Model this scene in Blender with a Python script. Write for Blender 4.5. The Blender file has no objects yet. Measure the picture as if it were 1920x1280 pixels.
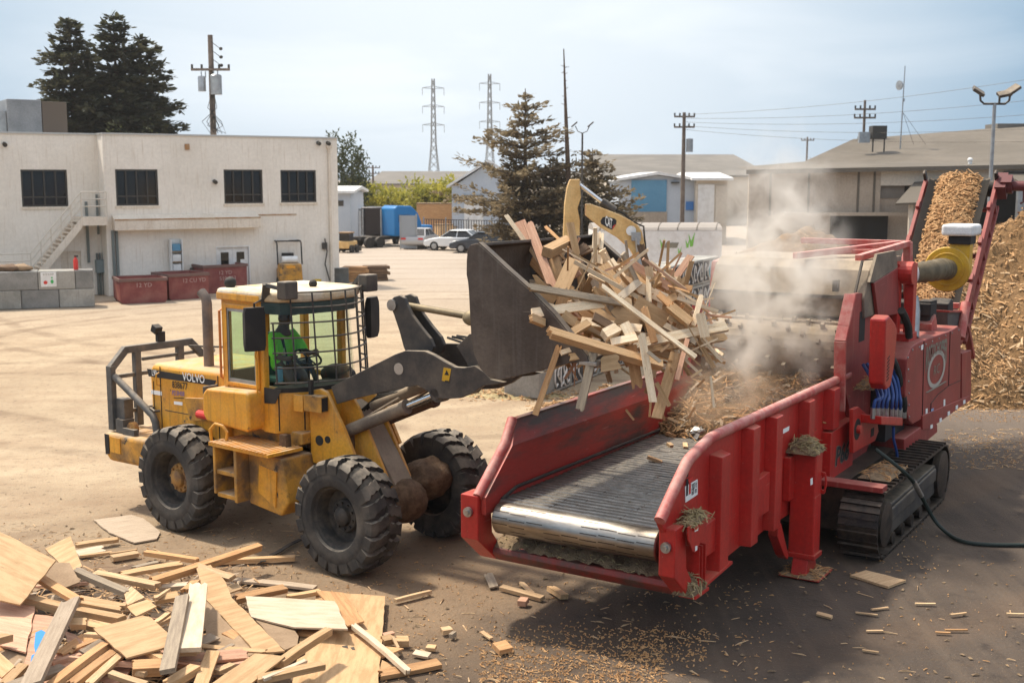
import bpy, bmesh, math, random
from math import sin, cos, tan, pi, atan, atan2, sqrt, radians, degrees, hypot
from mathutils import Matrix, Vector, noise as mnoise
random.seed(7)
sc = bpy.context.scene
COL = sc.collection

# ------------------------------------------------------------------ camera
CF = 2230.0; CH = 5.0; CP = atan(306 / CF)
cam = bpy.data.cameras.new("Camera"); camo = bpy.data.objects.new("Camera", cam); COL.objects.link(camo)
camo.location = (0, 0, CH); camo.rotation_euler = (pi / 2 - CP, 0, 0)
cam.sensor_width = 36; cam.lens = 36 * CF / 1920; cam.clip_start = 0.1; cam.clip_end = 3000
cam.dof.use_dof = True; cam.dof.focus_distance = 15.5; cam.dof.aperture_fstop = 2.4
sc.camera = camo

# ------------------------------------------------------------------ world, sun, exposure
SUN_EL = radians(60); SUN_AZ = radians(-56)          # measured from +Y, clockwise
w = bpy.data.worlds.new("World"); sc.world = w; w.use_nodes = True
nt = w.node_tree; nt.nodes.clear()
out = nt.nodes.new('ShaderNodeOutputWorld'); bg = nt.nodes.new('ShaderNodeBackground')
sky = nt.nodes.new('ShaderNodeTexSky'); sky.sky_type = 'NISHITA'; sky.sun_disc = False
sky.sun_elevation = SUN_EL; sky.sun_rotation = SUN_AZ; sky.air_density = 1.0; sky.dust_density = 2.2; sky.ozone_density = 1.4
tc = nt.nodes.new('ShaderNodeTexCoord'); mp = nt.nodes.new('ShaderNodeMapping'); mp.inputs['Scale'].default_value = (1.3, 1.3, 6.0)
mp.inputs['Location'].default_value = (0.35, 0.1, 0.2)
nz = nt.nodes.new('ShaderNodeTexNoise'); nz.inputs['Scale'].default_value = 2.3; nz.inputs['Detail'].default_value = 7; nz.inputs['Roughness'].default_value = .55
nz.inputs['Distortion'].default_value = .6
rp = nt.nodes.new('ShaderNodeValToRGB'); rp.color_ramp.elements[0].position = .5; rp.color_ramp.elements[0].color = (0, 0, 0, 1)
rp.color_ramp.elements[1].position = .85; rp.color_ramp.elements[1].color = (.3, .3, .3, 1)
# thin high cloud and haze: whiter straight ahead, bluer to the sides
dp = nt.nodes.new('ShaderNodeVectorMath'); dp.operation = 'DOT_PRODUCT'
dp.inputs[1].default_value = (-.04, .97, .25)
mr = nt.nodes.new('ShaderNodeMapRange'); mr.inputs[1].default_value = .88; mr.inputs[2].default_value = .997; mr.inputs[3].default_value = 0; mr.inputs[4].default_value = .95
ad = nt.nodes.new('ShaderNodeMath'); ad.operation = 'ADD'; ad.use_clamp = True
mx = nt.nodes.new('ShaderNodeMix'); mx.data_type = 'RGBA'; mx.inputs[7].default_value = (3.5, 3.8, 4.05, 1)
L = nt.links.new
L(tc.outputs['Generated'], mp.inputs[0]); L(mp.outputs[0], nz.inputs['Vector']); L(nz.outputs[0], rp.inputs[0])
L(tc.outputs['Generated'], dp.inputs[0]); L(dp.outputs['Value'], mr.inputs[0]); L(mr.outputs[0], ad.inputs[0]); L(rp.outputs[0], ad.inputs[1])
zs_ = nt.nodes.new('ShaderNodeSeparateXYZ'); L(tc.outputs['Generated'], zs_.inputs[0])
zr = nt.nodes.new('ShaderNodeMapRange'); zr.inputs[1].default_value = .5; zr.inputs[2].default_value = .12; zr.inputs[4].default_value = .9; L(zs_.outputs[2], zr.inputs[0])
lowsky = nt.nodes.new('ShaderNodeMix'); lowsky.data_type = 'RGBA'; lowsky.inputs[7].default_value = (.33, 1.10, 1.90, 1); L(zr.outputs[0], lowsky.inputs[0]); L(sky.outputs[0], lowsky.inputs[6])
hz_ = nt.nodes.new('ShaderNodeMix'); hz_.data_type = 'RGBA'; hz_.inputs[0].default_value = .55; hz_.inputs[7].default_value = (5.6, 5.6, 5.5, 1); L(sky.outputs[0], hz_.inputs[6]); L(hz_.outputs[2], lowsky.inputs[6])
L(ad.outputs[0], mx.inputs[0]); L(lowsky.outputs[2], mx.inputs[6]); L(mx.outputs[2], bg.inputs[0]); bg.inputs[1].default_value = .15
L(bg.outputs[0], out.inputs[0])
sun = bpy.data.lights.new("Sun", 'SUN'); sun.energy = 3.0; sun.angle = radians(4); sun.color = (1, .92, .79)
suno = bpy.data.objects.new("Sun", sun); COL.objects.link(suno)
sd = Vector((sin(SUN_AZ) * cos(SUN_EL), cos(SUN_AZ) * cos(SUN_EL), sin(SUN_EL)))
suno.rotation_euler = sd.to_track_quat('Z', 'Y').to_euler(); suno.location = (0, 0, 40)
sc.view_settings.view_transform = 'Standard'; sc.view_settings.look = 'None'; sc.view_settings.exposure = 0.8; sc.view_settings.gamma = 1
cy = sc.cycles
cy.use_denoising = True; cy.max_bounces = 8; cy.transparent_max_bounces = 24; cy.diffuse_bounces = 4
cy.volume_bounces = 4; cy.volume_step_rate = 1.0; cy.volume_max_steps = 256; cy.caustics_reflective = False; cy.caustics_refractive = False

# ------------------------------------------------------------------ pixel -> point helpers (photo pixels, 1920 wide)
_sp, _cp = sin(CP), cos(CP)
def ray(u, v):
    x = (u - 960) / CF; y = -(v - 640) / CF
    return (x, _cp + y * _sp, -_sp + y * _cp)
def G(u, v, z=0.0):
    r = ray(u, v); t = (z - CH) / r[2]; return Vector((r[0] * t, r[1] * t, z))
def at(u, v, Y):
    r = ray(u, v); t = Y / r[1]; return Vector((r[0] * t, Y, CH + r[2] * t))
def on_plane(u, v, P0, n):
    r = ray(u, v); t = (P0[0] * n[0] + P0[1] * n[1]) / (r[0] * n[0] + r[1] * n[1]); return (r[0] * t, r[1] * t, CH + r[2] * t)
class Frame:
    """a level frame: origin on the ground, x axis turned by deg"""
    def __init__(s, o, deg): s.o = o; s.deg = deg; a = radians(deg); s.x = (cos(a), sin(a)); s.y = (-sin(a), cos(a))
    def w(s, x, y, z=0): return Vector((s.o[0] + s.x[0] * x + s.y[0] * y, s.o[1] + s.x[1] * x + s.y[1] * y, z))
    def loc(s, P): d = (P[0] - s.o[0], P[1] - s.o[1]); return (d[0] * s.x[0] + d[1] * s.x[1], d[0] * s.y[0] + d[1] * s.y[1], P[2])
    def py(s, u, v, c): q = s.loc(on_plane(u, v, s.w(0, c), s.y)); return (q[0], q[2])
    def px(s, u, v, c): q = s.loc(on_plane(u, v, s.w(c, 0), s.x)); return (q[1], q[2])
    def pz(s, u, v, z=0): return s.loc(G(u, v, z))[:2]

# ------------------------------------------------------------------ mesh builder
class MB:
    def __init__(s, M=None): s.v = []; s.f = []; s.M = M or Matrix()
    def add(s, vs, fs):
        b = len(s.v); s.v += [s.M @ Vector(q) for q in vs]; s.f += [[i + b for i in f] for f in fs]; return s
    def box(s, x0, x1, y0, y1, z0, z1):
        return s.add([(x, y, z) for x in (x0, x1) for y in (y0, y1) for z in (z0, z1)],
                     [(0, 1, 3, 2), (4, 6, 7, 5), (0, 4, 5, 1), (2, 3, 7, 6), (0, 2, 6, 4), (1, 5, 7, 3)])
    def obox(s, c, size, R=None):
        R = R or Matrix.Identity(3); c = Vector(c); h = [q / 2 for q in size]
        return s.add([c + R @ Vector((x * h[0], y * h[1], z * h[2])) for x in (-1, 1) for y in (-1, 1) for z in (-1, 1)],
                     [(0, 1, 3, 2), (4, 6, 7, 5), (0, 4, 5, 1), (2, 3, 7, 6), (0, 2, 6, 4), (1, 5, 7, 3)])
    def prism(s, pts, ax, a0, a1):
        def P(p, a): return {'y': (p[0], a, p[1]), 'x': (a, p[0], p[1]), 'z': (p[0], p[1], a)}[ax]
        n = len(pts)
        return s.add([P(p, a0) for p in pts] + [P(p, a1) for p in pts],
                     [list(range(n)), list(range(2 * n - 1, n - 1, -1))] + [(i, (i + 1) % n, n + (i + 1) % n, n + i) for i in range(n)])
    def slab(s, pts, T):
        """polygon of 3D points thickened by T along its normal"""
        pts = [Vector(q) for q in pts]; n = Vector((0, 0, 0))
        for i in range(len(pts)): n += pts[i].cross(pts[(i + 1) % len(pts)])
        n.normalize(); n *= T; k = len(pts)
        return s.add(pts + [q + n for q in pts], [list(range(k)), list(range(2 * k - 1, k - 1, -1))] + [(i, (i + 1) % k, k + (i + 1) % k, k + i) for i in range(k)])
    def bar(s, p0, p1, w, h, up=(0, 0, 1)):
        p0 = Vector(p0); p1 = Vector(p1); d = p1 - p0; x = d.normalized(); u = Vector(up)
        y = u.cross(x)
        if y.length < 1e-4: y = Vector((0, 1, 0)).cross(x)
        y.normalize(); z = x.cross(y); R = Matrix((x, y, z)).transposed()
        return s.obox((p0 + p1) / 2, (d.length, w, h), R)
    def tube(s, pts, r, n=8, closed=False):
        pts = [Vector(q) for q in pts]; k = len(pts); rs = r if isinstance(r, (list, tuple)) else [r] * k
        vs = []; prev = None
        for i in range(k):
            if closed: d = pts[(i + 1) % k] - pts[i - 1]
            else: d = pts[min(i + 1, k - 1)] - pts[max(i - 1, 0)]
            if d.length < 1e-9: d = Vector((0, 0, 1))
            d.normalize()
            if prev is None:
                a = Vector((0, 0, 1)) if abs(d.z) < .9 else Vector((1, 0, 0)); u = a.cross(d).normalized()
            else:
                u = prev - d * prev.dot(d)
                if u.length < 1e-6: u = Vector((1, 0, 0)).cross(d)
                u.normalize()
            prev = u; q = d.cross(u)
            vs += [pts[i] + (u * cos(2 * pi * j / n) + q * sin(2 * pi * j / n)) * rs[i] for j in range(n)]
        fs = []
        for i in range(k if closed else k - 1):
            a = i * n; b = ((i + 1) % k) * n
            fs += [(a + j, a + (j + 1) % n, b + (j + 1) % n, b + j) for j in range(n)]
        if not closed: fs += [list(range(n - 1, -1, -1)), list(range((k - 1) * n, k * n))]
        return s.add(vs, fs)
    def cyl(s, p0, p1, r, n=16, r2=None): return s.tube([p0, p1], [r, r if r2 is None else r2], n)
    def lathe(s, prof, o=(0, 0, 0), ax=(0, 0, 1), n=24, cap=True):
        """prof: list of (distance along axis, radius)"""
        o = Vector(o); d = Vector(ax).normalized(); a = Vector((0, 0, 1)) if abs(d.z) < .9 else Vector((1, 0, 0))
        u = a.cross(d).normalized(); q = d.cross(u); vs = []; k = len(prof)
        for h, r in prof: vs += [o + d * h + (u * cos(2 * pi * j / n) + q * sin(2 * pi * j / n)) * r for j in range(n)]
        fs = [(i * n + j, i * n + (j + 1) % n, (i + 1) * n + (j + 1) % n, (i + 1) * n + j) for i in range(k - 1) for j in range(n)]
        if cap and prof[0][1] > 1e-5: fs.append(list(range(n - 1, -1, -1)))
        if cap and prof[-1][1] > 1e-5: fs.append(list(range((k - 1) * n, k * n)))
        return s.add(vs, fs)
    def ell(s, c, r, n=12, m=8):
        c = Vector(c); r = r if isinstance(r, (tuple, list)) else (r, r, r); vs = []
        for i in range(m + 1):
            t = pi * i / m
            vs += [c + Vector((r[0] * sin(t) * cos(2 * pi * j / n), r[1] * sin(t) * sin(2 * pi * j / n), r[2] * cos(t))) for j in range(n)]
        return s.add(vs, [(i * n + j, i * n + (j + 1) % n, (i + 1) * n + (j + 1) % n, (i + 1) * n + j) for i in range(m) for j in range(n)])
    def grid(s, fn, nu, nv):
        vs = [fn(i / nu, j / nv) for i in range(nu + 1) for j in range(nv + 1)]
        return s.add(vs, [(i * (nv + 1) + j, (i + 1) * (nv + 1) + j, (i + 1) * (nv + 1) + j + 1, i * (nv + 1) + j + 1) for i in range(nu) for j in range(nv)])
    def build(s, name, mat, parent=None, bevel=0, smooth=False, seg=2, clean=True, angle=38):
        me = bpy.data.meshes.new(name); me.from_pydata([tuple(q) for q in s.v], [], s.f)
        if clean:
            bm = bmesh.new(); bm.from_mesh(me); bmesh.ops.remove_doubles(bm, verts=bm.verts, dist=1e-5)
            bmesh.ops.recalc_face_normals(bm, faces=bm.faces); bm.to_mesh(me); bm.free()
        for m in (mat if isinstance(mat, (list, tuple)) else [mat]): me.materials.append(m)
        if smooth:
            me.polygons.foreach_set('use_smooth', [True] * len(me.polygons)); me.set_sharp_from_angle(angle=radians(angle))
        me.update()
        o = bpy.data.objects.new(name, me); COL.objects.link(o)
        if parent is not None: o.parent = parent
        if bevel:
            b = o.modifiers.new('bevel', 'BEVEL'); b.width = bevel; b.segments = seg; b.limit_method = 'ANGLE'; b.angle_limit = radians(35); b.use_clamp_overlap = True
        MB.last = o
        return o

def tag(o, label=None, cat=None, group=None, kind=None):
    if label: o['label'] = label
    if cat: o['category'] = cat
    if group: o['group'] = group
    if kind: o['kind'] = kind
    return o
def root(name, loc, deg, label, cat, group=None):
    o = bpy.data.objects.new(name, None); COL.objects.link(o); o.location = loc; o.rotation_euler = (0, 0, radians(deg)); o.empty_display_size = .3
    return tag(o, label, cat, group)
def copy_tree(o, parent=None):
    c = o.copy(); COL.objects.link(c)
    if parent is not None: c.parent = parent
    for ch in list(o.children): copy_tree(ch, c)
    return c
def text_mesh(name, txt, mat, parent, o, xd, yd, h, ext=.003, width=None, shear=0, off=0, squeeze=None):
    """lettering whose baseline starts at o, running along xd, height h along yd (parent coordinates)"""
    cu = bpy.data.curves.new(name, 'FONT'); cu.body = txt; cu.size = 1; cu.extrude = 0.0; cu.shear = shear; cu.offset = off; cu.resolution_u = 2
    t = bpy.data.objects.new(name, cu); COL.objects.link(t)
    dg = bpy.context.evaluated_depsgraph_get(); me = bpy.data.meshes.new_from_object(t.evaluated_get(dg)); bpy.data.objects.remove(t)
    xs = [q.co.x for q in me.vertices]; ys = [q.co.y for q in me.vertices]; x0, x1, y0, y1 = min(xs), max(xs), min(ys), max(ys)
    xd = Vector(xd).normalized(); yd = Vector(yd).normalized(); nd = xd.cross(yd); sy = h / (y1 - y0); sx = sy if width is None else width / (x1 - x0)
    for q in me.vertices: q.co = Vector(o) + xd * ((q.co.x - x0) * sx) + yd * ((q.co.y - y0) * sy) + nd * ext
    me.materials.append(mat); ob = bpy.data.objects.new(name, me); COL.objects.link(ob)
    if parent is not None: ob.parent = parent
    return ob

# ------------------------------------------------------------------ materials
def mat(name, col, rough=.6, metal=0.0, col2=None, scale=3.0, lo=.42, hi=.62, bump=0.0, bscale=60, dust=None, damt=.0, spots=None, sscale=9, sthr=.62,
        stretch=None, rnd=0.0, spec=.4, fine=.12, streak=None, scr=None):
    m = bpy.data.materials.new(name); m.use_nodes = True; t = m.node_tree; b = t.nodes['Principled BSDF']; K = t.links.new; N = t.nodes.new
    c4 = lambda c: (c[0], c[1], c[2], 1)
    b.inputs['Roughness'].default_value = rough; b.inputs['Metallic'].default_value = metal; b.inputs['Specular IOR Level'].default_value = spec
    co = N('ShaderNodeTexCoord'); vec = co.outputs['Object']
    if rnd:
        oi = N('ShaderNodeObjectInfo'); vm = N('ShaderNodeVectorMath'); vm.operation = 'ADD'
        cx = N('ShaderNodeCombineXYZ'); ml = N('ShaderNodeMath'); ml.operation = 'MULTIPLY'; ml.inputs[1].default_value = 37.0
        K(oi.outputs['Random'], ml.inputs[0]); [K(ml.outputs[0], cx.inputs[i]) for i in range(3)]; K(vec, vm.inputs[0]); K(cx.outputs[0], vm.inputs[1]); vec = vm.outputs[0]
    if stretch:
        mpn = N('ShaderNodeMapping'); mpn.inputs['Scale'].default_value = stretch; K(vec, mpn.inputs[0]); vec = mpn.outputs[0]
    def nzr(sc_, d, l, h):
        n = N('ShaderNodeTexNoise'); n.inputs['Scale'].default_value = sc_; n.inputs['Detail'].default_value = d; n.inputs['Roughness'].default_value = .6; K(vec, n.inputs['Vector'])
        r = N('ShaderNodeMapRange'); r.inputs[1].default_value = l; r.inputs[2].default_value = h; K(n.outputs[0], r.inputs[0]); return r.outputs[0]
    def mix(f, a, c):
        x = N('ShaderNodeMix'); x.data_type = 'RGBA'
        if isinstance(f, float): x.inputs[0].default_value = f
        else: K(f, x.inputs[0])
        for i, q in ((6, a), (7, c)):
            if isinstance(q, tuple): x.inputs[i].default_value = c4(q)
            else: K(q, x.inputs[i])
        return x.outputs[2]
    cur = tuple(col)
    if col2 is not None: cur = mix(nzr(scale, 6, lo, hi), cur, tuple(col2))
    if fine:
        f = nzr(scale * 14, 4, .3, .7); h = N('ShaderNodeHueSaturation'); v = N('ShaderNodeMapRange'); v.inputs[3].default_value = 1 - fine; v.inputs[4].default_value = 1 + fine
        K(f, v.inputs[0]); K(v.outputs[0], h.inputs['Value'])
        if isinstance(cur, tuple): h.inputs['Color'].default_value = c4(cur)
        else: K(cur, h.inputs['Color'])
        cur = h.outputs[0]
    if rnd:
        h = N('ShaderNodeHueSaturation'); v = N('ShaderNodeMapRange'); v.inputs[3].default_value = 1 - rnd; v.inputs[4].default_value = 1 + rnd; K(oi.outputs['Random'], v.inputs[0])
        K(v.outputs[0], h.inputs['Value']); K(cur, h.inputs['Color']); cur = h.outputs[0]
    if spots is not None: cur = mix(nzr(sscale, 8, sthr, sthr + .06), cur, tuple(spots))
    if streak is not None:   # wear running down the surface
        ms = N('ShaderNodeMapping'); ms.inputs['Scale'].default_value = (14, 14, .9); K(co.outputs['Object'], ms.inputs[0])
        n = N('ShaderNodeTexNoise'); n.inputs['Scale'].default_value = 1; n.inputs['Detail'].default_value = 5; K(ms.outputs[0], n.inputs['Vector'])
        r = N('ShaderNodeMapRange'); r.inputs[1].default_value = .55; r.inputs[2].default_value = .75; r.inputs[4].default_value = .55; K(n.outputs[0], r.inputs[0]); cur = mix(r.outputs[0], cur, tuple(streak))
    if scr is not None:      # scratches and chipped paint at several angles
        for rz_, sc3 in ((.5, (1.2, 26, 26)), (-.9, (2.0, 34, 34)), (1.9, (22, 22, 1.4))):
            ms = N('ShaderNodeMapping'); ms.inputs['Rotation'].default_value = (rz_ * .6, rz_, rz_); ms.inputs['Scale'].default_value = sc3; K(co.outputs['Object'], ms.inputs[0])
            n = N('ShaderNodeTexNoise'); n.inputs['Scale'].default_value = 1; n.inputs['Detail'].default_value = 3; K(ms.outputs[0], n.inputs['Vector'])
            r = N('ShaderNodeMapRange'); r.inputs[1].default_value = .70; r.inputs[2].default_value = .78; r.inputs[4].default_value = .6; K(n.outputs[0], r.inputs[0]); cur = mix(r.outputs[0], cur, tuple(scr))
    if dust is not None:
        g = N('ShaderNodeNewGeometry'); sx = N('ShaderNodeSeparateXYZ'); K(g.outputs['Normal'], sx.inputs[0])
        r = N('ShaderNodeMapRange'); r.inputs[1].default_value = .35; r.inputs[2].default_value = .95; r.inputs[4].default_value = damt; K(sx.outputs[2], r.inputs[0])
        n2 = nzr(scale * 2.5, 6, .25, .6); mm = N('ShaderNodeMath'); mm.operation = 'MULTIPLY'; K(r.outputs[0], mm.inputs[0]); K(n2, mm.inputs[1])
        n3 = nzr(scale * .8, 5, .5, .8); m3 = N('ShaderNodeMath'); m3.operation = 'MULTIPLY_ADD'; m3.inputs[1].default_value = damt * .35; m3.use_clamp = True; K(n3, m3.inputs[0]); K(mm.outputs[0], m3.inputs[2])
        cur = mix(m3.outputs[0], cur, tuple(dust))
        rr = N('ShaderNodeMapRange'); rr.inputs[3].default_value = rough; rr.inputs[4].default_value = .9; K(m3.outputs[0], rr.inputs[0]); K(rr.outputs[0], b.inputs['Roughness'])
    if isinstance(cur, tuple): b.inputs['Base Color'].default_value = c4(cur)
    else: K(cur, b.inputs['Base Color'])
    if bump:
        n = N('ShaderNodeTexNoise'); n.inputs['Scale'].default_value = bscale; n.inputs['Detail'].default_value = 5; K(vec, n.inputs['Vector'])
        bp = N('ShaderNodeBump'); bp.inputs['Strength'].default_value = bump; bp.inputs['Distance'].default_value = .02; K(n.outputs[0], bp.inputs['Height']); K(bp.outputs[0], b.inputs['Normal'])
    return m
DUST = (.50, .40, .28)
m_yellow = mat('worn_yellow_paint', (.74, .35, .032), .45, col2=(.64, .27, .025), scale=2, spots=(.07, .045, .03), sscale=5, sthr=.66, dust=DUST, damt=.75, streak=(.20, .10, .03), bump=.12, scr=(.20, .11, .05))
m_yellowdirtshade = mat('dirt_and_shade_yellow_paint', (.60, .29, .04), .6, col2=(.15, .09, .045), scale=2.6, lo=.42, hi=.66, spots=(.04, .03, .022), sscale=4, sthr=.6, dust=DUST, damt=.7, bump=.2)  # real dirt, with extra dark blotches painting the belly's shaded recess
m_rooftop = mat('dusty_roof', (.62, .42, .17), .8, col2=(.66, .56, .42), scale=2, lo=.3, hi=.55)
m_dark = mat('charcoal_steel', (.055, .05, .047), .55, .3, col2=(.10, .085, .07), scale=3, dust=DUST, damt=.5, bump=.15, spots=(.17, .14, .11), sscale=6, sthr=.66)
m_guard = mat('grey_painted_steel', (.075, .075, .073), .6, col2=(.115, .11, .10), scale=5, dust=DUST, damt=.5)
m_bucket = mat('worn_bucket_steel', (.07, .052, .041), .5, .3, col2=(.12, .094, .075), scale=1.6, lo=.4, hi=.7, bump=.2, bscale=25, spots=(.2, .17, .14), sscale=3, sthr=.68, dust=DUST, damt=.4, streak=(.15, .13, .11), scr=(.24, .20, .165))
m_black = mat('black_rubber', (.018, .017, .016), .75, dust=(.2, .16, .12), damt=.5)
m_tyre = mat('tyre_rubber', (.034, .031, .028), .85, col2=(.10, .083, .065), scale=3.5, lo=.45, hi=.8, dust=(.30, .25, .19), damt=.8, bump=.3, bscale=90)
m_rim = mat('dirty_black_rim', (.028, .025, .022), .7, col2=(.075, .06, .045), scale=7, bump=.2)
m_rimyellow = mat('rusty_yellow_hub', (.42, .22, .06), .7, col2=(.22, .12, .06), scale=8, bump=.2)
m_mudcavity = mat('caked_mud_and_cavity_shade', (.085, .048, .025), .95, col2=(.15, .09, .05), scale=9, bump=.9, bscale=30)  # mud colour; on the hitch beam it paints a dark cavity
m_chrome = mat('polished_rod', (.7, .7, .7), .16, 1.0)
m_steel = mat('bare_steel', (.42, .41, .39), .34, .85, col2=(.24, .22, .20), scale=6, bump=.1)
m_red = mat('red_paint', (.48, .024, .018), .36, col2=(.40, .024, .018), scale=1.4, spots=(.25, .16, .12), sscale=9, sthr=.69, dust=(.42, .22, .14), damt=.4, streak=(.24, .03, .022), bump=.12, bscale=14, scr=(.58, .22, .17))
m_redworn = mat('scraped_red_paint', (.36, .034, .026), .42, .1, col2=(.06, .045, .04), scale=1.6, lo=.46, hi=.66, stretch=(.5, 1, 2.4), spots=(.42, .3, .27), sscale=8, sthr=.69, dust=(.42, .27, .2), damt=.4, bump=.1, scr=(.50, .33, .27))
m_reddusty = mat('dusty_red_paint', (.30, .034, .028), .5, col2=(.23, .03, .025), scale=1.6, spots=(.3, .2, .16), sscale=16, sthr=.69, dust=(.42, .22, .17), damt=.5, streak=(.36, .12, .09), bump=.1, bscale=14, scr=(.42, .16, .13))
m_redpink = mat('sun_worn_red_rail', (.44, .065, .052), .5, col2=(.52, .20, .155), scale=5, dust=(.6, .4, .34), damt=.6)
m_tanmetal = mat('dust_coated_steel', (.24, .185, .13), .85, col2=(.15, .115, .085), scale=2, dust=DUST, damt=.6)
m_belt = mat('slat_steel', (.15, .145, .135), .34, .8, col2=(.30, .28, .25), scale=5, lo=.35, hi=.7, bump=.12, bscale=40, dust=(.28, .23, .17), damt=.45)
m_drum = mat('polished_steel_drum', (.34, .32, .29), .33, 1.0, col2=(.09, .065, .045), scale=2.5, lo=.42, hi=.7, bump=.12, bscale=20, stretch=(1, .25, 1), dust=(.3, .24, .17), damt=.35)
m_track = mat('track_steel', (.03, .026, .023), .42, .5, col2=(.075, .055, .042), scale=6, bump=.2, dust=(.24, .19, .14), damt=.4)
m_hosebrown = mat('brown_duct_hose', (.17, .13, .075), .7, col2=(.11, .085, .05), scale=6)
m_blue = mat('blue_hose', (.02, .06, .22), .45)
m_yellowblower = mat('yellow_blower_paint', (.62, .36, .02), .45, col2=(.5, .27, .02), scale=4, dust=DUST, damt=.4)
m_white = mat('white_paint', (.78, .77, .74), .5, col2=(.68, .66, .62), scale=3)
m_whitetext = mat('white_lettering', (.85, .84, .8), .6, fine=0)
m_blacktext = mat('black_lettering', (.02, .02, .022), .6, fine=0)
m_greytext = mat('grey_lettering', (.24, .22, .17), .6, fine=.05)
m_purpletext = mat('violet_lettering', (.2, .14, .32), .6, fine=0)
m_redtext = mat('red_lettering', (.6, .04, .03), .6, fine=0)
m_orangetext = mat('orange_symbol', (.8, .35, .03), .6, fine=0)
m_gloss = mat('galvanised_steel', (.38, .39, .39), .45, .6, col2=(.3, .3, .3), scale=4)
def glass(name, tint, gl=.06):
    m = bpy.data.materials.new(name); m.use_nodes = True; t = m.node_tree; t.nodes.clear(); N = t.nodes.new; K = t.links.new
    o = N('ShaderNodeOutputMaterial'); mx = N('ShaderNodeMixShader'); tr = N('ShaderNodeBsdfTransparent'); tr.inputs[0].default_value = (*tint, 1)
    g = N('ShaderNodeBsdfGlossy'); g.inputs['Roughness'].default_value = .04; lw = N('ShaderNodeLayerWeight'); lw.inputs[0].default_value = .5
    ad = N('ShaderNodeMath'); ad.operation = 'ADD'; ad.inputs[1].default_value = gl; pw = N('ShaderNodeMath'); pw.operation = 'POWER'; pw.inputs[1].default_value = 4; K(lw.outputs['Facing'], pw.inputs[0]); K(pw.outputs[0], ad.inputs[0]); K(ad.outputs[0], mx.inputs[0]); K(tr.outputs[0], mx.inputs[1]); K(g.outputs[0], mx.inputs[2]); K(mx.outputs[0], o.inputs[0])
    return m
m_glass = glass('green_tinted_glass', (.85, .95, .87), .035)
def wood(name, a, b_, rnd=.22, dark=(.16, .10, .06)):
    return mat(name, a, .8, col2=b_, scale=2.2, lo=.38, hi=.62, stretch=(1.2, 14, 14), rnd=rnd, fine=.2, bump=.3, bscale=8, spots=dark, sscale=3.0, sthr=.655)
W = {'f': wood('fresh_split_pine', (.84, .68, .47), (.72, .53, .33)), 'p': wood('pale_pine', (.62, .43, .24), (.47, .295, .155)), 't': wood('tan_lumber', (.58, .37, .195), (.46, .28, .13)), 'o': wood('orange_lumber', (.54, .31, .14), (.42, .22, .095)),
     'g': wood('grey_weathered_lumber', (.37, .29, .20), (.26, .20, .14)), 'd': wood('dark_lumber', (.19, .115, .065), (.12, .075, .045)), 'r': wood('reddish_lumber', (.56, .33, .21), (.45, .24, .15)),
     'y': mat('plywood_face', (.53, .34, .175), .8, col2=(.41, .25, .118), scale=1.6, stretch=(1.5, 9, 9), rnd=.14, fine=.1, spots=(.2, .12, .06), sscale=3, sthr=.67, bump=.15),
     'b': mat('brown_hardboard', (.33, .225, .135), .85, col2=(.27, .18, .105), scale=3, rnd=.1, fine=.12), 'k': wood('dusty_plank', (.44, .34, .24), (.34, .255, .175)), 'w': mat('white_faced_board', (.60, .48, .345), .75, col2=(.50, .385, .26), scale=3, stretch=(1, 5, 5), rnd=.1, fine=.1)}
m_chip = mat('wood_chip', (.36, .18, .068), .9, col2=(.56, .335, .155), scale=7, lo=.35, hi=.65, fine=.25)
m_chipdark = mat('shaded_wood_chip', (.12, .065, .026), .9, col2=(.25, .145, .06), scale=5, lo=.35, hi=.65, fine=.3, bump=.8, bscale=30)  # darker copy of the chip colour, painting chips and gaps in shade
m_chipbase = mat('chip_heap_mass', (.11, .058, .02), .95, col2=(.29, .165, .07), scale=11, lo=.3, hi=.7, fine=.35, bump=1.0, bscale=35)  # dark mass colour paints the shade between the chips
m_straw = mat('straw_litter', (.40, .31, .16), .9, col2=(.24, .19, .09), scale=8, fine=.25)
m_sawdust = mat('sawdust', (.27, .19, .11), .95, col2=(.15, .10, .06), scale=9, fine=.3, bump=.8, bscale=50)
def smooth_path(P, k=6):
    P = [Vector(q) for q in P]; R = []
    for i in range(len(P) - 1):
        a, b, c, d = P[max(i - 1, 0)], P[i], P[i + 1], P[min(i + 2, len(P) - 1)]
        for j in range(k): t = j / k; R.append(.5 * ((2 * b) + (c - a) * t + (2 * a - 5 * b + 4 * c - d) * t * t + (3 * b - 3 * c + d - a) * t ** 3))
    return R + [P[-1]]
def jag(p): return mnoise.noise(Vector(p))
# ================================================================== WHEEL LOADER
RF = Frame((-3.97, 17.33), -38.5); FFm = Frame((-1.55, 15.56), -34)
fo = RF.loc((FFm.o[0], FFm.o[1], 0)); FM = Matrix.Translation((fo[0], fo[1], 0)) @ Matrix.Rotation(radians(4.5), 4, 'Z')
loader = root('wheel_loader', (RF.o[0], RF.o[1], 0), RF.deg, 'worn yellow wheel loader tipping a bucket full of scrap boards', 'wheel loader')
c4 = lambda X, Y: (180 + X / 3.688, 500 + Y / 3.688)
c5 = lambda X, Y: (500 + X / 2.844, 640 + Y / 2.844)
c6 = lambda X, Y: (840 + X / 3.048, 380 + Y / 3.048)
c7 = lambda X, Y: (400 + X / 5.817, 520 + Y / 5.817)

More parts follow.
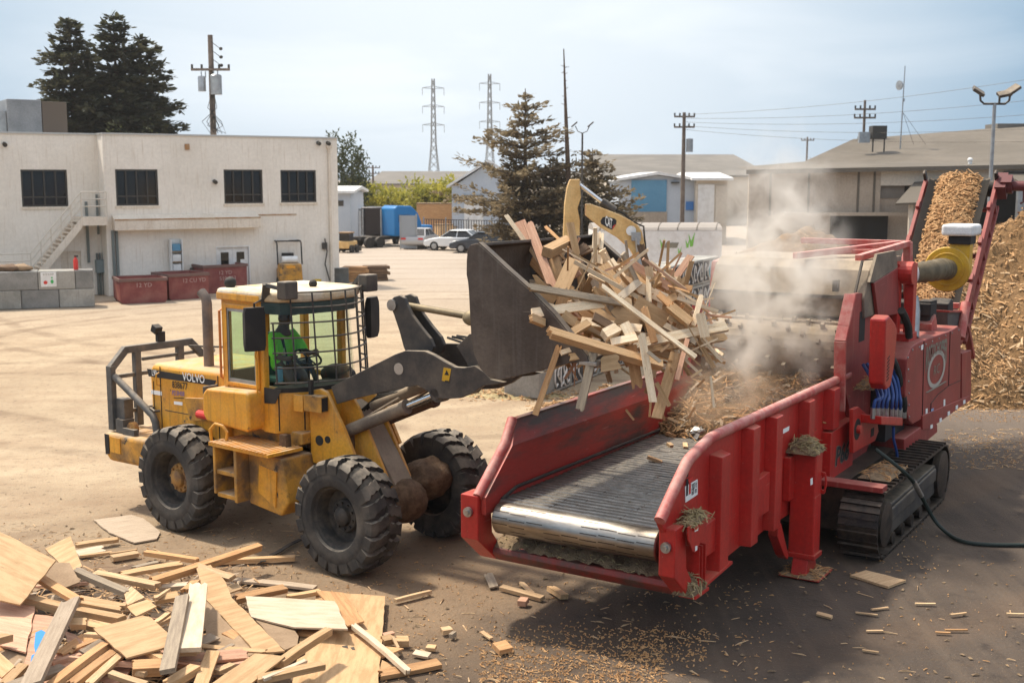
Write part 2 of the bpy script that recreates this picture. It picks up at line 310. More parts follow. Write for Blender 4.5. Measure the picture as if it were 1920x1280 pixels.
def wheel(loc, flip, yellow):
    we = bpy.data.objects.new('wheel', None); COL.objects.link(we); we.parent = loader; we.empty_display_size = .2
    we.matrix_local = Matrix.Translation(loc) @ Matrix.Rotation(pi if flip else 0, 4, 'Z') @ Matrix.Rotation(random.uniform(0, .3), 4, 'Y')
    # outer face towards -y
    hw = .27
    prof = [(-hw + .05, .40), (-hw + .02, .42), (-hw, .50), (-hw + .01, .60), (-hw + .035, .665), (-hw + .10, .69), (0, .698), (hw - .10, .69), (hw - .035, .665), (hw - .01, .60), (hw, .50), (hw - .02, .42), (hw - .05, .40)]
    t = MB().lathe(prof, ax=(0, 1, 0), n=64, cap=False)
    nl = 20
    for side in (-1, 1):
        for k in range(nl):
            a0 = 2 * pi * (k + (.5 if side > 0 else 0)) / nl
            st = [(.0, .0, .698, .748), (.055, .05, .698, .75), (.085, .035, .695, .752), (.15, .09, .69, .75), (.19, .085, .685, .746), (.235, .13, .672, .735), (.268, .135, .60, .70)]
            vs = []
            for (yy, ao, r0, r1) in st:
                for hh, rr in ((-.075, r0 - .02), (-.064, r1), (.064, r1), (.075, r0 - .02)):
                    a = a0 + ao + hh * (1 + .3 * (yy > .2)) / .74
                    vs.append((rr * sin(a), side * yy, rr * cos(a)))
            fs = []
            for i in range(len(st) - 1):
                for j in range(3): fs.append((i * 4 + j, i * 4 + j + 1, i * 4 + 5 + j, i * 4 + 4 + j))
            fs += [(0, 1, 2, 3), tuple(len(vs) - 4 + q for q in (3, 2, 1, 0))]
            t.add(vs, fs)
    t.build('tyre', m_tyre, we, smooth=True, angle=35)
    MB().lathe([(-.235, .41), (-.225, .425), (-.20, .40), (-.19, .375), (-.14, .355), (-.10, .345), (-.02, .34), (-.01, .20), (-.02, .0)], ax=(0, 1, 0), n=48, cap=False).build('rim', m_rim, we, smooth=True)
    h = MB().lathe([(-.01, .22), (-.05, .215), (-.065, .20), (-.07, .13), (-.12, .12), (-.15, .085), (-.16, .05), (-.165, .0)], ax=(0, 1, 0), n=32)
    for k in range(10):
        a = 2 * pi * k / 10; h.cyl((.17 * cos(a), -.06, .17 * sin(a)), (.17 * cos(a), -.095, .17 * sin(a)), .018, 6)
    h.build('hub', m_rimyellow if yellow else m_rim, we, smooth=True)
R_ = .745
wheel((-.19, -.98, R_), False, True); wheel((-.19, .98, R_), True, True)
for s in (-1, 1): wheel(FM @ Vector((0, s * .98, R_)), s > 0, False)

# rear body -----------------------------------------------------------
hp = [(-1.27, 1.2), (-1.30, 2.14), (-1.22, 2.27), (.50, 2.30), (.50, 1.2)]
MB().prism(hp, 'y', -.72, .72).build('hood', m_yellow, loader, bevel=.07, seg=3, smooth=True)
hd = MB.last
def sideplate(name, pts, m, y=-.724, t=.006, parent=loader): return MB().prism(pts, 'y', y, y - t).build(name, m, parent)
sp_ = lambda *q: [RF.py(*c4(*p), -.724) for p in q]
sideplate('stripe', sp_((355, 704), (832, 786), (815, 822), (366, 756)), m_blacktext, parent=hd)
def side_text(txt, X0, Y0, X1, Y1, h, m, parent, y=-.733, shear=0):
    a = RF.py(*c4(X0, Y0), y); b = RF.py(*c4(X1, Y1), y)
    d = Vector((b[0] - a[0], 0, b[1] - a[1]))
    return text_mesh('lettering', txt, m, parent, (a[0], y, a[1]), d, (0, 0, 1), h, width=d.length, ext=.001, off=.012)
side_text('VOLVO', 598, 786, 752, 808, .125, m_whitetext, hd)
side_text('L90', 388, 752, 420, 757, .095, m_whitetext, hd)
side_text('838677', 527, 836, 634, 852, .105, m_blacktext, hd, y=-.726)
side_text('PD3H08', 527, 887, 612, 896, .075, m_purpletext, hd, y=-.726)
sideplate('sticker', sp_((382, 850), (456, 862), (456, 890), (382, 878)), m_whitetext, parent=hd, t=.003)
sideplate('sticker', sp_((540, 928), (598, 936), (598, 958), (540, 950)), m_whitetext, parent=hd, t=.003)
# panel seams, side recess plate, grille behind the exhaust
e = MB()
for x in (-1.02, .34, -1.2): e.box(x, x + .012, -.728, -.719, 1.3, 2.24 if x > -1.1 else 2.0)
for (a, b) in (((480, 990), (640, 1020)), ((540, 905), (800, 915))):
    p, q = RF.py(*c4(*a), -.722), RF.py(*c4(*b), -.722); e.bar((p[0], -.724, p[1]), (q[0], -.724, q[1]), .008, .010)
e.build('panel_seam', m_black, hd)
sideplate('side_plate', [RF.py(*c4(*p), -.76) for p in ((615, 905), (820, 915), (825, 1065), (655, 1062), (640, 1000))], m_yellowdirtshade, y=-.722, t=.05, parent=hd)
MB().cyl((-.02, -.80, 1.66), (.22, -.80, 1.66), .06, 12).build('tail_lamp', m_redtext, loader)
MB().cyl((.24, -.80, 1.66), (.34, -.80, 1.66), .065, 12).build('lamp_base', m_black, loader)
g = MB()
for k in range(7): g.box(.505, .53, -.66, -.50, 1.75 + k * .08, 1.79 + k * .08)
g.box(.50, .512, -.68, -.48, 1.7, 2.3); g.build('air_grille', m_black, loader)
MB().tube([(-1.03, -.72, 2.15), (-1.02, -.79, 2.13), (-1.02, -.79, 1.98), (-1.03, -.72, 1.95)], .012, 6).build('handle', m_yellow, hd)
MB().tube([(-1.20, -.73, 1.60), (-1.18, -.80, 1.60), (-1.08, -.80, 1.57), (-1.06, -.73, 1.57)], .022, 6).build('latch', m_dark, hd)
# counterweight with rounded tail
cw = [(-2.18, -.98), (-2.2, -.9), (-2.2, .9), (-2.18, .98), (-1.05, .98), (-1.05, -.98)]
MB().prism([(-2.05, .70), (-2.17, .80), (-2.2, .95), (-2.18, 1.14), (-1.05, 1.16), (-1.05, .9), (-1.25, .72)], 'y', -.98, .98).build('counterweight', m_yellowdirtshade, loader, bevel=.07, seg=3, smooth=True)
ct = MB.last
MB().prism([(-1.98, .86), (-1.72, .86), (-1.72, 1.1), (-1.98, 1.1)], 'y', -.983, -.995).build('panel', m_yellow, ct)
MB().prism([(-2.12, .80), (-2.02, .82), (-2.02, 1.12), (-2.13, 1.12)], 'y', -.982, -.99).build('dark_panel', m_black, ct)
MB().cyl((-1.62, -.86, 1.24), (-1.62, -.78, 1.24), .10, 20).cyl((-1.62, -.88, 1.24), (-1.62, -.76, 1.24), .04, 12).build('cable_roller', m_rimyellow, loader, smooth=True)
MB().box(-1.75, -1.45, -.92, -.84, 1.15, 1.25).box(-1.95, -1.76, -.9, -.7, 1.16, 1.36).build('roller_bracket', m_guard, loader)
# rear guard
def bars(name, segs, wd, m, parent=loader, bev=.008):
    b = MB()
    for q in segs: b.bar(q[0], q[1], *(q[2] if len(q) > 2 else (wd, wd)))
    return b.build(name, m, parent, bevel=bev)
X = -2.08
bars('rear_guard', [((X, -.86, 1.17), (X, -.86, 2.16), (.13, .09)), ((X, .86, 1.17), (X, .86, 2.16), (.13, .09)), ((X, -.86, 2.12), (X, -.58, 2.40), (.10, .11)), ((X, .86, 2.12), (X, .58, 2.40), (.10, .11)),
    ((X, -.62, 2.38), (X, .62, 2.38), (.10, .11)), ((X, -.4, 1.17), (X, -.4, 2.34), (.1, .11)), ((X, .4, 1.17), (X, .4, 2.34), (.1, .11)), ((X, -.83, 1.98), (X, .83, 1.98), (.05, .06)), ((X, -.83, 1.42), (X, .83, 1.42), (.05, .06)),
    ((X, .83, 2.2), (X, -.3, 2.2), (.05, .05))], .1, m_guard)
gd_ = MB.last
MB().box(-2.05, -1.8, -.84, -.68, 1.36, 1.66).build('guard_plate', m_guard, gd_)
MB().tube([(-2.02, -.84, 2.0), (-1.55, -.80, 1.72), (-1.13, -.80, 1.50), (-1.07, -.80, 1.40), (-1.02, -.80, 1.12)], .055, 10).build('brace', m_guard, gd_, smooth=True)
MB().tube([(-2.02, .84, 2.0), (-1.13, .80, 1.50), (-1.02, .80, 1.12)], .055, 10).build('brace', m_guard, gd_, smooth=True)
MB().box(-2.12, -2.04, -.02, .12, 2.44, 2.60).obox((-2.1, .0, 2.64), (.13, .13, .12), Matrix.Rotation(.4, 3, 'Y')).build('work_lamp', m_black, gd_, bevel=.012)
MB().bar((-1.95, .5, 2.33), (-1.2, .66, 2.36), .03, .03).bar((-1.3, .35, 2.42), (-1.2, .35, 2.3), .1, .12).build('rail', m_guard, loader)
# exhaust stack
ex = RF.py(*c4(780, 640), -.42)
MB().tube([(ex[0], -.42, 2.25), (ex[0], -.42, 3.20), (ex[0] - .02, -.42, 3.28), (ex[0] - .12, -.42, 3.36)], [.075, .075, .072, .072], 16).build('exhaust_pipe', mat('sooty_exhaust', (.16, .13, .11), .7, .3, col2=(.24, .18, .14), scale=5), loader, smooth=True)
MB().tube([(.50, -.70, 2.2), (.50, -.78, 2.25), (.50, -.78, 3.18), (.50, -.70, 3.22)], .018, 8).build('grab_rail', mat('orange_rail', (.55, .19, .05), .5), loader, smooth=True)
# cab ---------------------------------------------------------------
def cv(y, d=0): return 2.02 - d - .44 * (y / .82) ** 2     # plan of the rounded front
fr = MB(); Yc = .76
ns = [-.76, -.6, -.4, -.2, 0, .2, .4, .6, .76]
fr.box(.52, .62, -Yc, -Yc + .1, 2.12, 3.36); fr.box(.52, .62, Yc - .1, Yc, 2.12, 3.36)
fr.box(1.30, 1.40, -Yc, -Yc + .09, 1.6, 3.34); fr.box(1.30, 1.40, Yc - .09, Yc, 1.6, 3.34)
fr.box(.62, 1.30, -Yc, -Yc + .07, 3.24, 3.36); fr.box(.62, 1.30, Yc - .07, Yc, 3.24, 3.36)
fr.box(.62, 1.30, -Yc, -Yc + .07, 2.12, 2.20); fr.box(.62, 1.30, Yc - .07, Yc, 2.12, 2.2)
fr.box(.52, .60, -.66, .66, 2.12, 2.35); fr.box(.52, .60, -.66, .66, 3.2, 3.36); fr.box(.52, .58, -.05, .05, 2.35, 3.2)
fr.build('cab_frame', m_yellow, loader, bevel=.012)
cf = MB.last
dr = MB()   # door surround, 6 mm proud
for b in ((.60, .655, 2.16, 3.29), (1.265, 1.32, 2.16, 3.29), (.655, 1.265, 2.16, 2.21), (.655, 1.265, 3.23, 3.29)): dr.box(b[0], b[1], -Yc - .03, -Yc - .002, b[2], b[3])
dr.build('door', m_yellow, loader, bevel=.01)
do = MB.last
MB().box(.655, .69, -Yc - .02, -Yc, 2.21, 3.23).box(1.23, 1.265, -Yc - .02, -Yc, 2.21, 3.23).box(.69, 1.23, -Yc - .02, -Yc, 2.21, 2.26).box(.69, 1.23, -Yc - .02, -Yc, 3.19, 3.23).build('window_seal', m_gloss, do)
MB().box(.69, 1.23, -Yc - .012, -Yc - .006, 2.26, 3.19).build('window', m_glass, do)
MB().tube([(1.335, -Yc - .02, 2.05), (1.335, -Yc - .07, 2.12), (1.335, -Yc - .07, 2.55), (1.31, -Yc - .07, 2.62), (1.33, -Yc - .07, 2.72), (1.335, -Yc - .02, 2.78)], .013, 6).build('handle', m_yellow, do, smooth=True)
MB().box(.66, 1.26, Yc - .03, Yc - .024, 2.22, 3.24).build('window', m_glass, cf)
MB().box(.55, .556, -.65, .65, 2.36, 3.2).build('window', m_glass, cf)
ws = MB().grid(lambda a, b: (cv((a * 2 - 1) * .74, .06) - .10 * b, (a * 2 - 1) * .74, 2.12 + b * 1.16), 16, 2)
ws.build('windscreen', m_glass, cf, smooth=True, clean=False)
ct2 = [(1.36, .76)] + [(cv(y, .05), y) for y in reversed(ns)] + [(1.36, -.76)]
MB().prism(ct2, 'z', 1.58, 2.14).build('front_panel', m_yellow, loader, bevel=.012)
fp = MB.last
MB().prism([(x + .004, y * 1.005) for x, y in ct2[1:-1]] + [(1.5, -.6), (1.5, .6)], 'z', 2.141, 2.20).build('dash_top', m_black, loader)
e = MB()
for yy in (-.72, -.45): e.bar((cv(yy, .045), yy, 1.62), (cv(yy, .045), yy, 2.1), .012, .012)
e.build('panel_seam', m_black, fp)
# cab glass lower black corner
MB().prism([(1.40, 1.98), (1.40, 2.2), (1.75, 2.2), (1.62, 2.0)], 'y', -.765, -.772).build('lower_glass', m_black, cf)
# roof
rc = [(.46, -.80), (1.42, -.82), (1.72, -.74), (1.92, -.45), (1.98, 0), (1.92, .45), (1.72, .74), (1.42, .82), (.46, .80)]
MB().prism(rc, 'z', 3.355, 3.50).build('roof', m_rooftop, loader, bevel=.05, seg=3, smooth=True)
rf = MB.last
MB().prism([(x * .995 + .006, y * 1.004) for x, y in rc[:2]] + [(1.42, -.70), (.5, -.70)], 'z', 3.34, 3.45).build('roof_edge', m_yellow, rf, bevel=.02)
MB().prism([(1.42, -.80), (1.70, -.72), (1.90, -.45), (1.96, 0), (1.90, .45), (1.70, .72), (1.42, .80)], 'z', 3.20, 3.352).build('visor', mat('dark_visor', (.035, .06, .055), .35), rf)
MB().ell((.56, -.62, 3.56), .085).build('beacon', m_black, rf, smooth=True)
MB().ell((1.40, .15, 3.54), .06).build('beacon', m_black, rf, smooth=True)
# lamps on brackets at the roof's front corners
for s in (-1, 1):
    k = MB().bar((1.45, s * .76, 3.36), (1.62, s * .86, 3.62), .10, .05).bar((1.62, s * .86, 3.60), (1.86, s * .80, 3.56), .05, .05)
    k.build('lamp_bracket', m_guard, rf)
    MB().box(1.80, 1.98, s * .74 - .11, s * .74 + .11, 3.42, 3.66).build('head_lamp', m_dark, rf, bevel=.02)
    mi = MB().ell((0, 0, 0), (.07, .16, .29), 14, 10)
    mi.v = [Vector((max(-.05, min(.05, q.x * 1.3)), max(-.14, min(.14, q.y * 1.5)), max(-.29, min(.29, q.z * 1.25)))) for q in mi.v]
    mm = mi.build('mirror', m_black, rf, smooth=True); mm.location = (1.50 if s < 0 else 1.72, s * (.99 if s < 0 else .98), 3.02); mm.rotation_euler = (0, 0, .35 * s)
    MB().tube([(1.46, s * .80, 3.40), (1.50, s * .98, 3.36), (1.52, s * .99, 2.76)], .014, 6).build('mirror_arm', m_black, rf)
# protective cage round the windscreen
cg = MB(); cgy = [-.84, -.66, -.42, -.17, .08, .33, .56, .74]
def cp_(y, z): return Vector((2.12 - .46 * (y / .85) ** 2 + .07 * (3.5 - z), y, z))
zs = [2.30 + k * (3.50 - 2.30) / 6 for k in range(7)]
for i, yy in enumerate(cgy):
    top = 3.5 if i else 3.1
    cg.tube([cp_(yy, 2.28), cp_(yy, 2.7), cp_(yy, 3.1), cp_(yy, top)], .0125, 6)
for k, z in enumerate(zs):
    y0 = -.86 if k < 5 else -.66
    cg.tube([cp_(y0 + (0.80 - y0) * t / 16, z) for t in range(17)], .0125, 6)
for yy, s in ((.80, 1), ):
    for z in zs: cg.bar(cp_(.76, z), cp_(.80, z) + Vector((-.22, .06, 0)), .02, .02)
    cg.tube([cp_(.80, 2.28), cp_(.80, 3.5)], .012, 6); cg.tube([cp_(.80, 2.28) + Vector((-.2, .06, 0)), cp_(.80, 3.5) + Vector((-.2, .06, 0))], .012, 6)
cg.build('window_cage', m_dark, loader, smooth=True)
# interior
MB().box(.62, 1.36, -.70, .70, 1.70, 1.76).box(.62, .68, -.7, .7, 1.7, 2.35).build('cab_floor', m_black, loader)
MB().box(.72, 1.12, -.22, .22, 2.12, 2.24).obox((.72, 0, 2.52), (.14, .44, .62), Matrix.Rotation(-.15, 3, 'Y')).box(.82, 1.0, -.15, .15, 1.75, 2.12).build('seat', mat('teal_seat', (.05, .12, .10), .8), loader, bevel=.04)
MB().tube([(1.46 + .05 * cos(a) - .0, .20 * sin(a), 2.50 + .19 * cos(a)) if False else (1.42 + .17 * cos(a), .20 * sin(a), 2.52 - .09 * cos(a)) for a in [2 * pi * k / 24 for k in range(24)]], .016, 6, closed=True).tube([(1.27, 0, 2.60), (1.42, 0, 2.52), (1.58, 0, 2.44)], .012, 6).tube([(1.42, -.2, 2.52), (1.42, .2, 2.52)], .012, 6).tube([(1.42, 0, 2.52), (1.62, 0, 2.15)], .035, 8).build('steering_wheel', m_black, loader, smooth=True)
MB().ell((1.50, .50, 2.22), (.30, .22, .16)).build('dashboard', m_black, loader, smooth=True)
MB().box(1.24, 1.30, -.42, -.34, 2.2, 2.42).build('water_bottle', mat('pale_blue_bottle', (.15, .35, .5), .3), loader, bevel=.02)
# rounded tank under the door
MB().prism([(.34, 1.74), (.42, 1.64), (1.28, 1.60), (1.345, 1.64), (1.345, 2.10), (1.30, 2.15), (.44, 2.11), (.35, 2.03)], 'y', -1.0, -.40).build('fuel_tank', m_yellow, loader, bevel=.06, seg=3, smooth=True)
MB().box(.30, .345, -.96, -.44, 1.72, 2.12).build('tank_strap', m_guard, loader, bevel=.02)
MB().prism([(-.9, 1.2), (1.3, 1.2), (1.95, 1.45), (1.95, 1.60), (.3, 1.66), (-.9, 1.5)], 'y', -.60, .60).build('main_frame', m_yellowdirtshade, loader, bevel=.02)
MB().prism([(-1.1, .75), (1.9, .75), (2.0, 1.2), (-1.1, 1.2)], 'y', -.42, .42).build('belly_frame', m_yellowdirtshade, loader, bevel=.03)
# access platform and steps
st = MB().box(.74, 1.98, -1.22, -.62, 1.385, 1.43)
for k in range(16): st.box(.76 + k * .075, .80 + k * .075, -1.235, -.64, 1.43, 1.442)
st.build('platform', m_yellow, loader)
pf = MB.last
MB().tube([(.68, -1.12, 1.42), (.66, -1.12, 1.58), (.72, -1.08, 1.66), (.86, -1.06, 1.64), (.92, -1.04, 1.56), (.90, -1.04, 1.44)], .022, 8).build('step_handle', m_yellow, pf, smooth=True)
MB().box(.80, .85, -1.2, -.72, .72, 1.385).box(1.24, 1.30, -1.2, -.72, .66, 1.385).box(.85, 1.24, -1.18, -.9, 1.0, 1.06).box(.85, 1.24, -1.18, -.86, .68, .74).build('ladder', m_yellowdirtshade, pf, bevel=.01)
MB().prism([(1.3, .62), (1.95, .55), (2.1, .75), (1.98, 1.33), (1.3, 1.34)], 'y', -1.0, -.45).build('hydraulic_tank', m_yellowdirtshade, loader, bevel=.03)
MB().prism([(1.52, .82), (1.86, .66), (1.9, 1.15), (1.55, 1.2)], 'y', -1.0, -1.02).build('tank_cover', m_yellow, loader)
MB().prism([(1.70, 1.36), (1.86, 1.36), (1.84, 1.60), (1.72, 1.60)], 'y', -.80, -.70).build('mount_bracket', m_mudcavity, loader, bevel=.01)
MB().prism([(1.96, 1.36), (2.5, 1.30), (2.5, 1.6), (1.96, 1.66)], 'y', -.30, .30).build('hitch_beam', m_mudcavity, loader, bevel=.02)  # dark brown here stands in for the shaded cavity beside the belly
MB().cyl((-.19, -.8, R_), (-.19, .8, R_), .17, 16).ell((-.19, 0, R_), (.30, .34, .30)).build('rear_axle', m_mudcavity, loader, smooth=True)
MB().cyl((1.72, -.1, .72), (1.72, -.1, 1.5), .12, 14).box(1.5, 1.95, -.4, .4, .62, .76).box(1.5, 1.95, -.4, .4, 1.36, 1.44).build('articulation_joint', m_mudcavity, loader, bevel=.01)
# rear fenders
for s in (-1, 1):
    MB().grid(lambda a, b: (-.19 + .86 * sin(-.9 + a * 1.9), s * (.62 + .10 * b), .745 + .84 * cos(-.9 + a * 1.9)), 12, 1).build('fender', m_yellowdirtshade, loader, clean=False)

# front frame -------------------------------------------------------
ft = [FFm.py(*c5(*p), -.47) for p in ((235, 262), (290, 250), (325, 268), (350, 320), (420, 470), (475, 610), (420, 640), (280, 650), (245, 640), (238, 400))]
lift = MB(FM)
for y0, y1 in ((-.50, -.44), (.44, .50)):
    lift.prism(ft, 'y', y0, y1)
    sh = [(x + .42 if False else x, z) for x, z in ft]
for y0, y1 in ((-.24, -.19), (.19, .24)): lift.prism([(-.72, 2.1), (-.58, 2.14), (-.45, 1.98), (.10, .95), (-.45, .7), (-.95, .8)], 'y', y0, y1)
lift.build('loader_tower', m_yellow, loader, bevel=.01)
tw = MB.last
c = FFm.py(*c5(290, 525), -.47)
MB(FM).cyl((c[0], -.505, c[1]), (c[0], -.50, c[1]), .07, 18).cyl((c[0] + .15, -.505, c[1] + .03), (c[0] + .15, -.501, c[1] + .03), .05, 14).build('pin_hole', m_black, tw)
MB(FM).box(-1.06, -.74, -.64, -.505, 1.92, 2.14).build('front_lamp_box', m_yellowdirtshade, tw, bevel=.01)
MB(FM).box(-.739, -.73, -.63, -.52, 1.94, 2.12).build('lamp_glass', m_black, tw); MB(FM).box(-1.0, -.95, -.6, -.55, 2.14, 2.34).build('lamp_stub', m_black, tw)
MB(FM).box(-1.25, -1.08, -.63, -.59, 1.9, 2.12).build('perforated_plate', m_yellow, tw)
MB(FM).prism([(-1.2, .55), (.15, .52), (.22, .75), (.0, 1.05), (-1.0, 1.15)], 'y', -.43, .43).build('front_frame', m_mudcavity, loader, bevel=.03)
MB(FM).prism([(-.75, 2.0), (-.5, 1.9), (.38, .62), (.1, .55), (-.85, 1.1)], 'y', -.18, .18).build('centre_web', m_tanmetal, loader, bevel=.01)
MB(FM).cyl((0, -.80, R_), (0, .80, R_), .185, 18).ell((.12, 0, R_ - .02), (.32, .36, .3)).build('front_axle', m_mudcavity, loader, smooth=True)
mud = MB(FM).ell((.12, .52, .92), (.34, .34, .26), 20, 14)
mud.v = [q + Vector((jag(q * 6), jag(q * 6 + Vector((5, 0, 0))), jag(q * 6 + Vector((0, 9, 0))))) * .07 for q in mud.v]
mud.build('mud_clump', m_mudcavity, loader, smooth=True, angle=80)
# lift arms: the outline is traced at the arm's own distance
arm = [FFm.py(*c5(*p), -.42) for p in ((350, 240), (540, 143), (690, 68), (745, 48), (850, 50), (895, 70), (950, 103), (1010, 135), (1060, 138), (1115, 128), (1165, 160), (1200, 200), (1275, 216), (1230, 228), (1160, 235), (1110, 270), (1040, 300), (960, 305), (905, 300), (862, 262), (812, 232), (720, 246), (600, 275), (470, 305), (382, 332))]
for y0, y1, nm in ((-.45, -.37, 'n'), (.37, .45, 'f')):
    o = MB(FM).prism(arm, 'y', y0, y1).build('lift_arm', m_dark, loader, bevel=.008)
    if nm == 'n':
        c = FFm.py(*c5(704, 146), -.45); MB(FM).lathe([(0, .075), (.004, .075)], (c[0], -.4545, c[1]), (0, 1, 0), 20).build('arm_hole_disc', mat('painted_sunlit_gap', (.42, .36, .29), .9), o)  # pale disc painted as sunlit ground showing through a hole
        q = [FFm.py(*c5(*p), -.45) for p in ((945, 138), (985, 146), (972, 218), (935, 208))]; MB(FM).prism(q, 'y', -.452, -.456).build('warning_sticker', m_yellowblower, o)
        c = FFm.py(*c5(962, 166), -.45); MB(FM).prism([(c[0] - .035, c[1] - .03), (c[0] + .035, c[1] - .03), (c[0], c[1] + .035)], 'y', -.4575, -.459).prism([(c[0] - .03, c[1] - .12), (c[0] + .03, c[1] - .12), (c[0] + .03, c[1] - .10), (c[0] - .03, c[1] - .10)], 'y', -.4575, -.459).build('warning_mark', m_blacktext, o)
MB(FM).cyl((.25, -.40, 2.62), (.25, .40, 2.62), .09, 14).cyl((1.35, -.4, 2.52), (1.35, .4, 2.52), .08, 14).build('cross_tube', m_dark, loader, smooth=True)
# lift cylinders
for s in (-1, 1):
    a = Vector((-.55, s * .30, 1.66)); b = Vector((1.0, s * .30, 2.33)); d = (b - a).normalized(); m1 = a + d * 1.05
    cyl_ = MB(FM).cyl(a, m1, .085, 16).cyl(m1 - d * .04, m1 + d * .03, .10, 16).tube([a + Vector((.1, 0, .10)), m1 + Vector((-.1, 0, .11))], .02, 6).build('lift_cylinder', m_mudcavity if s > 0 else m_tanmetal, loader, smooth=True)
    MB(FM).cyl(m1, b, .05, 14).build('rod', m_chrome, cyl_, smooth=True)
    MB(FM).cyl(b - Vector((0, .09, 0)), b + Vector((0, .12 if s > 0 else .06, 0)), .12, 18).cyl(b - Vector((0, .15, 0)), b - Vector((0, .08, 0)), .07, 14).build('pin_boss', m_dark, cyl_, smooth=True)
    if s < 0: MB(FM).cyl((-.3, -.1, 1.98), (.6, -.1, 2.35), .075, 14).cyl((.6, -.1, 2.35), (.95, -.1, 2.47), .045, 12).build('tilt_cylinder', m_tanmetal, loader, smooth=True)
# hydraulic lines in the linkage
for k in range(5):
    y = -.14 + .07 * k; MB(FM).tube([(-.55, y, 1.85), (-.25, y + .02, 2.1 + .03 * k), (.15, y, 2.22), (.5, y + .03, 2.3 + .02 * k)], .016, 6).build('hydraulic_line', m_black, loader, smooth=True)
for k in range(3): MB(FM).tube([(.95, -.1 + .1 * k, 3.0), (1.2, -.1 + .1 * k, 2.95 + .02 * k), (1.5, -.05 + .1 * k, 2.86 - .03 * k), (1.72, -.05 + .1 * k, 2.74)], .016, 6).build('hydraulic_line', m_black, loader, smooth=True)
# bellcrank, its link and the coupler
bc = [FFm.py(u, v, -.10) for u, v in ((736, 562), (742, 556), (752, 553), (762, 558), (766, 570), (776, 590), (792, 612), (810, 634), (817, 650), (812, 664), (800, 672), (770, 672), (760, 650), (752, 620), (742, 590), (735, 572))]
for y0, y1 in ((-.14, -.08), (.08, .14)): MB(FM).prism(bc, 'y', y0, y1).build('bellcrank', m_dark, loader, bevel=.012)
e1 = FFm.py(749, 570, 0); e2 = FFm.py(884, 596, 0)
MB(FM).cyl((e1[0], -.17, e1[1]), (e1[0], .17, e1[1]), .075, 16).build('pin', m_steel, loader, smooth=True)
MB(FM).tube([(e1[0], 0, e1[1]), (e2[0] + .2, 0, e2[1])], .045, 10).ell((e2[0], 0, e2[1]), (.13, .09, .10)).build('tilt_link', mat('dusty_link', (.20, .155, .09), .6, .3, col2=(.3, .23, .13)), loader, smooth=True)
MB(FM).prism([(1.30, 2.95), (1.50, 3.12), (1.9, 3.10), (2.15, 3.3), (2.2, 3.7), (2.35, 3.7), (2.35, 2.8), (2.1, 2.62), (1.6, 2.55)], 'y', -.38, -.28).prism([(1.30, 2.95), (1.50, 3.12), (1.9, 3.10), (2.15, 3.3), (2.2, 3.7), (2.35, 3.7), (2.35, 2.8), (2.1, 2.62), (1.6, 2.55)], 'y', .28, .38).build('coupler', m_dark, loader, bevel=.01)
# bucket: side plates traced, shell between them
by = 1.30
def bpx(*q): return [FFm.py(*c6(*p), -by) for p in q]
outl = bpx((170, 232), (130, 240), (112, 262), (106, 330), (105, 410), (113, 450), (118, 500), (125, 640), (133, 780), (150, 870), (185, 950), (232, 995), (300, 1012), (420, 985), (580, 945), (700, 915))
tipx = outl[-1][0] + .22; tipz = outl[-1][1] + .03
side = outl + [(tipx, tipz), (tipx - .02, tipz + .05)] + bpx((600, 640), (455, 490), (320, 370), (215, 272))
bk = MB(FM)
back = [outl[i] for i in (0, 1, 2, 3, 4, 6, 7, 8, 9, 10, 11, 12, 13, 15)] + [(tipx, tipz)]
def inset(pl, d):
    r = []
    for i, (x, z) in enumerate(pl):
        a = pl[max(i - 1, 0)]; b = pl[min(i + 1, len(pl) - 1)]; tx, tz = b[0] - a[0], b[1] - a[1]; l = hypot(tx, tz); r.append((x - tz / l * d, z + tx / l * d))
    return r
bi = inset(back, .035)
bk.prism(back + bi[::-1], 'y', -by + .04, by - .04)
bo = bk.build('bucket', m_bucket, loader, bevel=.006)
for y0, y1 in ((-by, -by + .04), (by - .04, by)):
    sdo = MB(FM).prism(side, 'y', y0, y1).build('side_plate', m_bucket, bo, bevel=.006)
ed = bpx((170, 232), (215, 272), (320, 370), (455, 490), (600, 640)) + [(tipx - .02, tipz + .05)]
for yy in (-by, by):
    k = MB(FM)
    for i in range(len(ed) - 1):
        a, b = ed[i], ed[i + 1]; k.bar((a[0], yy + (.05 if yy < 0 else -.05), a[1]), (b[0], yy + (.05 if yy < 0 else -.05), b[1]), .09, .03, up=(.5, 0, 1))
    k.build('rim_bar', m_bucket, bo)
MB(FM).box(tipx - .12, tipx + .10, -by, by, tipz - .04, tipz + .0).build('cutting_edge', m_steel, bo, bevel=.005)

# ================================================================== DRIVER
drv = root('person', RF.w(.86, 0.0, 2.24), RF.deg, 'driver in a bright green safety shirt and dark cap, steering', 'person')
def skin(name, verts, edges, radii, m, parent, lev=2):
    me = bpy.data.meshes.new(name); me.from_pydata(verts, edges, []); o = bpy.data.objects.new(name, me); COL.objects.link(o); o.parent = parent
    sk = o.modifiers.new('skin', 'SKIN'); sk.use_smooth_shade = True
    if not me.skin_vertices: me.attributes.new('x', 'FLOAT', 'POINT')
    bpy.context.view_layer.objects.active = o
    lay = me.skin_vertices[0] if me.skin_vertices else None
    for i, r in enumerate(radii):
        r = r if isinstance(r, tuple) else (r, r); me.skin_vertices[0].data[i].radius = r
    me.skin_vertices[0].data[0].use_root = True
    sb = o.modifiers.new('sub', 'SUBSURF'); sb.levels = lev; sb.render_levels = lev
    me.materials.append(m); return o
m_skin = mat('brown_skin', (.12, .065, .042), .55, fine=.05)
m_hivis = mat('hi_vis_green_cloth', (.28, .92, .08), .8, col2=(.22, .80, .06), scale=9, fine=.1)
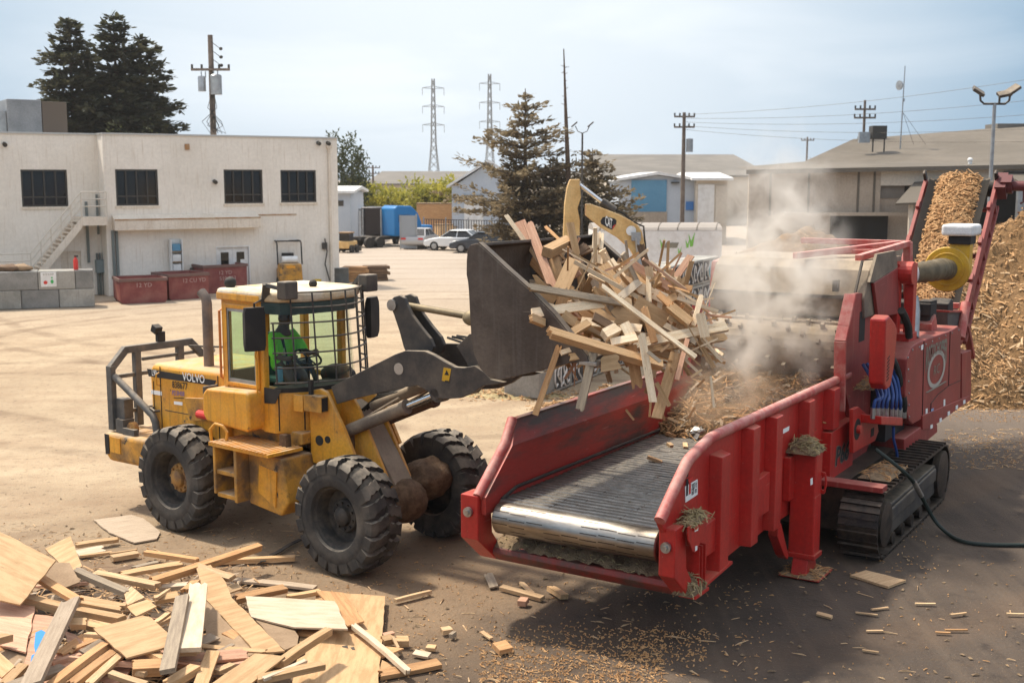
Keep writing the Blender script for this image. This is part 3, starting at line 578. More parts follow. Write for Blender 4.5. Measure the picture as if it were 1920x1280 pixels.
V = [(0, 0, .05), (.02, 0, .22), (.03, 0, .42), (.04, 0, .56), (.06, 0, .66), (.10, 0, .80), (.04, -.19, .52), (.14, -.27, .30), (.36, -.20, .26), (.46, -.17, .29), (.04, .19, .52), (.16, .26, .32), (.40, .19, .30), (.49, .16, .33), (.30, -.12, .02), (.42, -.13, -.30), (.30, .12, .02), (.42, .13, -.30)]
Ed = [(0, 1), (1, 2), (2, 3), (3, 4), (4, 5), (3, 6), (6, 7), (7, 8), (8, 9), (3, 10), (10, 11), (11, 12), (12, 13), (0, 14), (14, 15), (0, 16), (16, 17)]
Rr = [(.17, .14), (.15, .14), (.165, .13), (.10, .10), .062, .085, .085, .055, .040, .035, .085, .055, .040, .035, .085, .06, .085, .06]
body = skin('body', V, Ed, Rr, m_skin, drv)
hdm = MB().ell((.10, 0, .80), (.105, .082, .135), 20, 14); hdm.ell((.205, 0, .79), (.028, .02, .032)); hdm.ell((.19, 0, .735), (.02, .034, .012)); hdm.ell((.09, -.085, .79), (.03, .014, .035)); hdm.ell((.09, .085, .79), (.03, .014, .035))
hdm.build('head', m_skin, drv, smooth=True)
MB().ell((.19, -.035, .825), (.014, .018, .010)).ell((.19, .035, .825), (.014, .018, .010)).build('eye', m_black, drv, smooth=True)
for s in (-1, 1):       # hands closed on the wheel
    b0 = Vector((.47, s * .17, .29 + (.03 if s > 0 else 0))); hnd = MB().ell(b0 + Vector((.02, 0, 0)), (.05, .022, .04))
    for k in range(4):
        z = -.03 + .02 * k; hnd.tube([b0 + Vector((.05, 0, z)), b0 + Vector((.085, s * .01, z)), b0 + Vector((.095, s * .035, z - .005)), b0 + Vector((.07, s * .05, z - .01))], [.0105, .010, .009, .008], 6)
    hnd.tube([b0 + Vector((.03, 0, .035)), b0 + Vector((.06, s * .02, .05)), b0 + Vector((.08, s * .04, .04))], [.012, .011, .009], 6)
    hnd.build('hand', m_skin, drv, smooth=True)
SV = [(0, 0, .0), (.02, 0, .22), (.03, 0, .42), (.04, 0, .58), (.04, -.19, .53), (.13, -.27, .33), (.25, -.235, .28), (.04, .19, .53), (.15, .26, .35), (.27, .225, .315)]
skin('shirt', SV, [(0, 1), (1, 2), (2, 3), (2, 4), (4, 5), (5, 6), (2, 7), (7, 8), (8, 9)], [(.20, .165), (.18, .165), (.19, .15), (.085, .085), .105, .085, .065, .105, .085, .065], m_hivis, drv)
for yy in (-.09, .09): MB().bar((.185, yy, .02), (.16, yy, .50), .008, .045, up=(1, 0, 0)).build('reflective_stripe', mat('silver_stripe', (.55, .62, .5), .4), drv)
MB().bar((.19, -.02, .06), (.17, -.12, .54), .012, .05, up=(1, 0, 0)).build('seat_belt', m_black, drv)
cpv = MB().lathe([(0, .118), (.05, .114), (.10, .085), (.125, .04), (.128, .0)], (.095, 0, .855), (0, 0, 1), 18); cpv.prism([(.16, -.09), (.30, -.06), (.32, 0), (.30, .06), (.16, .09)], 'z', .855, .868)
cpv.build('cap', mat('dark_cap', (.03, .035, .035), .8), drv, smooth=True)
# ================================================================== HORIZONTAL WOOD GRINDER
GO = (3.494, 14.667); GR = Frame(GO, 57.7); GM = Matrix.Scale(-1, 4, (0, 1, 0))
gw = lambda u, v, w_=0.0: GR.py(u, v, -w_)
def gs(u, v, s_): q = GR.px(u, v, s_); return (-q[0], q[1])
def gp(s_, w_, z): return GR.w(s_, -w_, z)
grinder = root('wood_grinder', (GO[0], GO[1], 0), 57.7, 'red tracked wood grinder with a slatted infeed belt and dust rising from its hopper', 'wood grinder')
NB = lambda: MB(GM)
d7 = lambda X, Y: (860 + X / 3.048, 700 + Y / 3.048)
d8 = lambda X, Y: (1300 + X / 2.56, 400 + Y / 2.56)
d9 = lambda X, Y: (1400 + X / 3.048, 700 + Y / 3.048)
d10 = lambda X, Y: (1580 + X / 4.267, 540 + Y / 4.267)
d11 = lambda X, Y: (1640 + X / 4.571, 290 + Y / 4.571)
r4 = lambda X, Y: (1200 + X / 5.333, 960 + Y / 5.333)
# right infeed wall --------------------------------------------------
top = [(2.35, 2.22)] + [(lambda q: (q[0], q[1] - .03))(gw(*q, .0)) for q in ((1400, 789), (1336, 818), (1290, 862), (1267, 910), (1239, 972))]
bot = [gw(*q) for q in ((1258, 1012), (1331, 1069), (1350, 1054), (1387, 1024), (1406, 1016), (1434, 992), (1500, 950), (1590, 892))]
NB().prism(top + [(-3.62, 1.42), (-3.05, 1.30), (-2.98, bot[1][1])] + bot[1:], 'y', -.06, 0).build('infeed_wall', m_red, grinder)
rw = MB.last
rb = NB()
def zbot(s_):
    for a, b in zip(bot[1:], bot[2:]):
        if a[0] <= s_ <= b[0]: return a[1] + (b[1] - a[1]) * (s_ - a[0]) / (b[0] - a[0])
    return bot[1][1]
for u, wd in ((1352, .28), (1410, .26), (1453, .26), (1513, .26), (1558, .30)):
    s0 = gw(u, 900, .14)[0]; s1 = s0 + wd
    zt = 2.2 if s0 > -2 else 2.06
    zb = 1.63 if u > 1540 else zbot(s0) + .02
    rb = NB(); rb.add([(s0, .001, zb), (s0 + .02, .14, zb), (s1 - .02, .14, zb), (s1 + .05, .001, zb), (s0, .001, zt), (s0 + .02, .14, zt - .02), (s1 - .02, .14, zt - .02), (s1 + .05, .001, zt)],
           [(0, 1, 5, 4), (1, 2, 6, 5), (2, 3, 7, 6), (4, 5, 6, 7), (0, 3, 2, 1)])
    rb.build('wall_rib', m_red, rw, bevel=.008)
# lower box-section sill between ribs
sl = NB()
for (a, b, z0, z1) in ((-2.95, -2.2, 1.0, 1.35), (-1.6, -.9, 1.05, 1.5), (-.2, .6, 1.0, 1.55), (1.30, 2.36, .86, 1.60)):
    NB().prism([(a, z0), (b, z0), (b, z1 + .03), (a, z1)], 'y', .001, .085 if a < 1 else .13).build('wall_panel', m_red, rw, bevel=.006)
NB().tube([(2.35, .02, 2.24)] + [(gw(*q, .02)[0], .02, gw(*q, .02)[1]) for q in ((1400, 789), (1339, 817), (1330, 822), (1293, 859), (1287, 868), (1267, 910), (1237, 976))], .06, 12).build('top_rail', m_redpink, rw, smooth=True)
text_mesh('lettering', 'P66', m_blacktext, rw, (1.52, -.138, 1.10), (1, 0, -.03), (0, 0, 1), .27, width=.60, shear=.15, off=.02, ext=.004)
text_mesh('lettering_outline', 'P66', m_greytext, rw, (1.50, -.134, 1.085), (1, 0, -.03), (0, 0, 1), .30, width=.64, shear=.15, off=.05, ext=.002)
def sgn(name, pts, w_, m, parent, t=.004): return NB().prism([gw(*q, w_) for q in pts], 'y', w_, w_ + t).build(name, m, parent)
sg = sgn('safety_sign', [d7(*q) for q in ((1292, 645), (1363, 603), (1363, 690), (1294, 736))], .004, m_whitetext, rw, .006)
def wtext(txt, p0, p1, h, w_, m, parent):
    a = gw(*p0, w_); b = gw(*p1, w_); d = Vector((b[0] - a[0], 0, b[1] - a[1]))
    return text_mesh('lettering', txt, m, parent, (a[0], -w_, a[1]), d, (0, 0, 1), h, width=d.length, ext=.001, off=.01)
wtext('200 ft', d7(1331, 668), d7(1361, 648), .07, .012, m_blacktext, sg); wtext('60 m', d7(1331, 697), d7(1360, 679), .07, .012, m_blacktext, sg)
a = gw(*d7(1300, 690), .012); NB().box(a[0], a[0] + .05, .0105, .012, a[1] - .02, a[1] + .16).ell((a[0] + .025, .011, a[1] + .2), (.025, .002, .025)).build('pictogram', m_blacktext, sg)
a = gw(*d7(1316, 680), .012); NB().box(a[0], a[0] + .05, .0105, .012, a[1] - .02, a[1] + .12).box(a[0] - .02, a[0] + .1, .0105, .012, a[1] + .12, a[1] + .15).build('pictogram', m_redtext, sg)
for q in (((810, 412), (868, 372), (868, 420), (810, 460)), ((1115, 190), (1142, 175), (1142, 225), (1115, 245))): sgn('reflector', [r4(*p) for p in q], .002, m_whitetext, rw)
for q in (((183, 330), (243, 300), (240, 325), (186, 355)), ((485, 585), (507, 570), (507, 595), (485, 610))): sgn('reflector', [d9(*p) for p in q], .09, m_whitetext, rw)
# left infeed wall ---------------------------------------------------
lw_ = NB().prism([(2.5, 1.30), (-3.60, 1.30), (-3.60, 1.50), (-3.05, 1.98), (2.5, 1.96)], 'y', -2.26, -2.2)
lw_.add([(-3.05, -2.2, 1.98), (2.5, -2.2, 1.96), (2.5, -2.32, 2.22), (-2.79, -2.32, 2.22), (-3.05, -2.26, 1.98), (2.5, -2.26, 1.96), (2.5, -2.38, 2.22), (-2.79, -2.38, 2.22)], [(0, 1, 2, 3), (4, 7, 6, 5), (3, 2, 6, 7), (0, 3, 7, 4), (1, 5, 6, 2)])
lw_.build('infeed_wall', m_redworn, grinder)
lwo = MB.last
NB().tube([(-3.62, -2.30, 1.5), (-3.05, -2.30, 1.99), (-2.80, -2.36, 2.23)], .06, 10).build('front_rail', m_redpink, lwo, smooth=True)
NB().bar((-2.8, -2.35, 2.225), (2.5, -2.35, 2.225), .075, .03).build('top_flange', m_redworn, lwo)
# nose frame ---------------------------------------------------------
pp = [(-3.66, 1.52), (-3.66, 1.02), (-3.28, .70), (-3.08, .70), (-3.36, 1.04), (-3.40, 1.52)]
for w0, w1 in ((-2.50, -2.27), (-.07, .11)):
    o = NB().prism(pp, 'y', w0, w1).build('nose_post', m_red, grinder, bevel=.012)
    NB().cyl((-3.665, (w0 + w1) / 2, 1.33), (-3.70, (w0 + w1) / 2, 1.33), .055, 18).cyl((-3.70, (w0 + w1) / 2, 1.33), (-3.72, (w0 + w1) / 2, 1.33), .03, 6).build('bolt', m_steel, o)
NB().prism([(-3.29, .70), (-3.37, .80), (-3.35, .86), (-3.24, .86), (-3.20, .72)], 'y', -2.27, -.07).build('nose_beam', mat('mottled_dark_red', (.22, .03, .022), .5, col2=(.09, .045, .035), scale=4, streak=(.06, .03, .022)), grinder, bevel=.01)  # beam in a darker, mottled and streaked red than the posts
NB().prism([(-3.28, .70), (-3.28, .73), (-2.2, .80), (-2.2, .77)], 'y', -2.45, .15).build('nose_floor', m_red, grinder)
# gusset work at the right front corner
gg = NB()
for q in (-3.18, -3.10, -3.02): gg.prism([(q, .74), (q + .012, .74), (q + .012, 1.22), (q, 1.22)], 'y', .005, .17)
gg.box(-3.30, -2.95, .0, .19, .70, .735).prism([(-3.40, 1.46), (-2.98, 1.50), (-2.98, 1.53), (-3.40, 1.49)], 'y', .0, .20)
gg.prism([gw(*r4(*p), .17) for p in ((470, 150), (630, 50), (650, 80), (640, 200), (540, 395), (520, 390), (472, 270))], 'y', .17, .185)
gg.build('corner_gusset', m_red, grinder)
gg = MB.last
sgn('warning_sticker', [r4(*p) for p in ((545, 112), (578, 95), (578, 180), (545, 195))], .187, m_whitetext, gg); sgn('warning_mark', [r4(*p) for p in ((553, 150), (572, 142), (572, 168), (553, 178))], .192, m_orangetext, gg)
sgn('reflector', [r4(*p) for p in ((550, 340), (570, 332), (570, 375), (550, 388))], .187, m_whitetext, gg)
# drum and slatted belt ------------------------------------------------
dm = NB(); jn = NB(); cs_, cz = -3.38, 1.235
dm.lathe([(0, .02), (0, .165), (.015, .178), (1.985, .178), (2.0, .165), (2.0, .02)], (cs_, -2.16, cz), (0, 1, 0), 40)
rng = random.Random(3)
for k in range(16):
    a = 2 * pi * k / 16 + .1
    for j in range(9):
        if rng.random() < .85:
            w0 = -2.15 + j * .222; jn.add([(cs_ + .1795 * cos(a + t + (j % 2) * .06), w0 + q, cz + .1795 * sin(a + t + (j % 2) * .06)) for t in (-.03, .03) for q in (0, .20)], [(0, 1, 3, 2)])
dmo = dm.build('head_drum', m_drum, grinder, smooth=True); jn.build('plate_joint', m_track, dmo)
bl = NB(); k = 0; s_ = -3.34
while s_ < 3.1:
    for j in range(10):
        w0 = -2.19 + j * .214; dz = rng.uniform(-.004, .004)
        bl.add([(s_, w0, 1.39), (s_ + .02, w0, 1.422 + dz), (s_ + .075, w0, 1.426 + dz), (s_ + .095, w0, 1.39)] + [(s_, w0 + .213, 1.39), (s_ + .02, w0 + .213, 1.422 + dz), (s_ + .075, w0 + .213, 1.426 + dz), (s_ + .095, w0 + .213, 1.39)],
               [(0, 1, 5, 4), (1, 2, 6, 5), (2, 3, 7, 6), (0, 3, 2, 1), (4, 5, 6, 7)])
    s_ += .108
bl.box(-3.30, 3.1, -2.19, -.06, 1.36, 1.394)
bl.build('slat_belt', m_belt, grinder, clean=False)
NB().box(-3.0, 3.2, -2.15, -.08, .98, 1.34).build('belt_deck', m_reddusty, grinder)
NB().prism([(-3.2, 1.06), (-2.5, .80), (2.4, .62), (5.5, .62), (5.5, 1.1), (2.4, 1.2)], 'y', -2.0, -.25).build('belly_frame', m_reddusty, grinder)
NB().tube([(-3.3, -2.18, 1.42), (-3.0, -2.17, 1.5), (2.4, -2.17, 1.47)], .02, 6).build('seal_strip', m_black, lwo)
# support leg -----------------------------------------------------------
lg = NB().box(-.02, .24, .03, .36, .26, 1.60)
lg.build('support_leg', m_red, grinder, bevel=.02)
lgo = MB.last
NB().box(-.045, .265, .005, .385, .24, .30).prism([(-.02, .24), (.24, .24), (.34, .02), (-.10, .02)], 'y', .1, .30).box(-.14, .42, -.04, .48, .0, .025).build('foot', m_red, lgo, bevel=.008)
NB().box(.20, .23, .36, .40, 1.28, 1.33).box(.20, .23, .36, .40, 1.05, 1.10).tube([(.215, .40, 1.32), (.215, .42, 1.2), (.215, .40, 1.07)], .015, 6).build('leg_handle', m_red, lgo)
NB().prism([(-.62, .80), (-.5, .80), (-.18, .30), (-.22, .26), (-.34, .34), (-.62, .66)], 'y', -.02, .10).build('leg_brace', m_red, lgo, bevel=.006)
sgn('reflector', [d9(*p) for p in ((364, 600), (376, 594), (376, 632), (364, 638))], .362, m_whitetext, lgo)
# tracks ---------------------------------------------------------------------
def track_path(s0, s1, z0, z1, n):
    r = (z1 - z0) / 2; Ls = s1 - s0 - 2 * r; per = 2 * Ls + 2 * pi * r
    for k in range(n):
        q = per * k / n
        if q < Ls: yield (s0 + r + q, z1, 0.0)
        elif q < Ls + pi * r: a = (q - Ls) / r; yield (s1 - r + r * sin(a), z0 + r + r * cos(a), -a)
        elif q < 2 * Ls + pi * r: yield (s1 - r - (q - Ls - pi * r), z0, pi)
        else: a = (q - 2 * Ls - pi * r) / r; yield (s0 + r - r * sin(a), z0 + r - r * cos(a), pi - a)
def make_track(w0, w1):
    n = 50; t = NB(); p = list(track_path(.85, 4.95, .03, .90, n)); step = hypot(p[1][0] - p[0][0], p[1][1] - p[0][1])
    for (s_, z, a) in p:
        R = Matrix.Rotation(-a, 3, 'Y'); wc = (w0 + w1) / 2; wd = w1 - w0
        t.obox((s_, wc, z), (step * .96, wd, .03), R)
        nrm = R @ Vector((0, 0, 1)); tg = R @ Vector((1, 0, 0))
        t.obox(Vector((s_, wc, z)) + nrm * .03 + tg * step * .1, (.03, wd, .045), R)
    o = t.build('track', m_track, grinder)
    wo = w1 + .0
    f = NB().prism([(1.25, .22), (1.1, .45), (1.3, .64), (4.2, .66), (4.3, .5), (4.2, .2)], 'y', w0 + .05, wo - .05)
    f.prism([(1.25, .42), (1.25, .60), (4.1, .64), (4.1, .44)], 'y', wo - .05, wo - .01)
    f.build('track_frame', m_dark, o, bevel=.02)
    for s_, r in ((1.28, .30), (4.5, .36)): NB().lathe([(0, .02), (0, r), (.10, r), (.12, r * .6), (.12, .02)], (s_, wo - .10, .465), (0, 1, 0), 28).build('track_wheel', m_track, o, smooth=True)
    for k in range(5): NB().cyl((1.8 + k * .5, w0 + .06, .14), (1.8 + k * .5, wo - .03, .14), .09, 14).build('track_roller', m_track, o, smooth=True)
    return o
make_track(.40, .92); make_track(-3.02, -2.50)
NB().box(.96, 1.20, .10, .93, .955, 1.03).build('track_guard', m_reddusty, grinder, bevel=.008)
NB().prism([(1.4, .25), (4.8, .25), (4.8, .95), (1.4, .95)], 'y', -2.4, .35).build('undercarriage', m_track, grinder)
# mill housing -----------------------------------------------------------------
mh = [gw(*q, .06) for q in ((1580, 712), (1583, 610), (1596, 552), (1612, 549), (1640, 552), (1640, 720), (1640, 800), (1612, 885), (1598, 880), (1592, 760))]
NB().prism(mh, 'y', .0, .06).build('mill_side', m_reddusty, grinder, bevel=.006)
ms = MB.last
e1_ = [gw(*q, .07) for q in ((1575, 770), (1577, 640), (1583, 612), (1596, 552))]
m_ = NB()
for a, b in zip(e1_, e1_[1:]): m_.bar((a[0], .06, a[1]), (b[0], .06, b[1]), .16, .05, up=(1, 0, 0) if abs(b[1] - a[1]) > .3 else (0, 0, 1))
m_.build('side_edge', m_redpink, ms, bevel=.008)
c = gw(*d10(160, 305), .07); NB().box(c[0] - .14, c[0] + .14, .055, .064, c[1] - .22, c[1] + .22).build('side_slot', m_black, ms)
NB().box(2.5, 4.6, -2.3, .0, .75, 2.95).build('mill_body', m_tanmetal, grinder)
t = NB().cyl((2.55, -2.15, 2.5), (2.55, -.05, 2.5), .42, 24)
for k in range(10):
    for j in range(9): a = 2 * pi * k / 10 + j * .2; t.obox((2.55 + .45 * cos(a), -2.05 + j * .24, 2.5 + .45 * sin(a)), (.10, .05, .06), Matrix.Rotation(-a, 3, 'Y'))
t.build('feed_roller', m_tanmetal, grinder)
hp_ = [(2.78, 3.0), (2.72, 3.30), (2.95, 3.68), (3.15, 3.80), (4.7, 3.80), (4.7, 3.0)]
NB().prism(hp_, 'y', -2.28, .10).build('hood', m_tanmetal, grinder, bevel=.02)
ho = MB.last
NB().bar((2.70, -2.2, 3.30), (2.70, .0, 3.30), .03, .05).bar((2.9, .0, 3.82), (2.6, -.06, 3.05), .03, .03).box(2.66, 2.74, -.35, -.27, 3.38, 3.55).build('hood_seam', m_dark, ho)
NB().prism([gw(*d8(*p), .14) for p in ((862, 335), (975, 262), (985, 480), (882, 498))], 'y', .11, .16).build('hood_side', m_reddusty, ho, bevel=.006)
NB().prism([gw(*d8(*p), .14) for p in ((862, 332), (845, 330), (880, 195), (968, 178), (978, 258))], 'y', .11, .15).build('hood_cheek', m_tanmetal, ho)
NB().prism([(2.75, 2.2), (3.0, 2.2), (3.35, 3.2), (3.25, 3.75), (3.0, 3.72), (2.9, 3.0)], 'y', -2.36, -2.29).build('left_cheek', m_redpink, grinder)
NB().prism([(2.0, 2.2), (2.4, 2.2), (2.4, 3.15), (2.15, 3.2)], 'y', -2.30, -2.24).build('left_plate', m_reddusty, grinder)
# frame bars above the hood and towards the conveyor
NB().bar((2.9, -1.0, 3.86), (4.95, .02, 3.98), .10, .09).bar((3.2, -.15, 3.84), (4.95, .12, 3.98), .10, .09).bar((4.95, .12, 4.0), (5.05, .14, 3.1), .12, .1).bar((4.95, -1.6, 3.98), (4.95, .16, 3.98), .1, .09).bar((3.9, -.9, 3.86), (3.95, -.1, 3.9), .07, .07).build('frame_bar', m_redpink, grinder, bevel=.008)
NB().cyl((4.5, .05, 3.55), (4.5, .35, 3.55), .18, 18).box(4.35, 4.55, .02, .16, 2.6, 3.7).box(4.55, 4.75, .2, .34, 2.5, 3.7).box(4.3, 4.8, .02, .36, 2.45, 2.62).build('hinge_post', m_red, grinder, bevel=.01)
# belt drive cover
pc = [d10(*p) for p in ((285, 235), (330, 212), (375, 215), (425, 260), (440, 330), (420, 640), (385, 790), (345, 820), (290, 805), (255, 770), (243, 600), (258, 340))]
cs2 = 3.55
def gpl(u, v): return gs(u, v, cs2)
front = [gpl(*d10(*p)) for p in ((285, 215), (365, 255), (340, 520), (330, 770), (352, 815), (270, 795), (243, 700), (243, 590), (262, 330))]
pv = NB(); sidep = [gw(*d10(*p), .62) for p in ((345, 250), (378, 218), (425, 285), (440, 330), (418, 600), (385, 790), (352, 815), (332, 770))]
pv.prism(sidep, 'y', .40, .62); pv.build('drive_cover', m_red, grinder, bevel=.03, seg=2)
pvo = MB.last
c = gw(*d10(368, 645), .63); v_ = NB()
for k in range(7): v_.bar((c[0] - .05, .623, c[1] - .16 + k * .05), (c[0] + .05, .623, c[1] - .13 + k * .05), .008, .014)
v_.build('vent', m_black, pvo)
# engine cabinet
co_ = [d10(*p) for p in ((550, 475), (600, 437), (700, 397), (860, 343), (925, 303), (948, 325), (943, 905), (800, 955), (700, 1008), (560, 1090), (530, 1060), (512, 980), (500, 850), (515, 570))]
NB().prism([gw(*q, .5) for q in co_], 'y', -1.6, .5).build('engine_cabinet', m_reddusty, grinder, bevel=.02)
ec = MB.last
cab_dark = NB()
for a, b in (((648, 425), (635, 1030)), ((858, 345), (845, 780)), ((845, 780), (943, 735)), ((845, 780), (760, 850)), ((760, 850), (705, 920)), ((705, 920), (695, 1090))):
    p, q = gw(*d10(*a), .5), gw(*d10(*b), .5); cab_dark.bar((p[0], .502, p[1]), (q[0], .502, q[1]), .006, .018, up=(0, 1, 0))
cab_dark.build('door_seam', m_black, ec)
dt_ = NB()
for k in range(8):
    f = k / 7; p = gw(*d10(560 + (928 - 560) * f, 468 - 155 * f), .5); dt_.ell((p[0], .503, p[1] - .05), (.018, .012, .018), 8, 6)
for k in range(6): p = gw(*d10(515 + k * 2, 560 + k * 95), .5); dt_.ell((p[0] + .05, .503, p[1]), (.018, .012, .018), 8, 6)
dt_.build('bolt', m_steel, ec)
for q in (((663, 965), (678, 960), (678, 1010), (663, 1018)), ((806, 892), (819, 887), (819, 938), (806, 944)), ((628, 458), (644, 450), (642, 490), (626, 496))): sgn('reflector', [d10(*p) for p in q], .502, m_whitetext, ec)
sgn('sticker', [d10(*p) for p in ((703, 970), (727, 958), (727, 1025), (705, 1040))], .502, mat('pale_blue_sticker', (.30, .38, .58), .6), ec)
# maker's panel: tall lettering over an oval ring
a = gw(*d10(668, 545), .505); b = gw(*d10(836, 480), .505); d = Vector((b[0] - a[0], 0, b[1] - a[1]))
tx = text_mesh('lettering', 'ROTOCHOPPER', m_greytext, ec, (a[0], -.505, a[1]), d, (0, 0, 1), .3, width=d.length, off=.025, ext=.002)
zt0, zt1 = gw(*d10(668, 468), .505)[1], gw(*d10(836, 398), .505)[1]
for q in tx.data.vertices:      # letters hang from a straight top and arch over the oval
    t = (q.co.x - a[0]) / d.x; v = (q.co.z - (a[1] + d.z * t)) / .3; q.co.z = zt0 + (zt1 - zt0) * t - (1 - v) * (.20 + .24 * (2 * t - 1) ** 2)
oc = gw(*d10(752, 648), .505); ring = NB(); rn = 40
for k in range(rn):
    q = [2 * pi * (k + j) / rn for j in (0, 1)]
    ring.add([(oc[0] + .62 * rr * cos(t), .506, oc[1] + .30 * rr * sin(t) - .0 * cos(t)) for t in q for rr in (.78, 1.0)], [(0, 1, 3, 2)])
ring.build('oval_emblem', mat('silver_emblem', (.42, .38, .33), .5), ec)
text_mesh('lettering', 'RC', m_greytext, ec, (oc[0] - .2, -.506, oc[1] - .08), (1, 0, 0), (0, 0, 1), .16, width=.4, ext=.002)
a = gw(*d10(665, 835), .505); b = gw(*d10(820, 745), .505); p_ = NB(); p_.bar((a[0], .506, a[1]), (b[0], .506, b[1]), .004, .06, up=(0, 1, 0)); p_.build('emblem_bar', m_greytext, ec)
def sbox(name, pts, w_, dep, m, parent=grinder, bev=.012): return NB().prism([gw(*q, w_) for q in pts], 'y', w_ - dep, w_).build(name, m, parent, bevel=bev)
sbox('rear_cabinet', [d10(*p) for p in ((955, 520), (1030, 495), (1028, 860), (955, 895))], .5, 1.6, m_reddusty)
sbox('top_box', [d10(*p) for p in ((712, 290), (745, 208), (755, 260), (755, 370), (712, 388))], .25, 1.1, m_redpink)
NB().prism([gw(*d10(*p), .52) for p in ((640, 1020), (1020, 858), (1030, 892), (690, 1130), (640, 1130))], 'y', -.1, .52).build('sill_beam', m_reddusty, grinder, bevel=.008)
for q in ((710, 1110), (783, 1057), (848, 1003), (912, 955), (972, 912)): sgn('reflector', [d10(q[0] + x, q[1] + y) for x, y in ((-9, -14), (9, -22), (9, 8), (-9, 16))], .523, m_whitetext, grinder)
lb = [gw(*d9(*p), .5) for p in ((900, 375), (1000, 305), (1090, 290), (1090, 335), (985, 425), (965, 440), (900, 495))]
NB().prism(lb, 'y', -.3, .5).build('lower_box', m_reddusty, grinder, bevel=.012)
sgn('reflector', [d9(*p) for p in ((898, 460), (915, 448), (915, 470), (898, 482))], .503, m_whitetext, grinder); sgn('reflector', [d9(*p) for p in ((962, 410), (978, 398), (978, 420), (962, 432))], .503, m_whitetext, grinder)
# triangular chute plate with chip litter, manifold, blue hoses
NB().prism([gw(*d9(*p), .30) for p in ((610, 205), (640, 190), (750, 285), (755, 330), (735, 385), (610, 455))], 'y', .24, .30).build('bracket_plate', m_red, grinder, bevel=.01)
bp_ = MB.last
c = gw(*d9(632, 318), .30); NB().cyl((c[0], .295, c[1]), (c[0], .304, c[1]), .15, 20).build('pin_hole', m_black, bp_); NB().cyl((c[0], .30, c[1]), (c[0], .36, c[1]), .06, 14).build('pin', m_red, bp_)
c = gw(*d9(718, 335), .30); NB().box(c[0] - .08, c[0] + .08, .295, .304, c[1] - .06, c[1] + .06).build('slot', m_black, bp_)
NB().box(3.4, 4.5, -.4, .3, 1.1, 2.4).build('machine_core', m_black, grinder)
mf = [gw(*d9(*p), .58) for p in ((770, 245), (892, 252), (892, 298), (770, 292))]
NB().prism(mf, 'y', .25, .58).build('manifold', m_red, grinder, bevel=.01)
for k in range(0, 8):
    u0, v0 = d10(245 + k * 34 + (8 if k > 3 else 0), 985); u1, v1 = d10(250 + k * 30, 760 - 8 * k)
    if k == 7: u1, v1 = d10(430, 620)
    a = gw(u0, v0, .46); b = gw(u1, v1, .38)
    h = NB().tube(smooth_path([(a[0], .46, a[1]), (a[0] - .01 * k, .48, a[1] + .15), (a[0] * .6 + b[0] * .4, .50 - .01 * k, (a[1] + b[1]) / 2 + .03 * (k % 3)), (b[0], .38, b[1]), (b[0] + .05, .2, b[1] + .25)], 4), .025 if k < 7 else .042, 8)
    o = h.build('blue_hose' if k < 7 else 'black_hose', m_blue if k < 7 else m_black, grinder, smooth=True)
    NB().cyl((a[0], .46, a[1] - .10), (a[0], .46, a[1] + .05), .042, 8).build('hose_fitting', m_steel, o)
a = [gw(*d9(*p), .52) for p in ((838, 305), (838, 370), (858, 450), (862, 520))]; NB().tube([(q[0], .52, q[1]) for q in a], .022, 6).build('blue_hose', m_blue, grinder, smooth=True)
a = [gw(*d10(*p), .35) for p in ((470, 180), (500, 240), (525, 310), (530, 395))]; NB().tube([(q[0], .35, q[1]) for q in a], .06, 8).build('black_hose', m_black, grinder, smooth=True)
a = [gw(*d10(*p), .3) for p in ((555, 90), (620, 55), (700, 80), (740, 150), (750, 200))]; NB().tube([(q[0], .3 - .3, q[1]) for q in a], .07, 8).build('black_hose', m_black, grinder, smooth=True)
# engine parts on top, dark rear tank
en = NB(); rng = random.Random(5)
for k in range(16):
    q = gw(*d10(rng.uniform(580, 820), rng.uniform(160, 270)), 0); en.obox((q[0], rng.uniform(-.5, .1), q[1]), (rng.uniform(.2, .5), rng.uniform(.15, .4), rng.uniform(.15, .4)), Matrix.Rotation(rng.uniform(-.3, .3), 3, 'Y'))
en.build('engine_parts', m_black, grinder, bevel=.02)
sbox('rear_tank', [d10(*p) for p in ((840, 190), (1025, 185), (1010, 330), (970, 420), (945, 330), (840, 300))], .3, .9, mat('grey_tank', (.06, .058, .056), .6, fine=.1, dust=DUST, damt=.4))
NB().prism([gw(*d10(*p), .3) for p in ((840, 180), (1030, 178), (1030, 192), (840, 195))], 'y', -.6, .33).build('tank_rim', m_reddusty, grinder)

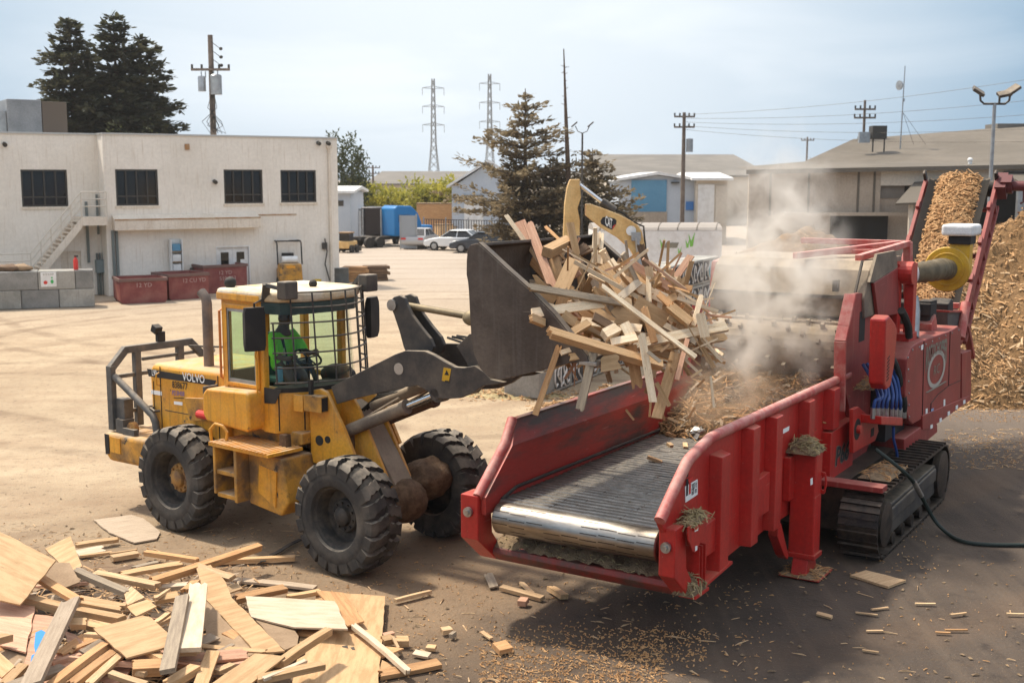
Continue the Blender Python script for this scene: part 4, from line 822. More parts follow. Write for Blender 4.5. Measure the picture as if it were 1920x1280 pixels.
# discharge conveyor --------------------------------------------------------------
cA = Vector((8.15, -.36, 2.15)); cB = Vector((10.85, -.36, 4.86))
ca = cB - cA; ca.normalize(); cw = Vector((ca.y, -ca.x, 0)); cw = Vector((-ca.y, ca.x, 0)).normalized(); cn = ca.cross(cw)
if cn.z < 0: cw = -cw; cn = ca.cross(cw)
if cw.y < 0: pass
LC = (cB - cA).length
def cpnt(t, l, h=0): return cA + ca * (t * LC) + cw * l + cn * h       # l along the belt's width, h above the belt
WB = .58
bt = NB()
def beltz(l): return .18 * (abs(l) / WB) ** 1.5
nst = 90
bt.grid(lambda a, b: cpnt(a * 1.01, (b * 2 - 1) * WB, beltz((b * 2 - 1) * WB)), 4, 12)
for k in range(nst):
    t = k / nst
    for sgn_ in (-1, 1):
        for j in range(7):
            l0 = sgn_ * (.27 + .044 * j); l1 = sgn_ * (.27 + .044 * (j + 1)); off = .006 * sin(j * 2.0)
            bt.add([cpnt(t + off, l0, beltz(l0) + .001), cpnt(t + .5 / nst + off, l0, beltz(l0) + .022), cpnt(t + .5 / nst + off, l1, beltz(l1) + .022), cpnt(t + off, l1, beltz(l1) + .001), cpnt(t + .62 / nst + off, l0, beltz(l0)), cpnt(t + .62 / nst + off, l1, beltz(l1))], [(0, 1, 2, 3), (1, 4, 5, 2)])
cvm = bt.build('conveyor_belt', mat('rubber_belt', (.085, .075, .062), .8, dust=(.3, .22, .13), damt=.6), grinder, clean=False)
R3 = Matrix((ca, cw, cn)).transposed()
fm = NB()
for l in (-.68, .68):
    fm.obox(cpnt(.5, l, -.02), (LC * 1.04, .07, .26), R3); fm.obox(cpnt(.5, l, -.42), (LC * .9, .08, .09), R3)
    for k in range(6): fm.obox(cpnt(.1 + k * .16, l, -.22), (.07, .07, .4), R3)
for k in range(6): fm.obox(cpnt(.1 + k * .16, 0, -.3), (.07, 1.3, .07), R3)
fm.build('conveyor_frame', m_reddusty, grinder, bevel=.008)
cfm = MB.last
for k in range(4):
    for l in (-.67, .67): NB().obox(cpnt(.1 + k * .24, l, .13), (.16, .07, .10), R3).build('roller_bracket', m_reddusty, cfm, bevel=.01)
NB().cyl(cpnt(1.01, -.62, -.14), cpnt(1.01, .62, -.14), .16, 20).build('head_pulley', m_black, cfm, smooth=True)
sg_ = 1 if cpnt(1, .68).y > cpnt(1, -.68).y else -1; q = cpnt(1.0, .68 * sg_, -.02); o_ = cw * sg_
NB().cyl(q, q + o_ * .30, .15, 16).cyl(q + o_ * .28, q + o_ * .62, .10, 14).cyl(q + o_ * .6, q + o_ * .66, .12, 14).obox(q + o_ * .1, (.4, .2, .34), R3).obox(q + o_ * .2 + cn * .16, (.2, .2, .1), R3).tube([q + o_ * .5 + Vector((0, 0, -.08)), q + o_ * .52 + Vector((0, 0, -.3)), q + o_ * .45 + Vector((0, 0, -.34))], .02, 6).build('belt_motor', mat('dark_red_motor', (.13, .025, .025), .5, fine=.1), cfm, smooth=True)
for l in (-.68, .68): NB().obox(cpnt(1.02, l, .18), (.12, .06, .24), R3).build('end_tab', m_track, cfm, bevel=.02)
NB().bar(cpnt(.12, .68, -.2), cpnt(.12, .68, -1.2), .12, .1).bar(cpnt(.12, -.68, -.2), cpnt(.12, -.68, -1.2), .12, .1).box(7.0, 8.2, -.9, .1, 1.6, 2.45).build('conveyor_mount', m_reddusty, cfm, bevel=.01)
NB().cyl(Vector((8.35, .36, 2.75)), Vector((8.0, .36, 2.15)), .09, 14).build('fold_cylinder', m_redpink, cfm, smooth=True)
# blower with corrugated duct and air filter
bs = 6.4
bc_ = gs(1775, 505, bs); bx = NB().lathe([(0, .02), (0, .36), (.02, .375), (.06, .375), (.10, .34), (.30, .34), (.32, .31), (.32, .02)], (bs, bc_[0], bc_[1]), (1, 0, 0), 40)
bx.box(bs + .06, bs + .30, bc_[0] + .02, bc_[0] + .34, bc_[1], bc_[1] + .42)
bx.build('blower', m_yellowblower, grinder, smooth=True)
blo = MB.last
NB().lathe([(-.002, .25), (-.016, .255), (-.016, .275), (-.002, .28)], (bs, bc_[0], bc_[1]), (1, 0, 0), 32, False).build('blower_ring', m_yellowblower, blo, smooth=True)
NB().box(bs + .0, bs + .42, bc_[0] + .0, bc_[0] + .36, bc_[1] + .42, bc_[1] + .56).build('filter_neck', m_black, blo, bevel=.02)
NB().box(bs - .1, bs + .55, bc_[0] - .10, bc_[0] + .42, bc_[1] + .56, bc_[1] + .75).build('air_filter', m_white, blo, bevel=.05, seg=3)
hs = gs(1713, 512, 5.4); pts = []; rs = []
p0 = Vector((5.4, hs[0], hs[1])); p1 = Vector((5.75, hs[0] + .35, hs[1] + .03)); p2 = Vector((6.05, bc_[0] - .06, bc_[1] + .05)); p3 = Vector((bs, bc_[0], bc_[1]))
for k in range(29):
    t = k / 28; q = p0 * (1 - t) ** 3 + p1 * 3 * t * (1 - t) ** 2 + p2 * 3 * t * t * (1 - t) + p3 * t ** 3; pts.append(q); rs.append(.165 if k % 4 else .18)
NB().tube(pts, rs, 18).build('duct_hose', m_hosebrown, blo, smooth=True)
NB().cyl(p0 - (p1 - p0).normalized() * .22, p0, .172, 20).build('duct_collar', m_white, blo, smooth=True)
NB().tube([(4.9, .25, 2.5), (5.1, .2, 2.9), (5.2, .15, 3.1)], .12, 10).build('grey_duct', m_gloss, grinder, smooth=True)
NB().bar((8.1, -1.1, 2.72), (8.1, .3, 2.72), .1, .1).build('cross_bar', m_redpink, grinder, bevel=.008)

# material lying in and on the machine --------------------------------------------
def chips_on(fn, n, seed, smin=.04, smax=.14, up=.02, M=None, thin=.012, wide=.02):
    """many splinters lying on the surface fn() -> (point, normal)"""
    r = random.Random(seed); b = MB(M)
    for _ in range(n):
        p, nn = fn(r); L_ = r.uniform(smin, smax) * r.choice((.7, 1, 1, 1.5)); a = r.uniform(0, 2 * pi); tl = r.gauss(0, .38)
        d = Vector((cos(a) * cos(tl), sin(a) * cos(tl), sin(tl))); nn = Vector(nn); x = d - nn * d.dot(nn) * .7; x.normalize(); y = nn.cross(x)
        if y.length < 1e-3: continue
        y.normalize(); z = x.cross(y); wv = L_ * r.uniform(.12, .35) if wide is None else r.uniform(.5, 1.3) * wide
        p = Vector(p) + nn * r.uniform(-.01, up)
        b.add([p - x * L_ / 2 - y * wv / 2, p + x * L_ / 2 - y * wv * .3, p + x * L_ / 2 + y * wv * .3, p - x * L_ / 2 + y * wv / 2, p + z * thin], [(0, 1, 4), (1, 2, 4), (2, 3, 4), (3, 0, 4), (3, 2, 1, 0)])
    return b
def heap_fn(f): # f(a,b)->Vector
    def g(r):
        a, b = r.random(), r.random(); e = .02; p = f(a, b); n = (f(min(a + e, 1), b) - f(max(a - e, 0), b)).cross(f(a, min(b + e, 1)) - f(a, max(b - e, 0)))
        if n.length < 1e-9: n = Vector((0, 0, 1))
        n.normalize(); return p, (n if n.z > 0 else -n)
    return g
def n3(x, y, z=0, s=1.0): return mnoise.fractal(Vector((x * s, y * s, z)), 1.0, 2.0, 5)
# chips carried up the conveyor
def belt_heap(a, b):
    l = (b * 2 - 1) * .41; e = max(0, 1 - abs(b * 2 - 1) ** 2.2); p = cpnt(-.02 + a * 1.06, l, beltz(l) + .0 + e * (.24 + .05 * n3(a * 9, b * 4)))
    if a > .93: p = p - cn * (a - .93) * 2.2 * .3
    return p
bh = MB(GM).grid(belt_heap, 60, 14).build('conveyed_chips', m_chipbase, None, clean=False, smooth=True, angle=180)
bh.location = grinder.location; bh.rotation_euler = grinder.rotation_euler
tag(bh, kind='stuff', label='fresh wood chips riding up the discharge conveyor')
cc = chips_on(heap_fn(belt_heap), 3600, 11, .07, .17, .04, GM, wide=.032).build('conveyed_chip_pieces', m_chip, None, clean=False); cc.location = grinder.location; cc.rotation_euler = grinder.rotation_euler; tag(cc, kind='stuff')
# shredded wood heaped at the mouth of the mill
def feed_heap(a, b):
    s_ = .75 + a * 2.0; w_ = -2.15 + b * 2.05; h = 1.43 + (a ** .8) * (.95 + .25 * n3(a * 3, b * 3)) * (1 - .25 * abs(b * 2 - 1) ** 3) + .08 * n3(a * 11, b * 11) * min(1, a * 4)
    return Vector((s_, w_, max(1.425, h)))
o = MB(GM).grid(feed_heap, 40, 40).build('feed_heap', m_chipdark, None, clean=False, smooth=True, angle=180); o.location = grinder.location; o.rotation_euler = grinder.rotation_euler; tag(o, kind='stuff', label='shredded wood heaped at the mill mouth')
for nn_, sd_, mm_, wd_ in ((650, 12, m_chip, .024), (1500, 13, m_chipdark, .03), (260, 14, W['g'], .05)): o = chips_on(heap_fn(feed_heap), nn_, sd_, .10, .34, .06, GM, wide=wd_).build('feed_heap_splinters', mm_, None, clean=False); o.location = grinder.location; o.rotation_euler = grinder.rotation_euler; tag(o, kind='stuff')
# sawdust in the nose trough
def trough(a, b):
    s_ = -3.34 + a * .75; w_ = -2.26 + b * 2.16; return Vector((s_, w_, .855 + .22 * a + .04 * sin(pi * a) + .07 * n3(a * 2, b * 9) + .03 * n3(a * 8, b * 30)))
o = MB(GM).grid(trough, 10, 70).build('trough_sawdust', m_sawdust, None, clean=False, smooth=True, angle=180); o.location = grinder.location; o.rotation_euler = grinder.rotation_euler; tag(o, kind='stuff', label='damp sawdust caked in the nose trough')
o = chips_on(heap_fn(trough), 300, 21, .03, .10, .01, GM, wide=.012).build('trough_splinters', m_straw, None, clean=False); o.location = grinder.location; o.rotation_euler = grinder.rotation_euler; tag(o, kind='stuff')
def litter(name, s0, s1, w0, w1, z, h, n, seed, m=m_straw):
    f = lambda a, b: Vector((s0 + a * (s1 - s0), w0 + b * (w1 - w0), z + h * max(0, sin(pi * min(1, max(0, a)))) ** .6 * max(0, sin(pi * b)) ** .6 * (.8 + .4 * n3(a * 4, b * 4, seed))))
    o = MB(GM).grid(f, 12, 12).build(name, m_sawdust, None, clean=False, smooth=True, angle=180)
    o.location = grinder.location; o.rotation_euler = grinder.rotation_euler; tag(o, kind='stuff')
    o = chips_on(heap_fn(f), n, seed, .05, .16, .03, GM, wide=.012).build(name + '_straws', m, None, clean=False); o.location = grinder.location; o.rotation_euler = grinder.rotation_euler; tag(o, kind='stuff')
litter('straw_litter', -3.45, -2.95, .0, .2, 1.50, .10, 160, 31); litter('straw_litter', -.14, .30, -.02, .38, 1.60, .20, 200, 32); litter('straw_litter', -3.38, -3.0, -.05, .18, .74, .22, 120, 33)
litter('chip_litter', -.15, .42, -.05, .48, .02, .05, 120, 34, m_chip); litter('chip_litter', 2.5, 3.6, .0, .34, 2.02, .12, 140, 35, m_chip); litter('chip_litter', 1.6, 2.6, .42, .85, .96, .08, 90, 36, m_chip)
# ================================================================== GROUND
def ground_material():
    m = bpy.data.materials.new('yard_ground'); m.use_nodes = True; t = m.node_tree; b = t.nodes['Principled BSDF']; N = t.nodes.new; K = t.links.new
    co = N('ShaderNodeTexCoord'); P = co.outputs['Object']
    def noise(sc_, det, l, h, vec=P, rough=.6, dist=0):
        n = N('ShaderNodeTexNoise'); n.inputs['Scale'].default_value = sc_; n.inputs['Detail'].default_value = det; n.inputs['Roughness'].default_value = rough; n.inputs['Distortion'].default_value = dist; K(vec, n.inputs['Vector'])
        r = N('ShaderNodeMapRange'); r.inputs[1].default_value = l; r.inputs[2].default_value = h; K(n.outputs[0], r.inputs[0]); return r.outputs[0], n.outputs[0]
    def mix(f, a, c, bt='MIX'):
        x = N('ShaderNodeMix'); x.data_type = 'RGBA'; x.blend_type = bt
        if isinstance(f, float): x.inputs[0].default_value = f
        else: K(f, x.inputs[0])
        for i, q in ((6, a), (7, c)):
            if isinstance(q, tuple): x.inputs[i].default_value = (*q, 1)
            else: K(q, x.inputs[i])
        return x.outputs[2]
    def math_(op, a, c, cl=False):
        x = N('ShaderNodeMath'); x.operation = op; x.use_clamp = cl
        for i, q in ((0, a), (1, c)):
            if isinstance(q, (int, float)): x.inputs[i].default_value = q
            else: K(q, x.inputs[i])
        return x.outputs[0]
    def rotmap(deg, sx, sy):
        q = N('ShaderNodeMapping'); q.vector_type = 'POINT'; q.inputs['Rotation'].default_value = (0, 0, radians(deg)); q.inputs['Scale'].default_value = (sx, sy, 1); K(P, q.inputs[0]); return q.outputs[0]
    # dusty yard dirt
    f1, _ = noise(.18, 8, .35, .65); dirt = mix(f1, (.35, .27, .178), (.45, .355, .24))
    st, _ = noise(1, 6, .5, .72, rotmap(8, .12, 1.1)); dirt = mix(math_('MULTIPLY', st, .38), dirt, (.26, .165, .10))
    f2b, _ = noise(.9, 7, .38, .62)
    f2, _ = noise(1.6, 8, .42, .72); dirt = mix(math_('MULTIPLY', f2, .5), dirt, (.26, .18, .115))
    # near, the dirt is darker: its own brown plus painted lens falloff
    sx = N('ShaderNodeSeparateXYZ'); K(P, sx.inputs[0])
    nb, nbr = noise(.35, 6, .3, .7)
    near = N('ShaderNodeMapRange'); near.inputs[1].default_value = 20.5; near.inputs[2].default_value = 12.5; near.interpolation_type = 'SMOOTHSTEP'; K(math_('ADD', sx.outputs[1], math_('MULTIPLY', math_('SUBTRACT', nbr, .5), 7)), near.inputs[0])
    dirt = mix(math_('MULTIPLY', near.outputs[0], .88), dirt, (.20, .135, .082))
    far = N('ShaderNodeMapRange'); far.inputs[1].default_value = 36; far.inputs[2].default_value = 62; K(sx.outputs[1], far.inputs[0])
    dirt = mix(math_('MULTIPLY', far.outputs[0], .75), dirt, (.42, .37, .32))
    # asphalt on the grinder's side
    u = math_('ADD', math_('MULTIPLY', sx.outputs[0], .8), math_('MULTIPLY', math_('SUBTRACT', sx.outputs[1], 15), -.33))
    n4, n4r = noise(.6, 7, .3, .7); u = math_('ADD', u, math_('MULTIPLY', math_('SUBTRACT', n4r, .5), 4.5))
    am = N('ShaderNodeMapRange'); am.inputs[1].default_value = -1.2; am.inputs[2].default_value = 2.4; am.interpolation_type = 'SMOOTHSTEP'; K(u, am.inputs[0])
    fa, _ = noise(.5, 8, .35, .65); asp = mix(fa, (.060, .047, .038), (.095, .074, .058))
    tr, _ = noise(1, 5, .45, .7, rotmap(-22, 2.6, .10)); asp = mix(math_('MULTIPLY', tr, .55), asp, (.155, .118, .086))
    dk, _ = noise(2.4, 6, .58, .7); asp = mix(math_('MULTIPLY', dk, .6), asp, (.035, .028, .024))
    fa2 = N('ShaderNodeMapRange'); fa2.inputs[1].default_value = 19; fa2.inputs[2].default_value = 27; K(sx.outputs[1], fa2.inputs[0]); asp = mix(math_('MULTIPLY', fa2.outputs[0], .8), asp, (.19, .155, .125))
    for cx_, cy_, rr_ in ((-12.2, 22.4, 8.0), (-12.2, 22.4, 9.9), (-3, 36, 13.5), (-3, 36, 15.4), (6, 58, 29), (6, 58, 31)):
        ds = N('ShaderNodeVectorMath'); ds.operation = 'DISTANCE'; ds.inputs[1].default_value = (cx_, cy_, 0); K(P, ds.inputs[0])
        ab = math_('ABSOLUTE', math_('SUBTRACT', math_('ADD', ds.outputs['Value'], math_('MULTIPLY', math_('SUBTRACT', nbr, .5), .5)), rr_), 0); bd_ = N('ShaderNodeMapRange'); bd_.interpolation_type = 'SMOOTHSTEP'; bd_.inputs[1].default_value = .36; bd_.inputs[2].default_value = .12; K(ab, bd_.inputs[0])
        dirt = mix(math_('MULTIPLY', math_('MULTIPLY', bd_.outputs[0], f2b), .55), dirt, (.17, .115, .072))
    cur = mix(am.outputs[0], dirt, asp)
    # faint curved tyre tracks over the dirt at the left
    wv = N('ShaderNodeTexWave'); wv.wave_type = 'RINGS'; wv.rings_direction = 'Z'; wv.inputs['Scale'].default_value = .09; wv.inputs['Distortion'].default_value = .8; wv.inputs['Detail'].default_value = 2; wv.inputs['Detail Scale'].default_value = .3
    mp_ = N('ShaderNodeMapping'); mp_.inputs['Location'].default_value = (3.5, -30, 0); K(P, mp_.inputs[0]); K(mp_.outputs[0], wv.inputs['Vector'])
    wr = N('ShaderNodeMapRange'); wr.inputs[1].default_value = .82; wr.inputs[2].default_value = .97; K(wv.outputs[0], wr.inputs[0]); cur = mix(math_('MULTIPLY', math_('MULTIPLY', wr.outputs[0], f1), .34), cur, (.17, .11, .068))
    # grit
    g1, g1r = noise(26, 5, .35, .72); cur = mix(math_('MULTIPLY', g1, .28), cur, (.62, .48, .33), 'OVERLAY')
    g2, _ = noise(9, 8, .56, .70); cur = mix(math_('MULTIPLY', g2, .6), cur, (.10, .07, .045))
    g3, _ = noise(60, 3, .66, .74); cur = mix(math_('MULTIPLY', g3, .5), cur, (.56, .42, .27))
    K(cur, b.inputs['Base Color']); b.inputs['Roughness'].default_value = .93; b.inputs['Specular IOR Level'].default_value = .25
    bp = N('ShaderNodeBump'); bp.inputs['Strength'].default_value = .8; bp.inputs['Distance'].default_value = .03; K(math_('ADD', g1r, math_('MULTIPLY', nbr, 1.2)), bp.inputs['Height']); K(bp.outputs[0], b.inputs['Normal'])
    return m
g = MB()
xs = [-1500, -300, -80, -40] + [-20 + k for k in range(0, 61, 1)] + [80, 300, 1500]; ys = [-60, 0] + [6 + k * .8 for k in range(0, 60)] + [60, 80, 120, 300, 2500]
g.add([(x, y, (.03 * n3(x, y, 0, .35) if 6 < y < 52 and -20 < x < 40 else 0) - .012) for x in xs for y in ys], [(i * len(ys) + j, (i + 1) * len(ys) + j, (i + 1) * len(ys) + j + 1, i * len(ys) + j + 1) for i in range(len(xs) - 1) for j in range(len(ys) - 1)])
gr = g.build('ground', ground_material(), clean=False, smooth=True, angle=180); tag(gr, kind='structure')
def gnd(x, y): return (.03 * n3(x, y, 0, .35) if 6 < y < 52 and -20 < x < 40 else 0) - .012

# ================================================================== materials of the surroundings
m_stucco = mat('stucco', (.82, .76, .67), .92, col2=(.75, .69, .60), scale=.5, bump=.25, bscale=12, spots=(.50, .38, .25), sscale=1.1, sthr=.70, streak=(.56, .46, .34), fine=.06)
m_stuccotrim = mat('stucco_trim', (.74, .66, .55), .9, col2=(.67, .58, .47), scale=1.2, streak=(.45, .33, .2))
m_rust = mat('rust_stain', (.36, .19, .08), .9, col2=(.48, .36, .24), scale=3)
m_window = mat('dark_window', (.012, .012, .011), .12, fine=.0, spec=.5)
m_winframe = mat('dark_window_frame', (.05, .045, .038), .6)
m_maroon = mat('maroon_steel', (.20, .045, .04), .6, col2=(.26, .08, .065), scale=2, spots=(.33, .2, .16), sscale=6, sthr=.68, dust=DUST, damt=.4)
m_conc = mat('weathered_concrete', (.36, .34, .30), .92, col2=(.26, .25, .22), scale=1.1, bump=.3, bscale=20, streak=(.2, .18, .15), rnd=.16)
m_concdark = mat('dark_concrete', (.20, .195, .18), .92, col2=(.27, .26, .24), scale=1.5, bump=.3, bscale=20, rnd=.1)
m_bark = mat('bark', (.09, .06, .042), .95, col2=(.14, .10, .07), scale=6, bump=.4)
m_pole = mat('weathered_pole', (.13, .10, .08), .9, col2=(.19, .15, .12), scale=4)
def leafm(name, a, b_):
    m = mat(name, a, .75, col2=b_, scale=.9, lo=.35, hi=.65, fine=.3); t = m.node_tree; b = t.nodes['Principled BSDF']; o = t.nodes['Material Output']; x = t.nodes.new('ShaderNodeMixShader'); r = t.nodes.new('ShaderNodeBsdfTranslucent'); x.inputs[0].default_value = .38
    t.links.new(b.inputs['Base Color'].links[0].from_socket, r.inputs[0]); t.links.new(b.outputs[0], x.inputs[1]); t.links.new(r.outputs[0], x.inputs[2]); t.links.new(x.outputs[0], o.inputs[0]); return m
m_conifer = leafm('dark_conifer_needles', (.055, .06, .032), (.085, .08, .045))
m_cedar = leafm('brown_green_needles', (.19, .15, .085), (.26, .20, .12))
m_bamboo = leafm('yellow_green_leaves', (.50, .43, .06), (.25, .26, .05)); m_oak = leafm('dull_green_leaves', (.05, .065, .025), (.085, .09, .04))
m_roofgrey = mat('grey_roofing', (.15, .135, .115), .9, col2=(.19, .17, .145), scale=.3, fine=.06)
m_rooftan = mat('tan_roofing', (.125, .105, .08), .9, col2=(.16, .135, .105), scale=.25, fine=.06)
m_tanwall = mat('tan_siding', (.42, .34, .26), .85, col2=(.37, .30, .23), scale=.6, streak=(.30, .24, .18))
m_creamwall = mat('cream_siding', (.60, .53, .43), .85, col2=(.54, .47, .38), scale=.6)
m_bluewall = mat('pale_blue_siding', (.50, .54, .58), .8, col2=(.46, .50, .55), scale=.6, fine=.05)
m_bluedoor = mat('blue_door', (.10, .26, .40), .6, col2=(.12, .29, .43), scale=.6, fine=.06)
m_shadowin = mat('painted_shade_interior', (.02, .018, .015), .9)  # near-black colour paints the shade inside the open shed

# ================================================================== WHITE TWO-STOREY BUILDING
_a = G(190, 556); _b = G(637, 533)
BF = Frame((_b.x, _b.y), degrees(atan2(_b.y - _a.y, _b.x - _a.x))); RZ = 6.82
bd = root('office_building', (_b.x, _b.y, 0), BF.deg, 'two-storey off-white stucco building with dark window bands and an outside stair', 'building')
bp = lambda u, v, y=0: BF.py(u, v, y)
JX = bp(198, 400)[0]; LY = 1.0
def wall_holes(mb, x0, x1, z0, z1, holes, y, dep=.18):
    xs = sorted({x0, x1, *[h[0] for h in holes], *[h[1] for h in holes]}); zs = sorted({z0, z1, *[h[2] for h in holes], *[h[3] for h in holes]})
    for i in range(len(xs) - 1):
        for j in range(len(zs) - 1):
            cx, cz = (xs[i] + xs[i + 1]) / 2, (zs[j] + zs[j + 1]) / 2
            if any(h[0] < cx < h[1] and h[2] < cz < h[3] for h in holes): continue
            mb.add([(xs[i], y, zs[j]), (xs[i + 1], y, zs[j]), (xs[i + 1], y, zs[j + 1]), (xs[i], y, zs[j + 1])], [(0, 1, 2, 3)])
    for a, b, c, d in holes: mb.add([(x, yy, z) for yy in (y, y + dep) for x, z in ((a, c), (b, c), (b, d), (a, d))], [(0, 1, 5, 4), (1, 2, 6, 5), (2, 3, 7, 6), (3, 0, 4, 7)])
def hole(u0, v0, u1, v1, y=0):
    a = bp(u0, v0, y); b = bp(u1, v1, y); return (a[0], b[0], b[1], a[1])
wins = [hole(215.5, 317.5, 298, 385), hole(419, 318, 493.5, 381), hole(525.5, 319, 593.5, 379)]
dW = hole(405, 462, 470, 528); dW = (dW[0], dW[1], 0.0, dW[3])
mb = MB(); wall_holes(mb, JX, 0, 0, RZ, wins + [dW], 0)
mb.add([(0, 0, 0), (0, 9, 0), (0, 9, RZ), (0, 0, RZ), (JX, 0, 0), (JX, LY, 0), (JX, LY, RZ), (JX, 0, RZ)], [(0, 1, 2, 3), (4, 7, 6, 5)])
lwin = hole(38, 318, 128.5, 387, LY); mb2 = mb; LX = JX - 16
ldoor = hole(192, 320, 201, 408, LY)
gdoor = hole(113, 472, 154, 525, LY); gdoor = (gdoor[0], gdoor[1], 0, gdoor[3])
wall_holes(mb, LX, JX, 0, RZ, [lwin, gdoor], LY)
mb.box(LX, 0, 9, 9.2, 0, RZ); mb.add([(LX, LY, RZ - .3), (JX, LY, RZ - .3), (JX, 9, RZ - .3), (LX, 9, RZ - .3), (JX, 0, RZ - .3), (0, 0, RZ - .3), (0, 9, RZ - .3)], [(0, 1, 2, 3), (4, 5, 6, 2)])
mb.build('wall', m_stucco, bd)
wl = MB.last
MB().box(JX - .02, .04, -.05, .22, RZ, RZ + .07).box(LX, JX - .02, LY - .05, LY + .22, RZ, RZ + .07).box(JX - .05, JX + .2, .22, LY, RZ, RZ + .07).build('coping', mat('metal_coping', (.50, .50, .48), .5, .3), bd)
def window(h, y, nb=4):
    a, b, c, d = h
    p = MB().box(a, b, y + .12, y + .16, c, d).build('window', m_window, bd)
    f = MB(); t = .07
    f.box(a, a + t, y + .03, y + .12, c, d).box(b - t, b, y + .03, y + .12, c, d).box(a + t, b - t, y + .03, y + .12, c, c + t).box(a + t, b - t, y + .03, y + .12, d - t, d)
    zc = c + (d - c) * .26; f.box(a + t, b - t, y + .05, y + .118, zc - .03, zc + .03)
    for k in range(1, nb): x = a + (b - a) * k / nb; f.box(x - .03, x + .03, y + .05, y + .118, c + t, zc - .03).box(x - .03, x + .03, y + .05, y + .118, zc + .03, d - t)
    f.build('frame', m_winframe, p)
    MB().box(a - .05, b + .05, y - .05, y + .03, c - .10, c).build('sill', m_stuccotrim, p)
for h in wins: window(h, 0)
window(lwin, LY)
# canopy ledge over the ground floor
c0 = bp(210, 424)[0]; c1 = bp(482, 420)[0]; cz = bp(300, 428)[1]
MB().prism([(0, cz + .62), (-.48, cz + .40), (-.50, cz - .05), (0, cz - .02)], 'x', c0, c1).build('canopy', m_stuccotrim, bd, bevel=.02)
MB().bar((c0, -.49, cz + .41), (c1, -.49, cz + .41), .03, .05).bar((c1, -.02, cz + .5), (bp(556, 420)[0], -.02, cz + .5), .03, .05).build('rust_line', m_rust, bd)
# double door
a, b, c, d = dW; w2 = (b - a - .12) / 2
MB().box(a, a + .05, -.02, .14, 0, d).box(b - .05, b, -.02, .14, 0, d).box(a + .05, b - .05, -.02, .14, d - .06, d).build('door_frame', m_white, bd)
for k in range(2):
    x0 = a + .05 + k * (w2 + .01); dd = MB().box(x0, x0 + w2, .08, .13, .02, d - .06).build('door', m_white, bd)
    MB().box(x0 + .18, x0 + w2 - .18, .06, .082, d - 1.15, d - .28).build('pane', m_window, dd)
    if k: MB().box(x0 + .35, x0 + .60, .052, .058, d - .85, d - .62).build('notice', m_white, dd)
    MB().box(x0 + (w2 - .1 if not k else .04), x0 + (w2 - .04 if not k else .1), .0, .08, .95, 1.1).build('handle', m_steel, dd)
a, b, c, d = gdoor; MB().box(a, b, LY + .1, LY + .14, 0, d).build('door', m_stuccotrim, bd)
MB().box(ldoor[0], ldoor[1], LY - .04, LY - .001, ldoor[2], ldoor[3]).build('door', m_stuccotrim, bd)
# conduits, meter boxes, wall fixtures
k = MB()
for u in (212, 219): x = bp(u, 470)[0]; k.box(x - .05, x + .05, -.12, -.02, 0, cz - .05)
for u in (183, 188, 194): x = bp(u, 520, LY)[0]; k.box(x - .035, x + .035, LY - .12, LY - .02, 0, 1.8)
x = bp(165, 470, LY)[0]; k.box(x - .05, x + .05, LY - .12, LY - .02, 1.4, 4.0); x = bp(184, 440, LY)[0]; k.box(x - .04, x + .04, LY - .1, LY - .02, 2.6, 4.3)
k.build('conduit', mat('grey_green_conduit', (.16, .18, .17), .7), bd)
for u0, v0, u1, v1 in ((179, 487, 197, 511), (198, 492, 213, 514)): h = hole(u0, v0, u1, v1, LY - .15); MB().box(h[0], h[1], LY - .32, LY - .01, h[2], h[3]).build('meter_box', mat('blue_grey_box', (.19, .235, .24), .6), bd, bevel=.02)
h = hole(346, 270, 355, 281); MB().box(h[0], h[1], -.06, -.002, h[2], h[3]).build('rusty_vent', m_rust, bd)
for u, v in ((402, 340), (8, 270), (596, 268), (614, 268), (359, 505)): q = bp(u, v, 0 if u > 100 else LY); yy = 0 if u > 100 else LY; MB().cyl((q[0], yy, q[1]), (q[0], yy - .2, q[1] - .05), .09, 10).build('wall_lamp', m_winframe, bd, smooth=True)
x = bp(618, 400)[0]; MB().box(x - .05, x + .05, -.12, -.01, 0, RZ - .3).box(x - .12, x + .12, -.16, -.01, RZ - .45, RZ - .3).build('downpipe', m_stuccotrim, bd)
x = bp(608, 480)[0]; MB().tube([(x, -.1, 2.2), (x + .1, -.12, 1.6), (x - .02, -.12, 1.0), (x + .2, -.12, .2)], .03, 6).box(x - .12, x + .12, -.12, -.02, 1.7, 2.0).build('wall_hose', m_winframe, bd)
# outside stair on the recessed part
l0 = bp(153, 404, LY - 1.3)[0]; zl = bp(180, 407, LY - 1.3)[1]; l1 = JX - .02; ys0, ys1 = LY - 1.35, LY - .02
stt = MB().box(l0, l1, ys0, ys1, zl - .35, zl); n = 16; x = l0; run = (l0 - bp(58, 494, LY - 1.3)[0]) / n; rise = (zl - .9) / n
for k in range(n): stt.box(x - run * (k + 1) - .04, x - run * k, ys0 + .06, ys1 - .06, zl - rise * (k + 1) - .05, zl - rise * (k + 1))
stt.build('stair', m_stuccotrim, bd)
so = MB.last
for yy in (ys0, ys1 - .06): MB().prism([(l0, zl), (l0 - run * n, zl - rise * n), (l0 - run * n, zl - rise * n - .4), (l0, zl - .42)], 'y', yy, yy + .06).build('stringer', m_stuccotrim, so)
rl_ = MB()
for hgt in (.45, .75, 1.05):
    rl_.tube([(l1, ys0 + .03, zl + hgt), (l0, ys0 + .03, zl + hgt), (l0 - run * n, ys0 + .03, zl - rise * n + hgt), (l0 - run * n - 2.2, ys0 + .03, zl - rise * n + hgt)], .03, 5)
